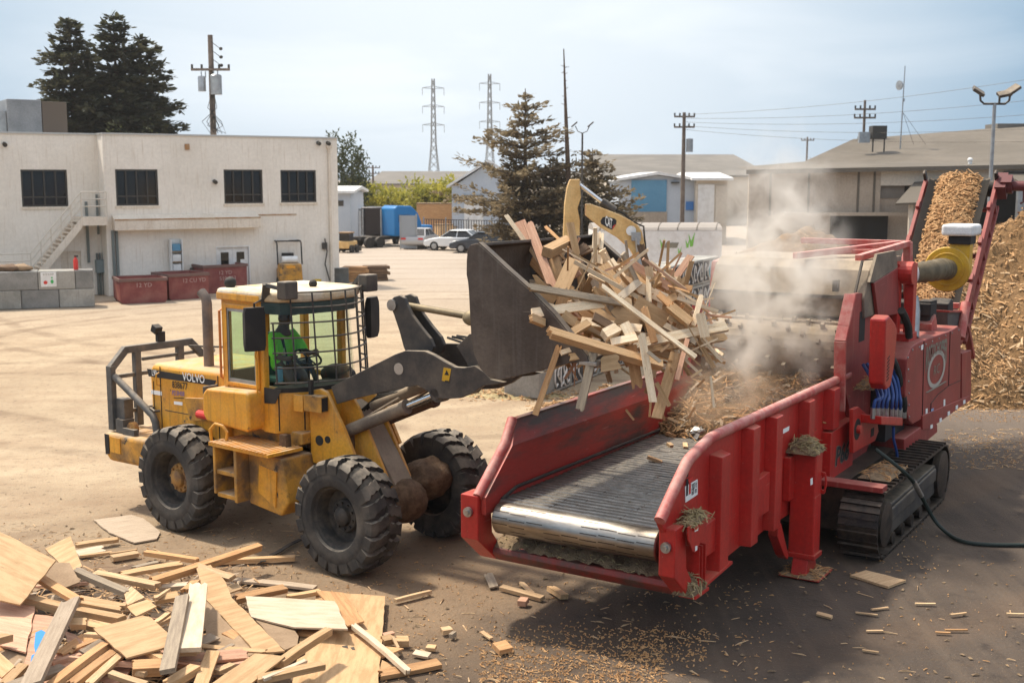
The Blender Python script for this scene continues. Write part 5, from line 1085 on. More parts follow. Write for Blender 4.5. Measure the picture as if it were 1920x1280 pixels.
for q in range(6): f = q / 5; rl_.tube([(l0 - run * n * f, ys0 + .03, zl - rise * n * f), (l0 - run * n * f, ys0 + .03, zl - rise * n * f + 1.05)], .03, 5)
rl_.tube([(l1, ys0 + .03, zl), (l1, ys0 + .03, zl + 1.05)], .03, 5); rl_.build('railing', mat('cream_railing', (.62, .56, .47), .6), so)
MB().box(l0 - run * n - 2.6, l0 - run * n, ys0, ys1, .55, .9).build('stair_base', m_stuccotrim, so)
# roof plant
rr = MB(); qa = BF.py(12, 240, 3.0)[0]; qb = BF.py(77, 240, 3.0)[0]; qc = BF.py(123, 240, 3.0)[0]
ru = root('rooftop_unit', BF.w((qa + qc) / 2, 3.6, RZ - .3), BF.deg, 'grey metal air-handling unit on the roof of the white building', 'rooftop unit'); hw_ = (qc - qa) / 2; hz_ = BF.py(60, 188, 3)[1] - RZ + .3
MB().box(-hw_, (qb - qa) - hw_ - .02, -1.0, 1.2, .35, hz_).build('cabinet', mat('grey_cabinet', (.26, .27, .28), .55, .3, col2=(.2, .21, .22), scale=1), ru, bevel=.03); MB().box((qb - qa) - hw_, hw_, -1.0, 1.2, .35, hz_ - .06).build('coil_box', mat('brown_coil', (.12, .095, .075), .8), ru, bevel=.02); MB().box(-hw_ - .3, hw_, -1.05, 1.25, 0, .33).build('curb', m_gloss, ru); MB().box(-hw_ - .5, -hw_ - .02, -.8, .8, .35, 1.3).build('side_duct', m_gloss, ru)

# ================================================================== skips, blocks and clutter by the building
def skip(u0, v0, u1, v1, h, lab, txt):
    a = G(u0, v0); b = G(u1, v1); f = Frame((a.x, a.y), degrees(atan2(b.y - a.y, b.x - a.x))); Lg = hypot(b.x - a.x, b.y - a.y)
    r = root('steel_skip', (a.x, a.y, 0), f.deg, lab, 'skip bin', 'maroon skips along the white building'); t = .06; D = 1.7
    m = MB().prism([(0, .08), (0, .0), (Lg, .0), (Lg + .0, h), (Lg - t, h), (Lg - t, .1), (t, .1), (t, h), (0, h)][0:0] or [(.08, 0), (Lg - .08, 0), (Lg, .12), (Lg, h), (0, h), (0, .12)], 'y', 0, t)
    m.prism([(.08, 0), (Lg - .08, 0), (Lg, .12), (Lg, h), (0, h), (0, .12)], 'y', D - t, D).box(0, t, t, D - t, .12, h).box(Lg - t, Lg, t, D - t, .12, h).box(.08, Lg - .08, t, D - t, 0, .1); m.build('bin_body', m_maroon, r)
    MB().box(-.04, Lg + .04, -.05, .03, h - .10, h + .02).box(-.04, Lg + .04, D - .03, D + .05, h - .10, h + .02).box(-.04, .03, .03, D - .03, h - .1, h + .02).box(Lg - .03, Lg + .04, .03, D - .03, h - .1, h + .02).build('top_rim', mat('faded_rim', (.17, .10, .085), .8), r)
    for k, s_ in enumerate(txt): text_mesh('stencil', s_, mat('faded_stencil', (.42, .30, .27), .8, fine=.2), r, (Lg * .36, -.004, h * .66 - k * .26), (1, 0, 0), (0, 0, 1), .17, ext=.002)
skip(226, 570, 314, 566, .98, 'maroon steel skip nearest the concrete blocks, faded white stencil', ['12 YD'])
skip(318, 563, 392, 558, 1.05, 'maroon steel skip in the middle of the row of skips', ['12 CU YD']); skip(383, 551, 464, 546, 1.22, 'tallest maroon skip, in front of the white double door', ['12 YD', '510 553'])
ba = G(0, 581); bb = G(180, 575); KF = Frame((bb.x, bb.y), degrees(atan2(bb.y - ba.y, bb.x - ba.x)))
def block(f, x0, x1, y0, y1, z0, z1, lab, grp, m=None, name='concrete_block'):
    o = MB().box(-(x1 - x0) / 2 + .008, (x1 - x0) / 2 - .008, -(y1 - y0) / 2, (y1 - y0) / 2, .004, z1 - z0 - .004).build(name, m or m_conc, None, bevel=.035)
    p = f.w((x0 + x1) / 2, (y0 + y1) / 2, z0); o.location = p; o.rotation_euler = (0, 0, radians(f.deg)); tag(o, lab, 'concrete block', grp); return o
gB = 'stacked concrete blocks in front of the stair'
fx = lambda u, v=540: KF.py(u, v, 0)[0]
zt = KF.py(90, 508, 0)[1]; z1 = zt / 2
for (u0, u1, lv, m, lab) in ((-30, 39, 0, m_conc, 'pale concrete block at the foot of the block wall, cut by the photo edge'), (39, 110, 0, m_concdark, 'dark grey concrete block in the middle of the bottom row'), (110, 177, 0, m_conc, 'light concrete block at the right end of the bottom row'),
        (-40, 72, 1, m_concdark, 'grey concrete block in the top row, left of the safety sign'), (72, 142, 1, m_conc, 'pale concrete block in the top row carrying the safety sign'), (142, 176, 1, m_concdark, 'short dark concrete block at the right end of the top row')):
    block(KF, fx(u0), fx(u1), 0, 1.0, z1 * lv, z1 * (lv + 1), lab, gB, m)
sa = KF.py(77, 538, -.02); sb = KF.py(105, 510, -.02); sgn_ = MB().box(0, sb[0] - sa[0], -.02, 0, 0, sb[1] - sa[1]).build('safety_notice', m_white); sgn_.location = KF.w(sa[0], -.005, sa[1]); sgn_.rotation_euler = (0, 0, radians(KF.deg)); tag(sgn_, 'white safety notice with red and green symbols on the concrete blocks', 'sign')
sw, sh = sb[0] - sa[0], sb[1] - sa[1]; text_mesh('lettering', 'STOP', m_greytext, sgn_, (sw * .15, -.022, sh * .8), (1, 0, 0), (0, 0, 1), sh * .12, width=sw * .7, ext=.002)
MB().ell((sw * .3, -.022, sh * .3), (sw * .13, .004, sw * .13)).build('red_symbol', m_redtext, sgn_); MB().ell((sw * .72, -.022, sh * .35), (sw * .1, .004, sw * .14)).ell((sw * .72, -.022, sh * .62), (sw * .06, .004, sw * .06)).build('green_symbol', mat('green_symbol', (.05, .4, .1), .6), sgn_)
q = KF.w(fx(144), .3, zt); fe = root('fire_extinguisher', q, 0, 'small red fire extinguisher standing on the block wall below the stair', 'fire extinguisher'); MB().lathe([(0, .09), (.38, .09), (.44, .05), (.5, .03), (.5, 0)], n=14).build('cylinder', m_redtext, fe, smooth=True); MB().box(-.04, .1, -.02, .02, .5, .56).build('valve', m_black, fe)
rng = random.Random(4)
for k, (u, lab) in enumerate(((16, 'bundle of brown rope on the block wall'), (38, 'heap of tan burlap on the block wall'))):
    o = MB().ell((0, 0, .1), (.5, .25, .16), 14, 10); o.v = [p + Vector((jag(p * 5), jag(p * 6), jag(p * 7))) * .06 for p in o.v]; o = o.build('cloth_bundle', W['b' if k else 'd'], smooth=True, angle=80); o.location = KF.w(fx(u), .4, zt + .01); tag(o, lab, 'bundle')
# white shelf board against the wall
h = hole(316, 449, 341, 526, -.1); shf = root('wall_shelf', BF.w(h[0], -.42, .6), BF.deg, 'narrow white shelf unit with bins against the white wall', 'shelf'); sw, sh = h[1] - h[0], h[3] - .6
MB().box(0, sw, .30, .34, 0, sh).box(0, .04, 0, .3, 0, sh).box(sw - .04, sw, 0, .3, 0, sh).build('board', m_white, shf)
for f, m in ((.72, m_bluedoor), (.46, m_white), (.22, m_white), (.05, m_yellowblower)): b_ = MB().box(.08, sw - .08, .05, .28, sh * f, sh * f + .30).build('bin', m if f > .1 else W['o'], shf); MB().box(.04, sw - .04, .02, .30, sh * f - .05, sh * f - .01).build('ledge', W['b'], shf)

# forklift behind the loader's cab (rear view)
q = G(545, 541); fk = root('forklift', q, 20, 'orange forklift with an open guard and a white gas bottle, by the white building', 'forklift')
MB().prism([(-.55, .35), (-.5, 1.15), (.5, 1.15), (.55, .35)], 'y', -.2, .5).build('counterweight', m_yellowdirtshade, fk, bevel=.08, seg=3); MB().box(-.5, .5, .5, 1.9, .4, .9).build('body', m_rimyellow, fk, bevel=.04)
o = MB()
for x in (-.55, .55): o.tube([(x, .0, 1.1), (x, .15, 2.05), (x, .35, 2.15), (x, 1.5, 2.15), (x, 1.75, 1.0)], .035, 6)
for k in range(5): o.bar((-.55, .4 + k * .25, 2.15), (.55, .4 + k * .25, 2.15), .05, .03)
o.bar((-.55, .35, 2.15), (.55, .35, 2.15), .06, .06).build('overhead_guard', m_black, fk); MB().cyl((-.35, .1, 1.32), (.35, .1, 1.32), .16, 16).build('gas_bottle', m_white, fk, smooth=True)
MB().box(-.28, .28, .55, .65, .95, 1.6).box(-.28, .28, .65, 1.1, .95, 1.08).build('seat', m_black, fk, bevel=.04); MB().box(-.45, -.3, 1.95, 2.05, .2, 2.6).box(.3, .45, 1.95, 2.05, .2, 2.6).build('mast', m_dark, fk)
for x in (-.45, .45):
    for y in (.2, 1.6): MB().cyl((x - .12, y, .27), (x + .12, y, .27), .27, 18).build('wheel', m_black, fk, smooth=True)
MB().box(-.2, .2, -.22, -.201, .95, 1.05).build('tail_light', m_orangetext, fk)
def pot(name, u, v, r, h, m, lab, cat, prof=None):
    o = MB().lathe(prof or [(0, r * .85), (.02, r * .9), (h, r), (h, r * .93), (.06, r * .8), (.06, 0)], n=20).build(name, m, smooth=True); p = G(u, v); o.location = p; return tag(o, lab, cat)
pot('plastic_bucket', 594, 541, .22, .42, mat('yellow_plastic', (.7, .45, .03), .5), 'yellow plastic bucket at the foot of the white wall', 'bucket'); pot('steel_drum', 641, 540, .34, .92, mat('drum_grey', (.085, .09, .085), .6, col2=(.12, .12, .11), scale=3), 'dark steel drum at the corner of the white building', 'drum', [(0, .33), (.3, .33), (.31, .345), (.33, .345), (.34, .33), (.6, .33), (.61, .345), (.63, .345), (.64, .33), (.9, .33), (.92, .345), (.92, .31), (.9, .0)])
pot('planter', 484, 538, .22, .45, m_winframe, 'small dark pot by the right leaf of the double door', 'pot')
def pallet(p, deg, lab, m, grp='pallet stacks by the white building', n=5):
    r = root('pallet', p, deg, lab, 'pallet', grp); o = MB()
    for k in range(7): o.box(-.6, .6, -.5 + k * .155, -.4 + k * .155, .12, .14)
    o.build('deck', m, r); o = MB()
    for y in (-.48, -.04, .40): o.box(-.6, .6, y, y + .09, .02, .12)
    o.build('stringer', m, r); MB().box(-.6, -.5, -.5, .5, 0, .02).box(.5, .6, -.5, .5, 0, .02).box(-.05, .05, -.5, .5, 0, .02).build('bottom_board', m, r); return r
p1 = G(665, 527); p2 = G(704, 525)
for k in range(5): pallet(p1 + Vector((rng.uniform(-.06, .06), 0, .142 * k)), rng.uniform(-8, 20), ('bottom', 'second', 'third', 'fourth', 'top')[k] + ' pallet of the orange-brown stack behind the drum', W['o'])
for k in range(5): pallet(p2 + Vector((rng.uniform(-.1, .1), rng.uniform(-.05, .05), .142 * k)), 12 + rng.uniform(-5, 5), ('bottom', 'second', 'third', 'fourth', 'top')[k] + ' pallet of the dark grey stack right of the drum', W['d'])

# ================================================================== graffitied block wall, excavator, trailer
ga = Vector((.62, 26.7, 0)); gbv = Vector((7.0, 40.2, 0)); QF = Frame((ga.x, ga.y), degrees(atan2(gbv.y - ga.y, gbv.x - ga.x))); gl = (gbv - ga).length; nbk = 8; bw = gl / nbk
m_teal = mat('teal_spray_paint', (.16, .36, .40), .8, fine=.15); m_spray = mat('white_spray_paint', (.62, .60, .56), .8, fine=.1); m_sprayb = mat('black_spray_paint', (.045, .042, .04), .8, fine=.2)
rows = ('bottom', 'middle', 'top'); cols = ('first', 'second', 'third', 'fourth', 'fifth', 'sixth', 'seventh', 'last')
rng = random.Random(9)
for i in range(nbk):
    for lv in range(3 if i else 2):
        o = block(QF, i * bw, (i + 1) * bw, 0, .9, lv * .8, (lv + 1) * .8, f'{cols[i]} block from the near end in the {rows[lv]} row of the graffitied wall', 'graffitied concrete block wall')
        s = bw / 2 - .02
        if (i in (0, 1, 2) and lv < 2) or (i >= 5 and lv >= 1) or rng.random() < .4:
            x0 = -s * (.05 if i == 0 else .95); MB().box(x0, s * .9, -.456, -.452, .08, .72).build('dark_paint', m_sprayb, o)
            st = MB()
            for k in range(5):
                x = x0 + (s * .9 - x0) * (k + .5) / 5; q = [(x + .13 * sin(t * 1.1 + k + i), -.462, .10 + .6 * t / 6) for t in range(7)] if k % 2 else [(x + .11 * cos(t * .9), -.462, .4 + .26 * sin(t * .9)) for t in range(7)]
                st.tube(q, .03, 5)
            st.build('spray_lettering', m_spray, o)
        if i in (3, 4, 7) and lv != 1: MB().box(-s * .3, s * .8, -.458, -.4535, .1, .7).build('teal_paint', m_teal, o)
# excavator: boom and stick reach over the wall, traced at the machine's own distance
EY = 36.0; XF = Frame((0, EY), 0)
ep = G(1130, 640); exv = root('excavator', (3.0, 36.6, 0), 0, 'tan excavator whose boom and stick rise behind the scrap wood', 'excavator')
m_cat = mat('excavator_tan_paint', (.70, .46, .19), .5, col2=(.57, .34, .12), scale=1.5, dust=DUST, damt=.5, spots=(.2, .13, .07), sscale=4, sthr=.7)
cx_ = lambda X, Y: (1040 + X / 6.4, 320 + Y / 6.4)
def eprism(name, pts, y0, y1, m, parent=exv, bev=.03, mm=cx_):
    q = [at(*mm(*p), EY + y0) for p in pts]; return MB().prism([(p.x - 3.0, p.z) for p in q], 'y', EY + y0 - 36.6, EY + y1 - 36.6).build(name, m, parent, bevel=bev)
boom = [(378, 400), (440, 402), (620, 465), (760, 520), (900, 590), (1000, 655), (1050, 730), (1085, 900), (1090, 1040), (1080, 1300), (900, 1300), (980, 1120), (960, 1040), (920, 960), (860, 900), (760, 810), (560, 690), (375, 540)]
bo_ = eprism('boom', boom, -.28, .28, m_cat)
eprism('stick', [(150, 200), (185, 105), (305, 102), (300, 160), (318, 320), (275, 450), (305, 600), (300, 800), (300, 1000), (100, 1000), (105, 740), (120, 400)], -.20, .22, m_cat)
a = at(*cx_(300, 170), EY); b = at(*cx_(560, 370), EY); c = at(*cx_(720, 480), EY); L3 = lambda p: Vector((p.x - 3.0, p.y - 36.6, p.z))
MB().cyl(L3(b), L3(c), .13, 14).build('stick_cylinder', m_dark, exv, smooth=True); MB().cyl(L3(a), L3(b), .06, 12).build('rod', m_chrome, MB.last, smooth=True)
a = at(*cx_(985, 800), EY - .4); b = at(*cx_(1025, 1140), EY - .4); MB().cyl(L3(a), L3(b), .07, 12).box(L3(a).x - .16, L3(a).x + .12, L3(a).y - .05, L3(a).y + .1, L3(a).z - .1, L3(a).z + .15).build('boom_cylinder', m_gloss, exv, smooth=True)
a = L3(at(*cx_(915, 720), EY - .3)); MB().lathe([(0, .03), (0, .14), (.06, .15), (.06, .02)], a, (0, -1, 0), 16).build('work_lamp', m_white, bo_, smooth=True)
a = L3(at(*cx_(620, 470), EY)); b = L3(at(*cx_(930, 610), EY)); MB().tube([a + Vector((0, 0, .05)), a * .7 + b * .3 + Vector((0, 0, .12)), a * .3 + b * .7 + Vector((0, 0, .12)), b], .04, 6).tube([b, b + Vector((.35, 0, -.15)), L3(at(*cx_(1075, 780), EY)), L3(at(*cx_(1100, 1000), EY))], .03, 6).build('boom_hose', m_black, exv, smooth=True)
eprism('emblem_panel', [(548, 605), (575, 560), (620, 550), (720, 575), (745, 600), (735, 650), (690, 710), (640, 690), (560, 640)], -.284, -.279, m_blacktext, bo_, 0)
eprism('emblem_corner', [(690, 708), (738, 640), (700, 665)], -.288, -.2845, m_redtext, bo_, 0)
a = L3(at(*cx_(606, 655), EY - .285)); b = L3(at(*cx_(690, 700), EY - .285)); text_mesh('lettering', 'CAT', m_whitetext, bo_, (a.x, a.y - .006, a.z), b - a, (0, 0, 1), .30, width=(b - a).length, off=.02, ext=.002)
MB().box(-1.1, 1.0, -.9, .9, .9, 1.75).build('house', m_cat, exv, bevel=.06); MB().box(-1.0, -.2, -.9, -.1, 1.75, 2.3).build('cab', m_black, exv, bevel=.05)
for x in (-1.05, .75): MB().prism([(-1.5, .3), (-1.3, .05), (1.3, .05), (1.5, .3), (1.5, .5), (1.3, .75), (-1.3, .75), (-1.5, .5)], 'x', x, x + .45).build('track', m_track, exv, bevel=.04)
# white box trailer with a rounded tarpaulin roof
q0 = at(1112, 480, 56); q1 = at(1348, 480, 57); tz = at(1270, 432, 56).z
tr = root('box_trailer', (q0.x, q0.y, 0), 2, 'white walled trailer with a rounded grey cover and green leaf marks', 'trailer'); TL_ = q1.x - q0.x
MB().box(0, TL_, 0, 2.4, .95, tz).build('box_side', m_white, tr, bevel=.03); MB().prism([(-.02, tz), (.1, tz + .12), (.5, tz + .26), (1.2, tz + .32), (1.9, tz + .26), (2.3, tz + .12), (2.42, tz)], 'x', 0, TL_).build('cover', mat('grey_tarpaulin', (.33, .29, .25), .8, fine=.1), tr)
o = MB()
for k in range(7): x = TL_ * (.05 + k * .15); o.tube([(x + yy * .3, yy, zz + .01) for yy, zz in ((-.02, tz), (.1, tz + .12), (.5, tz + .26), (1.2, tz + .32), (1.9, tz + .26))], .02, 5)
o.build('cover_strap', m_dark, tr)
f = lambda u, v: (at(u, v, 56).x - q0.x, at(u, v, 56).z)
for u, v, s in ((1241, 458, 1), (1296, 452, 1.4), (1289, 458, .9), (1274, 472, .8)): x, z = f(u, v); MB().prism([(x - .08 * s, z + .25 * s), (x - .02, z - .2 * s), (x + .08 * s, z - .18 * s), (x + .14 * s, z + .3 * s), (x + .03, z)], 'y', -.012, -.004).build('leaf_mark', mat('leaf_green', (.22, .52, .10), .7), tr)
x0, z0 = f(1245, 465); x1, z1_ = f(1274, 455); MB().prism([(x0, z0), (x1 - .1, z0), (x1, z1_), (x0 + .1, z1_)], 'y', -.012, -.004).build('sign_panel', m_greytext, tr)
for x in (1.0, 2.2, TL_ - 1): MB().cyl((x, .1, .5), (x, .4, .5), .5, 18).build('wheel', m_black, tr, smooth=True)

# ================================================================== chip heaps
def big_heap(name, cx, cy, rx, ry, h, seed, lab, m=m_chipbase, n=1500, pw=1.0, sm=.10, sM=.28, res=64):
    def f(a, b):
        x = (a * 2 - 1); y = (b * 2 - 1); r = sqrt(x * x + y * y); e = max(0, 1 - r) ** pw
        nn = n3(cx + x * rx, cy + y * ry, seed, .45) * .5 + n3(cx + x * rx, cy + y * ry, seed + 5, 1.7) * .22
        return Vector((cx + x * rx, cy + y * ry, -.05 + (h * e) * (1 + .30 * nn) + .30 * nn * min(1, e * 4) + (.06 * n3(x * rx, y * ry, 2, 4) if e > .02 else 0)))
    o = MB().grid(f, res, res).build(name, m, None, clean=False, smooth=True, angle=180); tag(o, lab, None, None, 'stuff')
    if n:
        [tag(chips_on(heap_fn(f), int(n * q), seed + j, sm * e, sM * e, .05, None, wide=.04 * e).build(nm, mm, None, clean=False), None, None, None, 'stuff') for j, (q, e, mm, nm) in enumerate(((1.0, 1, m_chip, 'chip_pieces'), (.8, .8, m_chipdark, 'dark_chip_pieces'), (.3, 1.3, W['p'], 'pale_chip_pieces')))]
big_heap('chip_heap', 14.8, 31.0, 6.4, 5.8, 5.0, 2, 'tall heap of fresh wood chips behind the conveyor', n=9000, pw=.85, res=90, sm=.06, sM=.2)
big_heap('chip_heap', 11.0, 29.4, 3.6, 3.8, 2.7, 8, 'chips falling from the conveyor onto the heap', n=6500, pw=.8, m=m_chipbase, sm=.05, sM=.18)
big_heap('chip_heap', 12.5, 50, 7, 5, 2.9, 4, 'low tan chip heap beyond the grinder', n=900, sm=.15, sM=.4); big_heap('chip_heap', 19.5, 48, 5, 5, 2.9, 6, 'chip heap in front of the dark shed opening', n=700, sm=.15, sM=.4)
big_heap('chip_heap', 27, 52, 7, 5, 3.2, 7, 'chip heap by the open shed', n=500, sm=.15, sM=.4)
big_heap('chip_heap', 2.0, 25.4, 1.7, 1.5, .55, 5, 'small spill of chips at the foot of the graffitied wall', n=900, sm=.05, sM=.14, res=30); big_heap('chip_heap', .2, 27.4, 1.4, .8, .22, 15, 'thin scatter of straw-coloured chips near the block wall', n=400, sm=.05, sM=.14, res=20, m=m_straw)

# ================================================================== vehicles far back in the yard
def car(p, deg, lab, paint, L_=4.5):
    r = root('parked_car', p, deg, lab, 'car', 'cars parked across the yard'); W_ = .86
    prof = [(-2.2, .35), (-2.22, .62), (-2.1, .88), (-1.45, .95), (1.0, .93), (1.75, .82), (2.15, .66), (2.22, .40), (2.1, .28), (-2.1, .28)]
    MB().prism(prof, 'y', -W_, W_).build('body', paint, r, bevel=.07, seg=3, smooth=True)
    def loft(a, b, z0, z1, wi): return [(a[0], -W_ + .06, z0), (a[1], -W_ + .06, z0), (b[1], -wi, z1), (b[0], -wi, z1), (a[0], W_ - .06, z0), (a[1], W_ - .06, z0), (b[1], wi, z1), (b[0], wi, z1)]
    F6 = [(0, 1, 2, 3), (4, 7, 6, 5), (0, 4, 5, 1), (3, 2, 6, 7), (0, 3, 7, 4), (1, 5, 6, 2)]
    MB().add(loft((-1.65, .95), (-.95, .25), .93, 1.38, .60), F6).build('window', m_window, r, bevel=.03); MB().add(loft((-.98, .28), (-.85, .12), 1.383, 1.45, .58), F6).build('roof', paint, r, bevel=.04, seg=2, smooth=True)
    for s in (-1, 1):
        for (a, b) in (((-1.66, .93), (-.95, 1.4)), ((-.30, .93), (-.32, 1.4)), ((.96, .93), (.25, 1.4))): MB().bar((a[0], s * (W_ - .055), a[1]), (b[0], s * .60, b[1]), .07, .05).build('pillar', paint, r)
    for x in (-1.35, 1.38):
        for s in (-1, 1): w_ = MB().cyl((x, s * (W_ - .2), .31), (x, s * (W_ + .01), .31), .32, 20).build('wheel', m_black, r, smooth=True); MB().lathe([(0, .2), (.02, .19), (.03, .05), (.03, 0)], (x, s * (W_ + .01), .31), (0, s, 0), 14).build('rim', m_gloss, w_, smooth=True)
    for s in (-1, 1): MB().box(-2.24, -2.16, s * .8 - (.0 if s < 0 else .34), s * .8 + (.34 if s < 0 else .0), .68, .80).build('tail_light', m_redtext, r); MB().box(2.08, 2.17, s * .78 - (.0 if s < 0 else .3), s * .78 + (.3 if s < 0 else 0), .60, .72).build('headlight', m_white, r)
    return r
cpaint = mat('white_car_paint', (.72, .73, .73), .25, fine=0, spec=.6); cs = mat('silver_car_paint', (.42, .41, .40), .3, .3, fine=0); cdk = mat('dark_blue_car_paint', (.035, .045, .06), .22, fine=0, spec=.6)
car(G(789, 464), 78, 'silver sedan seen from behind, parked left of the white one', cs); car(G(857, 469), 160, 'white sedan seen side on in the middle of the parked cars', cpaint); car(G(905, 473), 175, 'dark blue car partly hidden by the loader bucket', cdk)
def tractor(p, deg, lab, m, blunt):
    r = root('truck_tractor', p, deg, lab, 'truck', 'truck tractors parked across the yard')
    MB().prism([(.2, 1.0), (.2, 3.7), (.6, 3.95), (2.2, 3.9), (3.0, 3.2), (3.4, 2.3), (3.5, 1.0)] if not blunt else [(.2, 1.0), (.2, 3.75), (2.4, 3.8), (2.6, 2.9), (2.6, 1.0)], 'y', -1.2, 1.2).build('sleeper_cab', m, r, bevel=.12, seg=3, smooth=True)
    r.scale = (.76, .76, .76); MB().box(3.4, 5.0, -.9, .9, .9, 2.0).build('bonnet', m, r, bevel=.15, seg=3); MB().box(-3.2, 3.5, -.45, .45, .7, 1.0).build('chassis', m_black, r)
    for s in (-1, 1): MB().box(.6, 2.0, s * 1.2 - .02, s * 1.2 + .02, 2.4, 3.1).build('side_panel', m_dark if blunt else mat('blue_shade_panel', (.02, .12, .26), .5), r)
    MB().cyl((.05, .9, 1.0), (.05, .9, 3.6), .09, 10).build('exhaust_stack', m_gloss, r)
    for x in (-2.6, -1.4, 4.0):
        for s in (-1, 1): MB().cyl((x, s * .75, .5), (x, s * 1.15, .5), .5, 20).build('wheel', m_black, r, smooth=True)
tractor(G(697, 461), 74, 'black truck tractor with a tall sleeper, left of the blue one', mat('black_truck_paint', (.022, .014, .014), .35, fine=.1), True); tractor(G(738, 463) + Vector((-.6, .6, 0)), 40, 'bright blue truck tractor with a sloped roof fairing', mat('blue_truck_paint', (.012, .17, .42), .35, fine=.05), False)
def contain(p, sx, sy, h, deg, lab, m):
    r = root('shipping_container', p, deg, lab, 'container'); o = MB().box(0, sx, 0, sy, .15, h); 
    for k in range(int(sx / .3)): o.box(.1 + k * .3, .22 + k * .3, -.03, -.001, .3, h - .2)
    o.build('shell', m, r); MB().box(0, sx, -.05, -.032, h - .15, h).box(0, sx, -.05, -.032, .15, .3).box(0, .12, -.05, -.032, .3, h - .15).box(sx - .12, sx, -.05, -.032, .3, h - .15).build('corner_frame', m_gloss, r)
    for x in (sx * .3, sx * .7): MB().cyl((x, -.07, .3), (x, -.07, h - .2), .02, 6).build('lock_rod', m_gloss, r)
q = G(634, 451); contain(q, 2.4, 5.5, 2.55, 8, 'white shipping container with door bars beside the black truck', m_white)
q = G(652, 473); fl = root('skid_loader', q, 70, 'small tan yard machine half hidden by the white building corner', 'loader'); MB().box(-1, 1, -.7, .7, .45, 1.25).build('body', m_cat, fl, bevel=.08); MB().box(-.8, .3, -.6, .6, 1.25, 2.1).build('cab', m_window, fl, bevel=.05); MB().box(-.9, .4, -.7, .7, 2.1, 2.25).build('roof', W['b'], fl, bevel=.03)
for x in (-.6, .6):
    for s in (-1, 1): MB().cyl((x, s * .7, .42), (x, s * .98, .42), .42, 18).build('wheel', m_black, fl, smooth=True)
MB().box(1.0, 1.6, -.9, .9, .1, .6).build('bucket', m_dark, fl, bevel=.03); fl.scale = (.62, .62, .62)
# gate leaf, fence and clutter
q = G(751, 467); gt = root('gate_leaf', q, 4, 'tall grey mesh gate leaf standing in front of the silver car', 'gate'); hgt = at(765, 404, q.y).z; gw_ = at(781, 460, q.y).x - q.x
MB().box(0, gw_, -.02, .02, .05, hgt).build('panel', mat('grey_mesh_panel', (.30, .32, .34), .7, fine=.15), gt); MB().cyl((gw_, 0, 0), (gw_, 0, hgt + .1), .06, 8).cyl((0, 0, 0), (0, 0, hgt), .05, 8).build('post', m_gloss, gt)
fa = G(795, 459); fb = G(1010, 466); fn = root('mesh_fence', fa, degrees(atan2(fb.y - fa.y, fb.x - fa.x)), 'grey wire yard fence with steel posts behind the parked cars', 'fence'); fl_ = (fb - fa).length; o = MB()
for k in range(int(fl_ / .22)): o.box(k * .22, k * .22 + .05, -.01, .01, .1, 1.9)
o.box(0, fl_, -.02, .02, 1.9, 1.95).build('mesh', m_winframe, fn)
for k in range(6): MB().cyl((k * fl_ / 5, 0, 0), (k * fl_ / 5, 0, 2.1), .05, 8).build('post', m_gloss, fn)
for k, (u, v, sz, m, lab) in enumerate(((815, 452, (3.2, 1.5, 2.9), W['o'], 'orange-brown crate stack behind the yard fence'), (808, 446, (1.6, 1.0, 1.8), m_bluedoor, 'small blue tank behind the yard fence'), (838, 456, (2.0, 1.2, 1.1), W['w'], 'pale wrapped bundle by the yard fence'), (826, 458, (1.2, 1.0, 1.3), W['p'], 'light timber crate left of the wrapped bundle'))):
    p = G(u, v) + Vector((0, 3 + k * .5, 0)); cr = root('storage_crate', p, 10 * k, lab, 'crate'); MB().box(-sz[0] / 2, sz[0] / 2, -sz[1] / 2, sz[1] / 2, .1, sz[2]).build('box', m, cr, bevel=.05); MB().box(-sz[0] / 2 - .04, sz[0] / 2 + .04, -sz[1] / 2 - .04, sz[1] / 2 + .04, sz[2], sz[2] + .08).build('lid', W['b'], cr, bevel=.02)

# ================================================================== far buildings
def gabled(name, u0, u1, vg, ve, Y, depth, rise, lab, wm, rm, ridge_along='x', feats=None, over=.4):
    """front wall at distance Y between photo columns u0 and u1, eave at photo row ve"""
    x0 = at(u0, ve, Y).x; x1 = at(u1, ve, Y).x; ze = at(u0, ve, Y).z; r = root(name, (x0, Y, 0), 0, lab, 'building'); Wd = x1 - x0
    MB().box(0, Wd, 0, depth, 0, ze).build('wall', wm, r)
    if ridge_along == 'x': MB().prism([(-over, ze - .02), (depth / 2, ze + rise), (depth + over, ze - .02), (depth + over, ze + .18), (depth / 2, ze + rise + .22), (-over, ze + .18)], 'x', -over, Wd + over).build('roof', rm, r); MB().prism([(0, ze), (depth, ze), (depth / 2, ze + rise - .05)], 'x', .05, Wd - .05).build('gable', wm, r)
    else: MB().prism([(-over, ze - .02), (Wd / 2, ze + rise), (Wd + over, ze - .02), (Wd + over, ze + .18), (Wd / 2, ze + rise + .22), (-over, ze + .18)], 'y', -over, depth + over).build('roof', rm, r); MB().prism([(0, ze), (Wd, ze), (Wd / 2, ze + rise - .05)], 'y', .03, depth - .03).build('gable', wm, r)
    def rect(nm, ua, va, ub, vb, m, pr=.06, par=None):
        a = at(ua, va, Y); b = at(ub, vb, Y); return MB().box(a.x - x0, b.x - x0, -pr, -.004, max(.02, b.z), a.z).build(nm, m, par or r)
    return r, rect, Wd, ze
r, rect, *_ = gabled('warehouse', 690, 1180, 400, 347, 150, 40, 1.6, 'long grey-roofed warehouse beyond the yellow bamboo', m_creamwall, m_roofgrey)
r, rect, *_ = gabled('workshop_building', 847, 985, 445, 352, 96, 14, 2.0, 'pale blue workshop with a white roller door behind the cedar', m_bluewall, m_white, 'y')
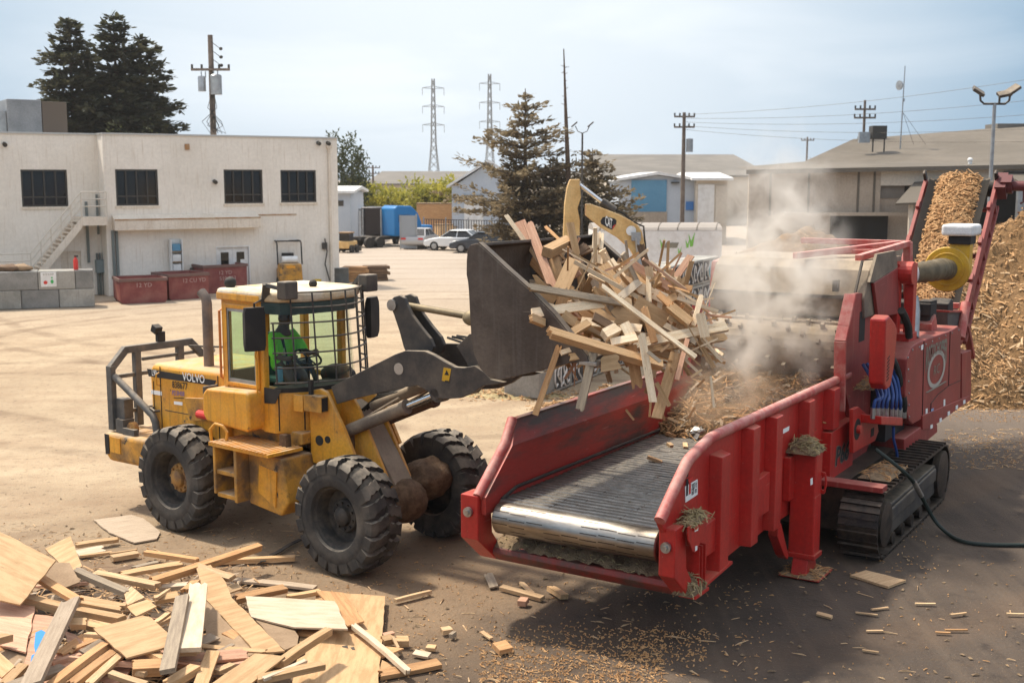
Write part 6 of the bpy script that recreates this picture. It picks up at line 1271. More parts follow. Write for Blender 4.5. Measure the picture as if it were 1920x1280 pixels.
rd = rect('roller_door', 870, 369, 906, 440, m_white); rect('door_shade', 868, 366, 908, 369, m_winframe, .15, rd); rect('wall_lamp', 852, 370, 858, 376, m_winframe, .4)
r, rect, *_ = gabled('shed', 600, 657, 445, 362, 92, 8, .3, 'small pale blue hut beside the white building', m_bluewall, m_white); rect('window', 634, 376, 644, 386, m_window)
r, rect, *_ = gabled('warehouse', 1140, 1440, 400, 332, 128, 45, 2.6, 'low long warehouse with a dull grey roof in the middle distance', m_creamwall, m_roofgrey)
r, rect, *_ = gabled('workshop_building', 1160, 1306, 430, 340, 92, 12, .5, 'pale workshop with a big blue sliding door', m_bluewall, m_white, 'y'); rect('sliding_door', 1184, 338, 1249, 397, m_bluedoor, .1); rect('plinth', 1170, 397, 1250, 432, m_tanwall, .08); rect('lamp', 1258, 341, 1273, 344, m_winframe, .3); rect('blue_sign', 1286, 378, 1300, 394, mat('blue_sign', (.06, .2, .5), .6), .08)
r, rect, *_ = gabled('workshop_building', 1306, 1364, 430, 338, 91, 12, .4, 'cream workshop with two roller doors right of the blue door', m_creamwall, m_white); rect('roller_door', 1309, 346, 1338, 420, m_white); rect('roller_door', 1342, 348, 1360, 420, m_creamwall, .09)
for u, lab in ((1209, 'black bin in front of the blue sliding door'), (1240, 'brown bin in front of the blue sliding door')): p = at(u, 420, 88); b = root('waste_bin', (p.x, 88, 0), 0, lab, 'bin'); m = m_black if u < 1220 else W['d']; MB().prism([(-1, 0), (1, 0), (1.1, 1.6), (-1.1, 1.6)], 'y', -.6, .6).build('bin_body', m, b, bevel=.05); MB().box(-1.15, 1.15, -.65, .65, 1.6, 1.72).build('lid', m, b, bevel=.03)
# the big tan sheds at the right
r = root('timber_shed', (0, 70, 0), 0, 'large tan warehouse with a broad low roof behind the dust', 'building')
X = lambda u, Y=70, v=330: at(u, v, Y).x
Z = lambda v, Y=70: at(960, v, Y).z
ze = Z(317); xa, xb, xc = X(1405), X(1652), X(2080)
rf_ = MB(); rf_.add([(xa - .3, -.6, ze - .05), (xc, -.6, ze + .35), (at(2080, 226, 84).x, 14, at(2080, 226, 84).z), (at(1870, 240, 84).x, 14, at(1870, 240, 84).z), (at(1600, 261, 84).x, 14, at(1600, 261, 84).z), (at(1508, 303, 79).x, 9, at(1508, 303, 79).z), (xa - .3, 2.5, ze + .12)], [(0, 1, 2, 3, 4, 5, 6)]); rf_.add([(xa - .3, -.6, ze - .3), (xc, -.6, ze + .1), (xc, -.6, ze + .35), (xa - .3, -.6, ze - .05)], [(0, 1, 2, 3)]); rf_.build('roof', m_rooftan, r, clean=False)
MB().box(at(1868, 240, 84).x, at(2080, 240, 84).x, 13.8, 16, at(1868, 246, 84).z, at(1868, 232, 84).z).build('roof_monitor', m_roofgrey, r)
MB().box(xa, xb, 0, .3, Z(404), ze - .1).build('wall', m_tanwall, r); MB().box(xa, xb, .0, .4, 0, Z(404)).build('lower_wall', m_tanwall, r)
for u in (1445, 1517, 1610, 1640): MB().box(X(u) - .06, X(u) + .06, -.05, -.003, Z(404), ze - .12).build('wall_batten', m_rooftan, r)
MB().box(X(1560), X(1668), -.06, -.02, 0, Z(404)).build('dark_opening', m_shadowin, r); MB().box(X(1470), X(1700), -.7, .0, Z(404), Z(398)).build('door_head', m_tanwall, r)  # opening is a flat dark sheet standing in for shade
MB().box(xb, xc, .02, .3, Z(348), ze + .05).build('white_band', m_creamwall, r); MB().box(xb + .02, xc, 2.5, 2.8, 0, Z(348)).build('back_wall', m_shadowin, r); MB().box(X(1655), X(1700), .3, .4, Z(372), Z(348)).build('grey_pane', m_roofgrey, r)  # back wall coloured near-black as painted shade under the roof
MB().slab([(X(1640), -4, Z(379) - .1), (X(1765), -4, Z(374) - .1), (X(1765), .0, Z(342)), (X(1715), .0, Z(345))], .12).build('canopy', m_rooftan, r); MB().box(X(1645), X(1765), .35, .5, 0, Z(372)).build('canopy_wall', m_tanwall, r)
MB().slab([(X(1880), -3, Z(349)), (xc, -3, Z(349)), (xc, 0, Z(326)), (X(1880), 0, Z(326))], .12).build('canopy', m_rooftan, r)
for u in (1693, 1673, 1684): MB().box(X(u) - .10, X(u) + .10, -3.6, -3.4, 0, Z(380)).build('post', m_creamwall, r)
MB().box(X(1872), X(1880), -2.9, -2.6, 0, Z(350)).bar((X(1878), -2.7, Z(395)), (X(1905), -2.7, Z(352)), .2, .2).bar((X(1895), -2.7, 0), (X(1895), -2.7, Z(390)), .05, .05).bar((X(1885), -2.7, 0), (X(1885), -2.7, Z(390)), .05, .05).build('steel_post', m_gloss, r)
MB().box(X(1703), X(1720), -3.2, -3.1, Z(418), Z(396)).build('notice_board', m_white, r)
gp0 = at(1819, 300, 71); MB().ell((gp0.x, gp0.y - 70, gp0.z), (.16, .16, .14)).cyl((gp0.x, gp0.y - 70, gp0.z - .6), (gp0.x, gp0.y - 70, gp0.z), .12, 8).build('roof_vent', m_white, r, smooth=True)
q = at(1636, 256, 79); tk = root('roof_tank', (q.x, 79, q.z - .4), 0, 'dark square tank on legs on the ridge of the tan warehouse', 'tank'); MB().box(0, .95, 0, .9, .25, 1.1).build('tank', m_winframe, tk, bevel=.03); MB().box(.05, .12, .1, .2, -.6, .25).build('leg', m_winframe, tk); MB().box(.8, .87, .1, .2, -.6, .25).build('leg', m_winframe, tk); MB().box(-.8, -.1, .2, .5, .0, .7).build('vent_box', m_gloss, tk)

# ================================================================== poles, lamps, pylons, wires
def upole(u, vt, vb, Y, lab, arms=((.0, .7),), trans=0, r0=.15, lean=0):
    t = at(u, vt, Y); r = root('utility_pole', (t.x, Y, 0), 0, lab, 'utility pole'); H_ = t.z
    MB().tube([(lean, 0, 0), (lean * .5, 0, H_ * .5), (0, 0, H_)], [r0 * 1.1, r0, r0 * .75], 10).build('pole', m_pole, r, smooth=True)
    for dz, hl in arms:
        a = MB().box(-hl, hl, -.07 - r0, .05 - r0, H_ - dz - .07, H_ - dz + .05).build('crossarm', m_pole, r)
        for x in (-hl * .95, -hl * .45, hl * .45, hl * .95): MB().cyl((x, -r0, H_ - dz + .05), (x, -r0, H_ - dz + .25), .06, 8).build('insulator', m_winframe, a)
    for k in range(trans):
        x = (.42 if k == 0 else -.42); MB().lathe([(0, .02), (0, .23), (.8, .23), (.86, .2), (.86, .02)], (x, -.1, H_ - 3.6 if trans < 3 else H_ - 3), n=14).cyl((x, -.1, H_ - 2.75), (x, -.1, H_ - 2.5), .04, 6).build('transformer', m_gloss, r, smooth=True)
    return r, H_
YP = 63; r, H_ = upole(394, 66, 255, YP, 'dark utility pole with two grey transformers behind the white building', ((1.75, 1.0),), 0, .17)
for x0_, w_, zt_, zb_ in ((-.36, .2, 146, 172), (.27, .30, 143, 178)):
    za, zb = at(0, zt_, YP).z, at(0, zb_, YP).z; MB().lathe([(0, .02), (0, w_), (za - zb, w_), (za - zb + .06, w_ * .8), (za - zb + .06, .02)], (x0_ - .1 * (x0_ < 0), -.2, zb), n=16).cyl((x0_ - .1, -.2, za), (x0_ - .12, -.2, za + .3), .03, 6).cyl((x0_ + .1, -.2, za), (x0_ + .1, -.2, za + .3), .03, 6).build('transformer', m_gloss, r, smooth=True)
for k in range(3): z = H_ - .3 - k * .42; MB().bar((0, -.1, z), (.52, -.1, z - .4), .03, .03).ell((.55, -.1, z - .40), (.1, .08, .09), 8, 6).build('insulator', m_winframe, r)
o = MB()
for k in range(5): o.tube([(.1, -.2, 9.6), (.3 - .12 * k, -.3, 8.6), (-.5 + .25 * k, -.3, 7.9), (-.1 + .2 * k, -.2, 7.3), (.55 - .2 * k, -.2, 7.7), (.1, -.2, 8.2)], .018, 5)
o.build('loose_cable', m_black, r)
r, H_ = upole(1283, 211, 420, 88, 'tall utility pole with two crossarms and a side transformer, right of the blue door', ((.3, .75), (1.05, .75)), 0, .16); MB().lathe([(0, .02), (0, .25), (.95, .25), (1.0, .02)], (.42, -.1, H_ - 2.85), n=14).build('transformer', m_gloss, r, smooth=True)
upole(1622, 188, 262, 84, 'utility pole with two crossarms standing behind the tan warehouse ridge', ((.62, .72), (1.2, .75)), 2, .11); upole(1514, 257, 300, 150, 'small distant utility pole left of the tan warehouse roof', ((.4, .8),), 1, .14); upole(699, 310, 350, 150, 'small distant utility pole above the bamboo', ((.3, .9), (1.0, .8)), 0, .16)
t = at(1057, 92, 69); b = at(1066, 340, 69); o = MB().tube([(b.x + .2 - t.x, 0, 0), (b.x - t.x, 0, b.z), ((b.x - t.x) * .45, 0, (t.z + b.z) / 2), (0, 0, t.z)], [.2, .16, .10, .03], 10)
rng = random.Random(2)
for k in range(26): z = b.z + (t.z - b.z) * rng.uniform(.05, .9); x = (b.x - t.x) * (t.z - z) / (t.z - b.z); o.tube([(x, 0, z), (x + rng.uniform(-.3, .3), rng.uniform(-.2, .2), z + rng.uniform(0, .12))], [.025, .008], 4)
o = o.build('bare_tree', m_bark, smooth=True); o.location = (t.x, 69, 0); tag(o, 'tall thin bare tree trunk rising through the cedar', 'tree')
def lamp_post(u, vt, Y, lab, heads, r0, arm):
    t = at(u, vt, Y); r = root('light_pole', (t.x, Y, 0), 0, lab, 'light pole'); MB().tube([(0, 0, 0), (0, 0, t.z)], [r0, r0 * .75], 12).build('pole', m_gloss, r, smooth=True); MB().tube([(-arm, 0, t.z + .35), (-arm * .95, 0, t.z + .12), (-arm * .7, 0, t.z), (arm * .7, 0, t.z), (arm * .95, 0, t.z + .12), (arm, 0, t.z + .35)], r0 * .5, 8).tube([(arm * .3, 0, t.z), (arm * .3, 0, t.z + .45)], r0 * .5, 8).build('arm', m_dark, r, smooth=True)
    for x, ry, dz in heads: MB().obox((x, -.1, t.z + dz), (.48, .34, .12), Matrix.Rotation(ry, 3, 'Y') @ Matrix.Rotation(.5, 3, 'X')).build('floodlight', m_dark, r, bevel=.02)
    return r
lamp_post(1865, 195, 45, 'steel floodlight pole with three dark lamp heads beside the conveyor', ((-.66, .55, .45), (.30, -.2, .36), (.62, -.6, .52)), .085, .56)
t = at(1092, 250, 67); r = root('light_pole', (t.x, 67, 0), 0, 'slim twin-arm street lamp behind the cedar', 'light pole'); MB().tube([(0, 0, 0), (0, 0, t.z)], [.07, .05], 8).build('pole', m_dark, r); 
for s in (-1, 1): MB().tube([(0, 0, t.z), (s * .25, 0, t.z + .1), (s * .4, 0, t.z + .4)], .025, 6).build('arm', m_dark, r); MB().obox((s * .45 - .0, 0, t.z + .48), (.42, .2, .08), Matrix.Rotation(-.7 , 3, 'Y')).build('lamp_head', m_dark, r, bevel=.02)
t = at(1697, 124, 80); r = root('antenna_mast', (t.x, 80, 0), 0, 'thin antenna mast with a small dish on the tan warehouse', 'antenna'); MB().tube([(-.1, 0, 6), (0, 0, t.z)], [.05, .03], 8).build('mast', m_gloss, r); MB().lathe([(0, .02), (.02, .30), (.12, .32), (.14, .02)], (-.25, 0, t.z - 1.25), (-1, -.4, 0), 16).box(-.06, .06, -.06, .06, t.z - 2.3, t.z - 2.1).build('dish', m_gloss, r, smooth=True); MB().tube([(0, 0, t.z - 3), (1.6, 0, 7.2)], .012, 4).tube([(0, 0, t.z - 3), (.8, 0, 7.2)], .012, 4).build('guy_wire', m_dark, r)
def pylon(u, vt, Y, lab):
    t = at(u, vt, Y); r = root('lattice_pylon', (t.x, Y, 0), 12, lab, 'pylon', 'power pylons on the skyline'); H_ = t.z; o = MB()
    def hw(z): f = z / H_; return 2.2 - 1.4 * min(1, f / .42) if f < .42 else .8 - .4 * (f - .42) / .58
    lv = [H_ * k / 14 for k in range(15)]
    for sx in (-1, 1):
        for sy in (-1, 1): o.tube([(sx * hw(z), sy * hw(z), z) for z in lv], .14, 4)
    for a, b in zip(lv, lv[1:]):
        for s in (-1, 1): o.bar((-hw(a), s * hw(a), a), (hw(b), s * hw(b), b), .12, .12).bar((hw(a), s * hw(a), a), (-hw(b), s * hw(b), b), .12, .12).bar((s * hw(a), -hw(a), a), (s * hw(b), hw(b), b), .12, .12)
    o.build('lattice', m_pyl, r); 
    for f in (.92, .76, .60):
        a = MB(); z = H_ * f
        for s in (-1, 1): a.bar((0, 0, z + .6), (s * 3.6, 0, z), .16, .16).bar((0, 0, z - .2), (s * 3.6, 0, z), .16, .16).bar((s * 3.6, 0, z), (s * 3.6, 0, z - 2.4), .14, .14)
        a.build('crossarm', m_pyl, r)
m_pyl = mat('pylon_steel', (.22, .22, .21), .6, .3)
pylon(812, 148, 400, 'distant lattice power pylon left of the cedar'); pylon(918, 139, 420, 'distant lattice power pylon just behind the cedar top')
def wire(pts, nm, lab, sag=1.0, r_=.011):
    a, b = pts; o = MB().tube([a.lerp(b, k / 16) - Vector((0, 0, sag * (1 - (2 * k / 16 - 1) ** 2))) for k in range(17)], r_, 4).build(nm, m_dark); tag(o, lab, 'power line', 'overhead power lines')
for k, (v0, v1) in enumerate(((128, 100), (160, 148), (190, 180), (215, 212), (225, 240))): wire((at(1283, 215 + k * 7, 88), at(2100, v1 + 20, 70)), 'power_line', 'thin overhead wire running right from the crossarmed pole, '.replace(', ', '') + f', number {k+1} counted from the top', .5)
# ================================================================== trees
def conifer(base, H_, rad, seed, m, lab, z0=.12, dens=1.0, droop=.25, gap=.0, lean=0, tip=.03, name='conifer_tree', cl=.42, tiers=2.6):
    rg = random.Random(seed); r = root(name, base, 0, lab, 'tree', None); tb = MB(); tb.tube([(0, 0, -.1), (lean * .4, 0, H_ * .5), (lean, 0, H_)], [H_ * .024, H_ * .013, .02], 8)
    vs = []; fs = []
    def leaf(p, d, s):
        n_ = Vector((rg.gauss(0, .5), rg.gauss(0, .5), 1)).normalized(); x = (d + Vector((rg.gauss(0, .6), rg.gauss(0, .6), rg.gauss(0, .25)))).normalized(); y = n_.cross(x)
        if y.length < 1e-3: return
        y.normalize(); a = s * rg.uniform(.6, 1.5); w_ = s * rg.uniform(.16, .34); i = len(vs); vs.extend([p - y * w_, p + x * a * .6 - y * w_ * 1.1, p + x * a, p + x * a * .5 + y * w_ * 1.2, p + y * w_]); fs.append((i, i + 1, i + 2, i + 3, i + 4))
    nlv = int(H_ * tiers); ph = rg.uniform(0, 6)
    for k in range(nlv):
        f = z0 + (1 - z0) * (k + rg.uniform(-.3, .3)) / nlv
        if f > .985: continue
        z = H_ * f; R = rad * (1 - f) ** .72 * rg.uniform(.70, 1.12) + tip * H_ * .3
        if rg.random() < gap: R *= .35
        nb = max(3, int((4 + R * 2.0) * dens))
        for j in range(nb):
            a = ph + 2.4 * j + rg.uniform(-.5, .5) + k * .9; Lb = R * rg.uniform(.5, 1.12); up = rg.uniform(.05, .3) + .25 * f; b0 = Vector((lean * f, 0, z)); pts = [b0]
            for q in range(1, 6): t_ = q / 5; pts.append(b0 + Vector((cos(a) * Lb * t_, sin(a) * Lb * t_, Lb * (up * t_ - droop * t_ * t_ * 1.6))))
            if Lb > .5: tb.tube([pts[0], pts[2], pts[4]], [.045, .03, .01], 4)
            n_ = int(Lb * 15 * dens) + 5
            for _ in range(n_):
                t_ = rg.uniform(.12, 1.02) ** .8; i = min(4, int(t_ * 5)); p = pts[i].lerp(pts[i + 1], t_ * 5 - i) if t_ < 1 else pts[5]; wd = .10 + .34 * (1 - t_) * min(1, Lb)
                d = (pts[5] - pts[0]).normalized(); leaf(p + Vector((rg.gauss(0, wd), rg.gauss(0, wd), rg.gauss(0, .09) - .04)), d, cl * rg.uniform(.6, 1.2))
    tb.build('trunk', m_bark, r, clean=False); me = bpy.data.meshes.new('crown'); me.from_pydata([tuple(v) for v in vs], [], fs); me.materials.append(m); o = bpy.data.objects.new('crown', me); COL.objects.link(o); o.parent = r; return r
YT = 76
for (u, vt, rd_, sd_, lab) in ((128, 32, 5.6, 1, 'leftmost dark conifer spire behind the rooftop unit'), (212, 24, 5.2, 2, 'tallest dark conifer in the clump behind the white building'), (262, 62, 5.4, 3, 'right-hand dark conifer of the clump, with long low branches')):
    t = at(u, vt, YT + sd_ * 1.5); conifer((t.x, YT + sd_ * 1.5, 0), t.z, rd_, sd_, m_conifer, lab, z0=.25, dens=1.35, droop=.15, gap=.12, cl=.38, tiers=2.0)
t = at(985, 166, 70); conifer((t.x, 70, 0), t.z, 6.0, 11, m_cedar, 'sparse brown-green cedar with tiered branches in the middle of the picture', z0=.27, dens=1.35, droop=.05, gap=.25, tiers=1.3, cl=.27, name='cedar_tree')
t = at(968, 300, 70.8); conifer((t.x, 70.8, 0), 6.6, 2.4, 12, m_cedar, 'lower cedar stem at the left of the tiered cedar', z0=.1, dens=1.3, droop=.05, gap=.1, cl=.27, name='cedar_tree'); t = at(1112, 278, 69); conifer((t.x, 69.5, 0), t.z, 4.2, 13, m_cedar, 'rounded brown cedar right of the bare trunk', z0=.06, dens=1.3, droop=.05, gap=.1, cl=.27, name='cedar_tree'); t = at(1045, 300, 69); conifer((t.x, 70.5, 0), 6.2, 4.4, 14, m_cedar, 'low brown cedar growth round the bare trunk', z0=.06, dens=1.3, droop=.05, cl=.27, name='cedar_tree')
def bush(c, r3, n, seed, m, lab, name, cat, s=.4, lobes=9, stem=True):
    rg = random.Random(seed); r = root(name, (c[0], c[1], 0), 0, lab, cat); vs = []; fs = []
    L_ = [(Vector((rg.uniform(-.75, .75) * r3[0], rg.uniform(-.6, .6) * r3[1], r3[2] * rg.uniform(.25, .75))), rg.uniform(.3, .5)) for _ in range(lobes)]
    for _ in range(n):
        lc, lr = rg.choice(L_); d = Vector((rg.gauss(0, 1), rg.gauss(0, 1), rg.gauss(0, 1))).normalized() * rg.uniform(.55, 1.05) ** .6; p = lc + Vector((d.x * r3[0] * lr, d.y * r3[1] * lr, d.z * r3[2] * lr * 1.0)); p.z = max(.1, p.z)
        x = Vector((rg.gauss(0, 1), rg.gauss(0, 1), rg.gauss(.3, 1))).normalized(); y = x.cross(Vector((rg.gauss(0, 1), rg.gauss(0, 1), rg.gauss(0, 1)))).normalized(); a = s * rg.uniform(.5, 1.3); i = len(vs); vs += [p, p + x * a * .5 + y * a * .22, p + x * a, p + x * a * .5 - y * a * .22]; fs.append((i, i + 1, i + 2, i + 3))
    me = bpy.data.meshes.new('crown'); me.from_pydata([tuple(v) for v in vs], [], fs); me.materials.append(m); o = bpy.data.objects.new('crown', me); COL.objects.link(o); o.parent = r
    tb = MB()
    for lc, lr in L_: tb.tube([(lc.x * .3, lc.y * .3, 0), (lc.x * .8, lc.y * .8, lc.z * .6), tuple(lc)], [.09, .06, .02], 5)
    tb.build('trunk', m_bark, r, clean=False)
t = at(712, 360, 112); bush((t.x, 112), (3.4, 2.5, 4.5), 5200, 1, m_bamboo, 'bright yellow bamboo clump behind the black truck', 'bamboo_clump', 'bamboo', .5); t = at(790, 360, 114); bush((t.x, 114), (4.2, 2.5, 4.7), 6500, 2, m_bamboo, 'yellow-green bamboo clump behind the blue truck', 'bamboo_clump', 'bamboo', .5, 12)
t = at(650, 330, 104); bush((t.x - .2, 104), (2.2, 1.6, 8.4), 4200, 3, m_oak, 'dull green tree just beyond the corner of the white building', 'yard_tree', 'tree', .36, 14); t = at(252, 240, 74); bush((t.x + .5, 72), (1.6, 1.2, 7.3), 2500, 4, m_oak, 'lighter green shrub at the foot of the conifer clump', 'shrub', 'shrub', .22, 10)
# ================================================================== BOARDS
def board_obj(name, p0, p1, wd, th, tone, face, label, cat='board', group=None, jagged=.03, seed=None):
    p0 = Vector(p0); p1 = Vector(p1); d = p1 - p0; Lb = d.length; x = d.normalized(); z = Vector(face); z = z - x * z.dot(x)
    if z.length < 1e-4: z = Vector((0, 1, 0)) - x * x.y
    z.normalize(); y = z.cross(x); rg = random.Random(seed if seed is not None else hash((round(p0.x, 3), round(p1.y, 3))) & 0xffff)
    n = 3; mw = 6; broken = (rg.random() < .5, rg.random() < .5); vs = []; bow = rg.uniform(-.012, .012) * Lb; skew = [rg.uniform(-.25, .25), rg.uniform(-.25, .25)]
    for k in range(n + 1):
        t = k / n; xx = (t - .5) * Lb; bz = bow * (1 - (2 * t - 1) ** 2)
        ends = k in (0, n); br = ends and broken[0 if k == 0 else 1]; ee = [rg.uniform(0, 1) ** 2 * wd * .9 * min(1, Lb * 2) * (1 if k == 0 else -1) for _ in range(mw + 1)]
        for zz in (-1, 1):
            for j in (range(mw + 1) if zz < 0 else range(mw, -1, -1)):
                yy = 2 * j / mw - 1; e = 0
                if ends: e = skew[0 if k == 0 else 1] * yy * wd * .35 + (ee[j] * (1 if zz < 0 else .6) if br else 0)
                vs.append((xx + e, yy * wd / 2, zz * th / 2 + bz))
    c_ = 2 * mw + 2
    fs = [tuple(q for q in (j, c_ - 1 - j, c_ - 2 - j, j + 1)) for j in range(mw)] + [tuple(n * c_ + q for q in (j, j + 1, c_ - 2 - j, c_ - 1 - j)) for j in range(mw)] + [(k * c_ + j, k * c_ + (j + 1) % c_, k * c_ + c_ + (j + 1) % c_, k * c_ + c_ + j) for k in range(n) for j in range(c_)]
    me = bpy.data.meshes.new(name); me.from_pydata(vs, [], fs); me.materials.append(W[tone]); o = bpy.data.objects.new(name, me); COL.objects.link(o)
    o.matrix_world = Matrix.Translation((p0 + p1) / 2) @ Matrix((x, y, z)).transposed().to_4x4()
    return tag(o, label, cat, group)
def sheet_obj(name, pts, th, tone, label, cat='plywood sheet', group=None):
    pts = [Vector(q) for q in pts]; c = sum(pts, Vector()) / len(pts); n = Vector()
    for i in range(len(pts)): n += (pts[i] - c).cross(pts[(i + 1) % len(pts)] - c)
    n.normalize()
    if n.z < 0: n = -n
    x = (pts[1] - pts[0]); x = (x - n * x.dot(n)).normalized(); y = n.cross(x); k = len(pts); loc = [((q - c).dot(x), (q - c).dot(y)) for q in pts]
    out = []
    rg = random.Random(k + int(c.x * 100))
    for i in range(k):     # slightly broken edges
        a, b = loc[i], loc[(i + 1) % k]; l = hypot(b[0] - a[0], b[1] - a[1]); m = max(1, int(l / .12))
        for j in range(m): t = j / m; e = rg.uniform(-.008, .008) if j else 0; out.append((a[0] + (b[0] - a[0]) * t + e, a[1] + (b[1] - a[1]) * t + e))
    b_ = MB().prism(out, 'z', -th / 2, th / 2); o = b_.build(name, W[tone]); o.matrix_world = Matrix.Translation(c) @ Matrix((x, y, n)).transposed().to_4x4()
    return tag(o, label, cat, group)
toCam = lambda p: (Vector((0, 0, CH)) - Vector(p)).normalized()
gL = 'scrap boards spilling from the loader bucket'
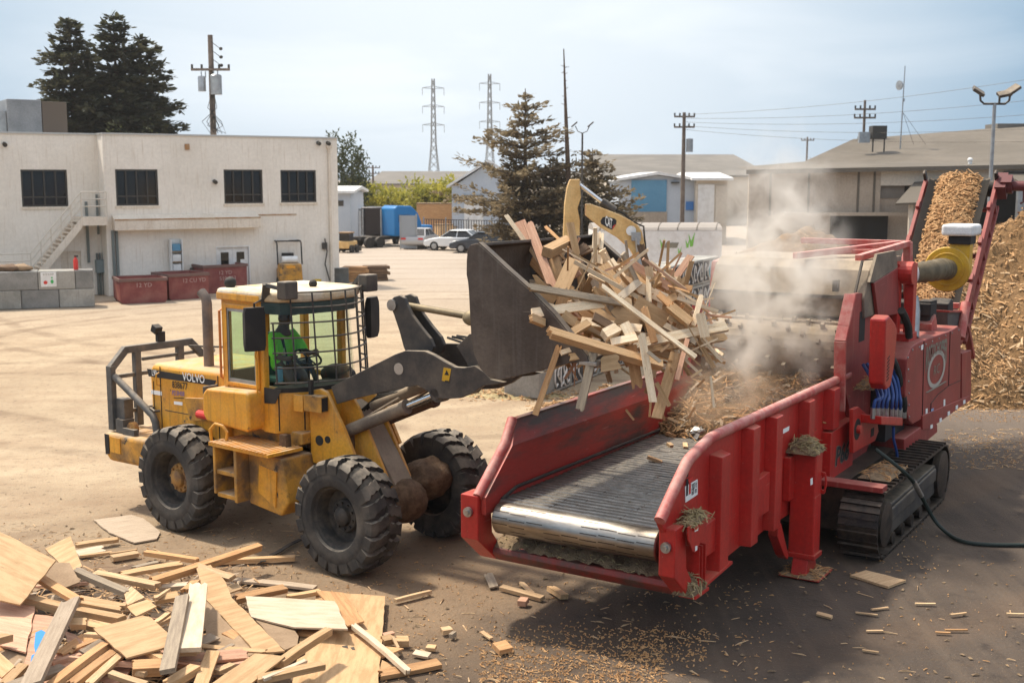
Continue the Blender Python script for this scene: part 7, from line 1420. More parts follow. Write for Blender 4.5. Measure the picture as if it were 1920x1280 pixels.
BB = [ # x1,y1,x2,y2 (enlarged crop), width, thickness m, tone, Y1, Y2, tilt, label
 (328, 66, 548, 372, 24, .04, 'f', 14.5, 14.2, .3, 'long splintered strip pointing highest out of the bucket'),
 (540, 360, 610, 490, 26, .04, 'o', 14.2, 13.9, .3, 'thin orange strip in the dark back corner of the bucket'),
 (455, 108, 600, 490, 52, .05, 'r', 14.3, 13.7, .5, 'wide reddish board leaning up beside the splintered strip'),
 (405, 112, 480, 260, 72, .05, 'r', 14.7, 14.5, .5, 'short broad reddish board behind the leaning boards'),
 (565, 285, 690, 222, 58, .12, 't', 13.9, 14.3, 1.0, 'thick tan block with a dark underside near the bucket back'),
 (556, 138, 645, 222, 17, .04, 'o', 14.7, 14.5, .2, 'red-brown stick poking out behind the thick block'),
 (846, 168, 830, 440, 34, .025, 'f', 14.4, 14.0, -.2, 'white upright picket, left one of the pair'), (876, 168, 864, 400, 31, .025, 'f', 14.45, 14.1, -.1, 'white upright picket, right one of the pair'),
 (722, 325, 640, 510, 84, .03, 'y', 13.8, 13.5, .4, 'broad pale board standing on edge in the middle of the bucket'), (600, 305, 648, 465, 62, .05, 't', 14.1, 13.9, .3, 'knotty tan board between the reddish boards and the broad pale one'),
 (725, 305, 800, 245, 48, .08, 'd', 14.2, 14.2, .5, 'dark square-ended offcut left of the pickets'), (780, 265, 852, 258, 30, .05, 'f', 14.3, 14.3, .2, 'short pale strip touching the left picket'),
 (680, 262, 810, 400, 22, .05, 'd', 14.0, 13.7, .2, 'dark thin strip running down from the thick block'),
 (885, 365, 1005, 530, 72, .10, 't', 13.6, 13.4, .7, 'heavy tan beam with a rough bark edge at the top of the heap'), (925, 335, 1030, 480, 42, .08, 'f', 13.7, 13.5, .6, 'pale beam lying against the heavy rough beam'),
 (980, 545, 1092, 450, 44, .03, 'w', 13.1, 13.4, .1, 'whitewashed plank lying across the middle of the heap'), (460, 440, 600, 575, 100, .02, 'y', 13.0, 13.2, .3, 'torn plywood flap over the near rim of the bucket'),
 (455, 480, 1002, 575, 40, .045, 'g', 12.8, 13.0, .6, 'long grey split rail lying across the bucket mouth'), (470, 560, 600, 600, 36, .04, 'f', 12.85, 12.9, .3, 'short pale plank under the torn plywood flap'),
 (478, 632, 885, 575, 54, .03, 'f', 12.7, 13.0, .3, 'wide pale plank just below the long grey rail'), (568, 738, 1218, 930, 50, .095, 't', 12.3, 12.6, .9, 'long square beam jutting out in front of the heap'),
 (637, 812, 498, 1212, 34, .045, 'o', 12.6, 12.5, .4, 'dark brown stud hanging lowest at the left'), (850, 775, 752, 1190, 48, .045, 'g', 12.5, 12.3, .2, 'grey weathered stud hanging straight down'),
 (1045, 815, 1086, 1062, 64, .03, 'o', 12.7, 12.6, .1, 'orange-brown board hanging below the long beam'), (1104, 742, 1172, 1138, 44, .05, 'f', 12.5, 12.4, .4, 'pale stud hanging below the long beam'),
 (1302, 860, 1192, 1232, 60, .04, 't', 12.9, 12.6, .2, 'nail-studded tan plank sliding onto the red wall'), (874, 472, 1420, 886, 26, .04, 'f', 12.9, 12.6, .5, 'long thin batten crossing the heap from top to lower right'),
 (1055, 812, 1592, 708, 56, .05, 'f', 12.8, 13.1, .5, 'bright pale plank sticking out towards the hopper'), (1440, 630, 1470, 768, 52, .04, 'f', 12.95, 12.9, .2, 'short pale block end over the bright plank'),
 (1448, 528, 1400, 705, 28, .04, 'f', 13.2, 13.0, .2, 'pale stick standing up at the right of the heap'), (1146, 392, 1150, 575, 28, .04, 'f', 13.5, 13.3, .2, 'upright pale stick in the middle right of the heap'),
 (1195, 462, 1398, 492, 34, .03, 'o', 13.7, 13.6, .5, 'brown pointed board at the upper right of the heap'), (1160, 470, 1215, 450, 44, .10, 't', 13.5, 13.5, .6, 'square end of a tan post beside the upright stick'),
 (925, 640, 1105, 660, 105, .018, 'y', 12.9, 13.1, .4, 'ragged plywood piece in the centre of the heap'), (1070, 570, 1250, 680, 92, .018, 'y', 13.2, 13.2, .5, 'second ragged plywood piece right of the centre'),
 (1262, 590, 1385, 690, 52, .09, 't', 13.1, 13.0, .7, 'tan post end at the right side of the heap'), (1200, 520, 1330, 640, 36, .05, 'o', 13.3, 13.1, .4, 'orange batten angled beside the tan post end'),
 (1310, 545, 1545, 622, 20, .03, 'f', 13.4, 13.3, .2, 'thin pale lath reaching far right'), (1390, 628, 1622, 656, 11, .015, 'r', 13.4, 13.2, .2, 'thin reddish splinter reaching farthest right'), (1040, 385, 1180, 520, 30, .03, 't', 13.6, 13.4, .3, 'tan lath leaning over the top right'),
 (678, 762, 802, 690, 42, .07, 't', 12.6, 12.8, .6, 'tan block above the left end of the long beam'), (830, 650, 992, 742, 48, .05, 'd', 12.8, 12.8, .7, 'dark-faced board wedged in the middle'), (655, 640, 725, 690, 60, .05, 'y', 12.8, 12.8, .5, 'yellow plywood block below the wide pale plank'),
 (890, 760, 968, 720, 60, .10, 'f', 12.6, 12.7, .7, 'pale cube-like post end above the long beam'), (1005, 690, 1062, 795, 58, .05, 'f', 12.7, 12.6, .4, 'pale plank stub pointing at the long beam'), (645, 858, 762, 822, 28, .04, 'f', 12.5, 12.6, .3, 'pale stick below the left of the long beam'),
 (690, 885, 850, 862, 42, .04, 'y', 12.5, 12.5, .3, 'split yellow plank under the long beam'), (870, 925, 985, 905, 88, .018, 'y', 12.4, 12.4, .2, 'torn plywood corner hanging under the long beam'), (1370, 775, 1308, 1012, 26, .03, 'r', 12.9, 12.7, .2, 'reddish stick with a dark tip hanging at the right'),
 (1425, 770, 1525, 942, 17, .03, 't', 13.1, 13.0, .2, 'thin tan stick drooping at the far right'), (1455, 765, 1552, 892, 14, .025, 'f', 13.2, 13.1, .2, 'pale splinter drooping at the far right'), (1190, 1028, 1268, 1165, 26, .02, 't', 12.6, 12.5, .1, 'sharp tan shard falling beside the nail-studded plank'),
 (468, 655, 548, 688, 46, .06, 't', 12.6, 12.7, .5, 'tan block end resting on the near bucket rim'), (1500, 990, 1520, 1172, 14, .02, 'f', 13.0, 12.9, 0, 'pale splinter falling alone in the dust'), (560, 650, 690, 740, 40, .05, 'g', 12.9, 13.0, .4, 'grey board tucked under the wide pale plank'),
 (1240, 700, 1420, 800, 34, .04, 'g', 13.1, 12.9, .4, 'grey stud at the lower right of the heap'), (1120, 600, 1180, 800, 40, .04, 'o', 13.0, 12.8, .3, 'orange plank stub in the lower middle'), (930, 800, 1080, 770, 44, .05, 'f', 12.6, 12.6, .5, 'pale block lying on the long beam'), (1140, 850, 1215, 910, 20, .02, 'w', 12.4, 12.4, .2, 'white chip-edged stick over the end of the long beam')]
rng = random.Random(21)
for (x1, y1, x2, y2, wp, th, tone, Y1, Y2, tilt, lab) in BB:
    p0 = at(*c6(x1, y1), Y1); p1 = at(*c6(x2, y2), Y2); f = toCam((p0 + p1) / 2); f = (f + Vector((0, 0, tilt)) + Vector((rng.uniform(-.2, .2), 0, 0))).normalized()
    board_obj('board', p0, p1, wp / 3.048 / CF * (Y1 + Y2) / 2 * 1.02, th, tone, f, lab, 'board', gL)
# packing underneath: shorter pieces filling the bucket and the falling front
poly = [(470, 420), (700, 330), (930, 340), (1180, 400), (1330, 520), (1440, 660), (1420, 800), (1250, 880), (1050, 860), (850, 880), (680, 860), (560, 720), (480, 620)]
def inside(x, y, pl):
    r = False
    for i in range(len(pl)):
        a, b = pl[i], pl[i - 1]
        if (a[1] > y) != (b[1] > y) and x < (b[0] - a[0]) * (y - a[1]) / (b[1] - a[1]) + a[0]: r = not r
    return r
tw = {'p': 'pale', 'f': 'fresh pale', 't': 'tan', 'o': 'orange-brown', 'g': 'grey', 'd': 'dark', 'r': 'reddish', 'y': 'plywood', 'w': 'white-faced', 'b': 'brown', 'k': 'dusty'}
n = 0
while n < 105:
    x, y = rng.uniform(450, 1460), rng.uniform(330, 890)
    if not inside(x, y, poly): continue
    n += 1; Y = rng.uniform(13.3, 14.1) + (.2 if x < 900 else 0) - (.35 if y > 650 else 0) + (.45 if x < 850 and y < 560 else 0); c = at(*c6(x, y), Y); a = rng.choice((rng.gauss(-.45, .35), rng.gauss(-.45, .35), rng.gauss(1.75, .4), rng.uniform(0, pi))); Lb = rng.uniform(.4, 1.25); d = Vector((cos(a) * rng.uniform(.6, 1), rng.uniform(-.35, .35), sin(a))).normalized()
    tone = rng.choice('ffffppyttttoogrdw'); ln = 'short' if Lb < .42 else 'mid-length' if Lb < .6 else 'longer'
    board_obj('board', c - d * Lb / 2, c + d * Lb / 2, rng.choice((.03, .045, .06, .09, .09, .12)), rng.choice((.012, .018, .02, .035, .045)), tone, toCam(c) + Vector((rng.uniform(-.6, .6), 0, rng.uniform(-.3, .8))), f'{ln} {tw[tone]} piece packed among the scrap in the loader bucket', 'board', gL)
for k in range(70):      # shaggy slivers sticking out of the load
    x, y = rng.choice(poly[1:-2]); x += rng.uniform(-20, 120); y += rng.uniform(-40, 60); c = at(*c6(x, y), rng.uniform(12.8, 13.8)); d = Vector((rng.uniform(-1, 1), rng.uniform(-.4, .4), rng.uniform(-1, .4))).normalized() * rng.uniform(.12, .40)
    tone = rng.choice('fffttor'); board_obj('splinter', c - d, c + d, rng.uniform(.012, .035), rng.uniform(.008, .02), tone, toCam(c), f'thin {tw[tone]} sliver sticking out of the load in the bucket', 'splinter', 'slivers in the bucket load', .08)
# small falling fragments
for k, (x, y) in enumerate(((1040, 1212), (1285, 1240), (1155, 1180), (1470, 1212), (1392, 1200), (1230, 1215), (1010, 960), (910, 900), (1420, 975), (1445, 1030), (1240, 830), (1280, 980))):
    c = at(*c6(x, y), 12.8); d = Vector((rng.uniform(-1, 1), rng.uniform(-.4, .4), rng.uniform(-1, 1))).normalized() * rng.uniform(.05, .10); board_obj('splinter', c - d, c + d, .025, .012, rng.choice('ppto'), toCam(c), 'small splinter of wood falling from the loader bucket', 'splinter', 'splinters falling from the bucket')
# pieces riding on the slat belt
for (x, y, L_, t_, lab) in ((1120, 492, .2, 't', 'lone tan block standing on the slat belt'), (1215, 350, .14, 'o', 'small orange chip on the far part of the slat belt'), (1295, 412, .12, 'p', 'pale chip near the right wall on the slat belt'), (1208, 408, .08, 'p', 'tiny pale chip in the middle of the slat belt')):
    c = G(*d7(x, y), 1.45); a = rng.uniform(0, 3); d = Vector((cos(a), sin(a), .3)).normalized() * L_ / 2; board_obj('wood_chip', c - d, c + d, .06, .04, t_, (0, 0, 1), lab, 'wood chip')
c = G(*d7(1370, 340), 1.5); o = MB().ell((0, 0, 0), (.12, .09, .08), 12, 8); o.v = [p + Vector((jag(p * 30), jag(p * 31), jag(p * 29))) * .05 for p in o.v]; o = o.build('crumpled_foil', m_steel, smooth=False); o.location = c; tag(o, 'crumpled silver scrap on the slat belt', 'scrap')

# ------------------------------------------------------------------ pile in the foreground
A = lambda X, Y: (X / 3.368, 900 + Y / 3.368)
B = lambda X, Y: (400 + X / 3.4286, 1000 + Y / 3.4286)
gS = 'sheets in the foreground scrap pile'; gP = 'boards in the foreground scrap pile'
SH = [(A, [(-80, 300, 1.05), (110, 372, .98), (355, 520, .80), (125, 782, .58), (-90, 740, .62)], 'y', 'big knotted plywood sheet sliding off the left of the pile'), (A, [(285, 440, .52), (445, 350, .60), (520, 552, .42), (430, 575, .42)], 'y', 'triangular plywood piece behind the big sheet'), (A, [(350, 530, .60), (440, 520, .62), (505, 645, .50), (400, 690, .46), (275, 612, .55)], 'b', 'brown weathered panel below the triangular piece'),
      (A, [(590, 940, .62), (900, 855, .66), (955, 872, .65), (1140, 1030, .60), (800, 1125, .56)], 'y', 'pale square plywood piece lying flat on top of the pile'), (A, [(-60, 742, .46), (220, 800, .46), (165, 1090, .40), (-60, 1030, .40)], 'r', 'reddish sheet under the big knotted sheet'), (A, [(222, 850, .43), (345, 865, .43), (270, 1190, .36), (150, 1172, .36)], 'r', 'reddish panel marked with blue spray paint'),
      (A, [(1270, 745, .36), (1310, 770, .37), (1620, 1090, .30), (1525, 1142, .26), (1310, 1078, .28)], 'b', 'dull brown hardboard panel right of the grey stud'), (A, [(1240, 560, .34), (1330, 538, .34), (1425, 645, .34), (1462, 742, .34), (1800, 1082, .33), (1620, 1092, .33), (1300, 752, .34)], 'y', 'long tapering plywood strip across the pile'),
      (B, [(205, 405, .25), (780, 437, .25), (865, 616, .24), (520, 606, .24), (245, 536, .25)], 'w', 'pale white-faced sheet with a dotted edge'), (B, [(565, 640, .10), (672, 368, .12), (1105, 410, .06), (1050, 1080, .06), (480, 1110, .08)], 'y', 'large square panel with a torn hole at the right of the pile'), (B, [(835, 378, .20), (970, 570, .15), (862, 592, .17), (660, 372, .20)], 'o', 'orange-brown triangular sheet under the white-faced sheet'),
      (B, [(255, 540, .22), (500, 602, .21), (548, 662, .20), (540, 720, .19), (460, 748, .2), (350, 650, .21)], 'b', 'brown panel showing below the white-faced sheet'), (B, [(-20, 972, .42), (268, 775, .46), (462, 790, .45), (235, 975, .40)], 'y', 'wide light plank at the bottom centre of the pile'), (A, [(590, 252, .01), (830, 220, .01), (905, 242, .01), (1012, 330, .01), (990, 372, .01), (850, 396, .01), (690, 332, .01)], 'k', 'broken sheet lying flat beside the rear tyre'),
      (A, [(-40, 1060, .36), (175, 1102, .36), (130, 1300, .32), (-40, 1300, .32)], 'b', 'dark brown sheet in the bottom left corner'), (A, [(372, 1068, .40), (505, 1135, .40), (300, 1300, .34), (260, 1260, .34)], 'r', 'reddish sheet behind the long leaning plank'), (A, [(690, 1180, .36), (860, 1120, .42), (800, 1240, .38), (720, 1300, .34), (620, 1250, .34)], 'r', 'reddish offcut sheet below the pale square piece'), (A, [(800, 800, .46), (930, 755, .50), (990, 800, .48), (860, 860, .44)], 'y', 'small strandboard piece in the middle of the pile'), (A, [(400, 950, .42), (480, 980, .42), (600, 1080, .40), (470, 1110, .38)], 'r', 'reddish scrap sheet under the leaning plank'), (A, [(785, 720, .50), (830, 668, .54), (915, 745, .50), (800, 790, .48)], 'p', 'bright square offcut above the strandboard piece'),
      (lambda X, Y: d9(X, Y), [(590, 1155, .01), (680, 1128, .01), (910, 1185, .012), (810, 1222, .012)], 'p', 'lone pale plank lying flat on the dark asphalt beside the track'), (B, [(1080, 800, .05), (1225, 740, .08), (1080, 725, .08)], 'o', 'small triangular offcut tucked against the square panel'), (B, [(1060, 915, .03), (1200, 880, .04), (1085, 815, .05)], 'y', 'sheet corner showing under the batten at the right of the pile')]
for (mp_, pts, tone, lab) in SH:
    o = sheet_obj('plywood_sheet', [G(*mp_(x, y), z) for x, y, z in pts], .018 if 'lone' not in lab else .03, tone, lab, 'plywood sheet' if tone in 'yw' else 'panel', gS)
    if 'blue spray' in lab:
        for q in (((225, 965), (262, 950), (290, 965), (255, 1060), (222, 1085), (215, 1040)), ((200, 1110), (240, 1090), (225, 1150), (190, 1160))):
            z = .43 - .07 * ((q[0][1] - 850) / 330); P = [o.matrix_world.inverted() @ G(*A(*v), z) for v in q]; MB().prism([(p.x, p.y) for p in P], 'z', .0095, .011).build('paint_mark', mat('blue_spray_paint', (.02, .22, .52), .6, fine=.1), o)
    if 'torn hole' in lab:
        for q in (((825, 715), (862, 708), (868, 728), (830, 722)), ((880, 722), (905, 715), (912, 735), (895, 736))):
            P = [o.matrix_world.inverted() @ G(*B(*v), .10) for v in q]; MB().prism([(p.x, p.y) for p in P], 'z', .0095, .0105).build('torn_hole', m_black, o)
BP = [(A, 145, 748, 770, 885, .115, .09, 't', .50, .46, 'long heavy beam crossing the pile under the leaning plank'), (A, 450, 755, 190, 1300, .19, .045, 'k', .64, .62, 'wide long plank leaning steeply at the left of the pile'), (A, 1255, 655, 1205, 1070, .19, .045, 'w', .60, .60, 'white-edged plank standing out in the centre of the pile'), (A, 1152, 735, 1058, 1205, .14, .045, 'g', .66, .62, 'grey weathered stud beside the white-edged plank'),
  (A, 1640, 420, 950, 645, .085, .085, 'o', .32, .34, 'long orange stud slanting up to the right'), (A, 918, 458, 1255, 508, .085, .06, 'o', .10, .10, 'orange stud lying across the ground, left half'), (A, 1310, 515, 1862, 490, .085, .06, 't', .05, .05, 'tan stud lying across the ground toward the front tyre'), (A, 1220, 538, 1468, 618, .10, .05, 'p', .34, .34, 'pale short stud end on the tapering strip'), (A, 470, 568, 812, 715, .11, .06, 'g', .52, .50, 'greyish board with a purple painted end'), (A, 600, 590, 1000, 668, .10, .06, 'p', .44, .42, 'pale beam lying beside the greyish board'),
  (A, 760, 598, 1150, 530, .11, .05, 't', .28, .26, 'tan board under the long orange stud'), (A, 255, 620, 500, 765, .11, .05, 'o', .62, .56, 'orange board below the big knotted sheet'), (A, 490, 758, 785, 812, .15, .05, 't', .54, .50, 'tan block-ended board on the heavy beam'), (A, 680, 1030, 320, 1300, .13, .05, 'o', .54, .50, 'brown plank slanting down at the bottom left'), (A, 725, 1085, 440, 1300, .11, .05, 'o', .52, .48, 'stained plank beside the brown slanting one'), (A, 765, 1100, 550, 1295, .07, .04, 'p', .52, .48, 'thin pale stud beside the stained plank'),
  (A, 1235, 1185, 1050, 1300, .12, .07, 't', .46, .44, 'tan beam end at the bottom of the pile'), (A, 1345, 1085, 1265, 1300, .13, .04, 't', .42, .42, 'upright tan board at the bottom right'), (A, 475, 412, 748, 375, .10, .05, 't', .06, .06, 'tan plank lying behind the pile'), (A, 485, 465, 662, 432, .15, .03, 'w', .04, .04, 'split white plank lying behind the pile'), (A, 505, 480, 705, 455, .06, .03, 't', .03, .03, 'thin stick beside the split white plank'), (A, 705, 492, 880, 462, .12, .06, 'p', .05, .05, 'short pale block lying apart behind the pile'), (A, 690, 465, 865, 440, .05, .03, 't', .03, .03, 'thin lath behind the short pale block'),
  (A, 1480, 752, 1805, 682, .10, .07, 'o', .16, .16, 'orange-brown stud pointing at the front tyre'), (A, 1465, 628, 1990, 680, .16, .03, 'k', .03, .03, 'dusty grey-white plank on the ground by the front tyre'), (A, 540, 905, 800, 960, .10, .06, 't', .42, .42, 'tan stud under the pale square piece'), (A, 440, 905, 548, 905, .13, .06, 'y', .50, .48, 'short yellow block beside the leaning plank'), (A, 975, 755, 1125, 728, .12, .05, 't', .50, .50, 'tan plank between the small squares and the grey stud'), (A, 1165, 700, 1235, 640, .11, .04, 'o', .52, .46, 'orange offcut behind the white-edged plank'), (A, 840, 560, 1000, 522, .08, .05, 'g', .28, .26, 'grey stick end behind the pale beam'), (A, 700, 590, 850, 545, .10, .04, 'd', .26, .26, 'dark splintered board behind the pale beam'),
  (A, 1000, 680, 1190, 662, .08, .05, 'w', .24, .24, 'white stick behind the grey stud'), (A, 980, 750, 1068, 690, .05, .03, 'p', .56, .52, 'small bright stick crossing the small squares'), (A, 980, 900, 1060, 842, .06, .03, 'p', .54, .52, 'small pale stick near the grey stud'), (A, 1110, 1075, 1260, 1070, .14, .07, 't', .50, .50, 'square-ended tan post under the grey stud'), (A, 830, 1190, 1020, 1180, .14, .10, 'o', .50, .48, 'broken orange post below the pale square piece'), (A, 930, 1080, 1030, 1135, .08, .05, 't', .54, .52, 'tan chip-edged stub on the broken post'), (A, 1370, 1210, 1470, 1165, .08, .04, 'p', .34, .34, 'pale stub in the dark gap at the bottom right'), (A, 150, 1170, 20, 1300, .10, .05, 't', .44, .42, 'tan stud at the very bottom left'), (A, -30, 1010, 48, 990, .14, .07, 't', .52, .50, 'tan beam end cut by the left edge of the photo'),
  (B, 748, 622, 425, 838, .095, .07, 't', .40, .40, 'tan stud propped on the large square panel'), (B, 895, 588, 1258, 892, .075, .04, 'w', .16, .10, 'long white lath leaning over the edge of the square panel'), (B, 600, 815, 320, 935, .05, .03, 'w', .46, .44, 'thin white lath at the bottom of the pile'), (B, 716, 842, 285, 940, .09, .06, 't', .44, .42, 'tan stud with a square end at the bottom of the pile'), (B, 570, 760, 380, 870, .08, .05, 'd', .34, .34, 'dark stud under the propped tan stud'), (B, 1452, 832, 1060, 908, .12, .05, 'o', .05, .05, 'orange batten lying beyond the square panel'), (B, 1168, 430, 1400, 372, .06, .04, 'p', .03, .03, 'single pale stick lying on bare ground by the front tyre'), (B, 470, 410, 690, 372, .08, .05, 't', .18, .16, 'tan stick above the white-faced sheet'), (B, 540, 640, 690, 655, .06, .03, 'o', .14, .14, 'orange strip on the square panel'),
  (B, 1085, 690, 1160, 675, .10, .07, 't', .06, .06, 'left one of two short blocks right of the square panel'), (B, 1170, 690, 1255, 690, .12, .07, 't', .06, .06, 'right one of two short blocks right of the square panel'), (B, 1090, 655, 1160, 640, .05, .04, 'r', .04, .04, 'reddish stub behind the two short blocks'), (B, 1155, 665, 1190, 735, .03, .02, 'p', .12, .08, 'thin pale sliver between the two short blocks'), (B, 1465, 625, 1530, 615, .08, .05, 'p', .04, .04, 'small pale block lying alone on the ground'), (B, 1290, 765, 1390, 785, .09, .03, 'w', .03, .03, 'flat pale offcut on the ground'), (B, 1525, 660, 1552, 640, .05, .05, 'g', .03, .03, 'small grey block lying alone'), (B, 1725, 630, 1790, 675, .05, .02, 'p', .02, .02, 'pale shard lying on the chip-strewn ground'), (B, 1370, 730, 1430, 735, .07, .04, 't', .03, .03, 'tan chunk lying on the chip-strewn ground'),
  (B, 1815, 740, 1900, 720, .14, .06, 'o', .05, .05, 'wedge-shaped orange offcut in the middle foreground'), (B, 1765, 255, 1805, 345, .11, .02, 'g', .02, .02, 'flat grey offcut near the nose of the grinder'), (d7, 240, 1220, 480, 1285, .075, .05, 'p', .03, .03, 'pale stud lying below the grinder nose'), (d7, 360, 1195, 420, 1255, .06, .03, 'p', .03, .03, 'short pale strip beside the pale stud'), (d7, 525, 1225, 605, 1275, .11, .06, 't', .04, .04, 'tan block lying below the grinder nose'), (d7, 345, 1300, 395, 1305, .10, .07, 'r', .04, .04, 'pair of reddish blocks in front of the grinder nose'), (d7, 435, 1780, 560, 1860, .10, .05, 'p', .03, .03, 'pale stud end cut by the bottom edge of the photo'), (r4, 1770, 1010, 1920, 1050, .05, .03, 'p', .02, .02, 'pale splintered strip on the asphalt by the support leg')]
for (mp_, x1, y1, x2, y2, wd, th, tone, z1, z2, lab) in BP:
    p0 = G(*mp_(x1, y1), z1); p1 = G(*mp_(x2, y2), z2); board_obj('board' if (p1 - p0).length > .45 else 'wood_offcut', p0, p1, wd, th, tone, Vector((rng.uniform(-.25, .25), rng.uniform(-.35, .1), 1)), lab, 'board' if (p1 - p0).length > .45 else 'wood offcut', gP)
polyA = [(-40, 620), (300, 640), (620, 640), (1000, 640), (1250, 700), (1500, 900), (1560, 1080), (1500, 1300), (-40, 1300)]
n = 0
while n < 130:
    x, y = rng.uniform(-40, 1560), rng.uniform(610, 1300)
    if not inside(x, y, polyA): continue
    n += 1; hmax = .12 + .36 * min(1, (y - 600) / 350) * (1 if x < 1100 else .7); z = rng.uniform(.02, hmax); c = G(*A(x, y), z); a = rng.uniform(0, 2 * pi); Lb = rng.uniform(.25, 1.0); d = Vector((cos(a), sin(a), rng.uniform(-.12, .12))).normalized()
    tone = rng.choice('pttookrrdbbk'); ln = 'short' if Lb < .45 else 'mid-length' if Lb < .75 else 'long'
    board_obj('board', c - d * Lb / 2, c + d * Lb / 2, rng.choice((.04, .06, .09, .12, .15)), rng.choice((.015, .02, .035, .05)), tone, Vector((rng.uniform(-.4, .4), rng.uniform(-.5, .3), 1)), f'{ln} {tw[tone]} piece buried low in the foreground scrap pile', 'board', gP)
# dark mound of rubbish under the pile, and a spill of chips around it
def mound(a, b):
    q = A(-250 + a * 1900, 560 + b * 900); g_ = G(*q, 0); e = max(0, min(1, (b - .08) * 3)) * max(0, min(1, (1 - a) * 2.4)); return Vector((g_.x, g_.y, -.03 + .26 * e + .08 * n3(g_.x, g_.y, 3, 2.5) * e))
o = MB().grid(mound, 40, 30).build('rubbish_mound', mat('dark_wood_rubbish', (.10, .07, .045), .95, col2=(.055, .038, .025), scale=4, bump=.8, bscale=20), clean=False, smooth=True, angle=180); tag(o, 'dark rubbish packed under the boards of the pile', None, None, 'stuff')
for nn_, sd_, mm_, a_, b_, wd_ in ((700, 51, W['t'], .08, .3, .022), (700, 52, m_chip, .03, .1, .02), (400, 53, W['d'], .06, .26, .03), (200, 54, W['k'], .08, .24, .045)): tag(chips_on(heap_fn(mound), nn_, sd_, a_, b_, .10, None, wide=wd_).build('pile_splinters', mm_, clean=False), 'splinters and crumbs lying between the boards of the pile', None, None, 'stuff')
# dark strap
p = [G(*A(*q), .03 + .02 * (i % 2)) for i, q in enumerate(((1900, 372), (1830, 405), (1760, 450), (1700, 478), (1675, 490), (1660, 512), (1640, 518)))]
o = MB()
for a, b in zip(p, p[1:]): o.bar(a, b, .07, .012)
tag(o.build('rubber_strap', m_black), 'black rubber strap curling out from under the front tyre', 'strap')
# hydraulic hose on the asphalt
q = [gw(1642, 842, .55), gw(1690, 880, .9), gw(1716, 908, 1.0)]
hp = [gp(q[0][0], .55, q[0][1]), gp(q[1][0], .9, q[1][1]), gp(q[2][0], 1.0, q[2][1]), G(1748, 968, .22), G(1775, 998, .04), G(1805, 1014, .03), G(1850, 1020, .03), G(1920, 1021, .03), G(2010, 1021, .03), G(2250, 1005, .03), G(2500, 1010, .03)]
o = tag(MB().tube(smooth_path(hp), .028, 8).build('hose', mat('dark_green_hose', (.015, .025, .02), .6, fine=.05), smooth=True), 'dark hose running from the grinder over its track to the right edge', 'hose')
MB().cyl(hp[2].lerp(hp[3], -.10), hp[2].lerp(hp[3], .35), .038, 10).build('coupling', m_steel, o, smooth=True)
# ------------------------------------------------------------------ loose chips and splinters strewn over the yard
def strew(name, regs, seed, m, smin, smax, wide, lab):
    rg = random.Random(seed); b = MB()
    for (u0, v0, u1, v1, n, pw) in regs:
        for _ in range(n):
            p = G(rg.uniform(u0, u1), v0 + (v1 - v0) * rg.random() ** pw); L_ = rg.uniform(smin, smax) * rg.choice((.5, .7, 1, 1.4)); a = rg.uniform(0, 2 * pi); x = Vector((cos(a), sin(a), 0)); y = Vector((-sin(a), cos(a), 0)); wv = wide * rg.uniform(.5, 1.5); z = gnd(p.x, p.y) + .012; p.z = z; t = rg.uniform(.006, .02)
            b.add([p - x * L_ / 2 - y * wv / 2, p + x * L_ / 2 - y * wv * .3, p + x * L_ / 2 + y * wv * .4, p - x * L_ / 2 + y * wv / 2, p + Vector((0, 0, t)) + x * L_ * .2], [(0, 1, 4), (1, 2, 4), (2, 3, 4), (3, 0, 4)])
    o = b.build(name, m, clean=False); return tag(o, lab, None, None, 'stuff')
strew('loose_chips', ((600, 1090, 1450, 1290, 700, 1), (900, 1170, 1250, 1290, 1500, .7), (1500, 1040, 1930, 1290, 80, 1), (1560, 980, 1760, 1080, 90, 1), (1770, 810, 1930, 880, 420, 1), (0, 980, 560, 1080, 260, 1), (560, 990, 900, 1100, 130, 1), (1180, 1180, 1330, 1240, 260, 1), (900, 960, 1000, 1000, 40, 1), (1780, 745, 1930, 790, 500, 1)), 41, m_chip, .015, .055, .012, 'pale wood chips strewn over the yard')
strew('loose_splinters', ((620, 1080, 1400, 1290, 90, 1), (1480, 1030, 1930, 1290, 24, 1), (0, 980, 560, 1090, 90, 1), (1770, 800, 1930, 880, 160, 1)), 42, W['p'], .06, .17, .013, 'thin splinters strewn over the yard')
strew('dark_litter', ((0, 900, 1400, 1290, 300, 1), (1350, 900, 1930, 1290, 100, 1)), 43, m_sawdust, .02, .07, .03, 'dark crumbs of bark strewn over the yard')
for k in range(9):
    u, v = ((1625, 1150), (1650, 1140), (1735, 1131), (1797, 1150), (1793, 1180), (1768, 1185), (1640, 1182), (1904, 1150), (1632, 1220))[k]; p = G(u, v, .012); a = rng.uniform(-.4, .4); d = Vector((cos(a), sin(a), 0)) * rng.uniform(.06, .13)
    board_obj('splinter', p - d, p + d, .03, .015, 'o' if k in (4, 5) else 'p', (0, 0, 1), 'small splinter lying on the dark asphalt at the right', 'splinter', 'splinters on the asphalt')

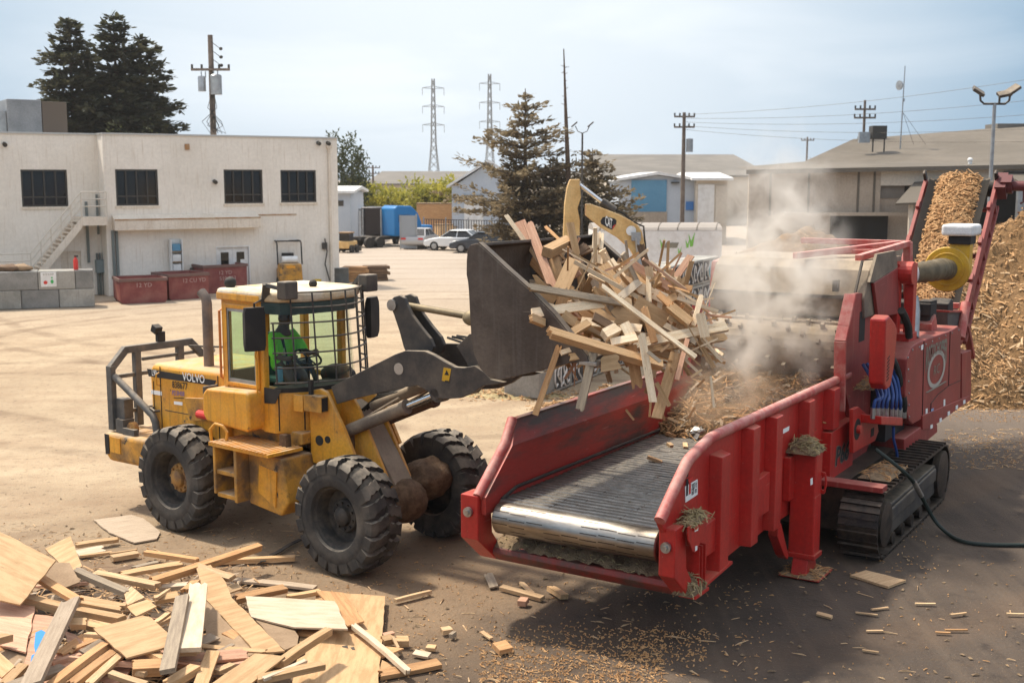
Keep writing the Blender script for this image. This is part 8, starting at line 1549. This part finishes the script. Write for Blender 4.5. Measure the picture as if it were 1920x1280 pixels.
# ================================================================== DUST
def volume_mat(name, col, dens, rx):
    m = bpy.data.materials.new(name); m.use_nodes = True; t = m.node_tree; t.nodes.clear(); N = t.nodes.new; K = t.links.new
    o = N('ShaderNodeOutputMaterial'); v = N('ShaderNodeVolumePrincipled'); v.inputs['Color'].default_value = (*col, 1); v.inputs['Anisotropy'].default_value = .45
    tc = N('ShaderNodeTexCoord'); ln = N('ShaderNodeVectorMath'); ln.operation = 'LENGTH'; K(tc.outputs['Object'], ln.inputs[0])
    fo_ = N('ShaderNodeMapRange'); fo_.inputs[1].default_value = 1.0; fo_.inputs[2].default_value = .15; fo_.interpolation_type = 'SMOOTHSTEP'; K(ln.outputs['Value'], fo_.inputs[0])
    mp = N('ShaderNodeMapping'); mp.inputs['Scale'].default_value = rx; K(tc.outputs['Object'], mp.inputs[0])
    n = N('ShaderNodeTexNoise'); n.inputs['Scale'].default_value = 1.9; n.inputs['Detail'].default_value = 5; n.inputs['Roughness'].default_value = .55; n.inputs['Distortion'].default_value = .7; K(mp.outputs[0], n.inputs['Vector'])
    r = N('ShaderNodeMapRange'); r.inputs[1].default_value = .46; r.inputs[2].default_value = .68; K(n.outputs[0], r.inputs[0])
    a = N('ShaderNodeMath'); a.operation = 'MULTIPLY'; K(fo_.outputs[0], a.inputs[0]); K(r.outputs[0], a.inputs[1]); b = N('ShaderNodeMath'); b.operation = 'MULTIPLY'; b.inputs[1].default_value = dens; K(a.outputs[0], b.inputs[0]); K(b.outputs[0], v.inputs['Density']); K(v.outputs[0], o.inputs['Volume'])
    return m
def dust(name, s_, w_, z_, r3, dens, rx, lab, col=(.98, .94, .87)):
    o = MB().ell((0, 0, 0), 1.0, 20, 14).build(name, volume_mat(name + '_air', col, dens, rx), clean=True); o.location = gp(s_, w_, z_); o.scale = r3; o.rotation_euler = (0, 0, radians(57.7)); tag(o, lab, 'dust cloud', None, 'stuff'); return o
dust('dust_cloud', 1.9, -.9, 3.4, (1.5, 1.2, 2.7), 3.8, (1.6, 1.3, 2.9), 'pale dust boiling up over the hopper of the grinder')
dust('dust_cloud', 1.1, -1.25, 1.95, (1.25, 1.0, .75), 2.4, (1.6, 1.2, 1.0), 'brown dust hanging low over the slat belt', (.85, .68, .50))
# ================================================================== AIR
def air():
    m = bpy.data.materials.new('haze_air'); m.use_nodes = True; t = m.node_tree; t.nodes.clear(); o = t.nodes.new('ShaderNodeOutputMaterial'); v = t.nodes.new('ShaderNodeVolumePrincipled')
    v.inputs['Color'].default_value = (.93, .95, .97, 1); v.inputs['Density'].default_value = .00022; v.inputs['Anisotropy'].default_value = .3; t.links.new(v.outputs[0], o.inputs['Volume'])
    b = MB().box(-400, 400, -8, 560, -2, 60).build('haze', m); tag(b, 'thin pale haze over the yard', None, None, 'stuff')
air()
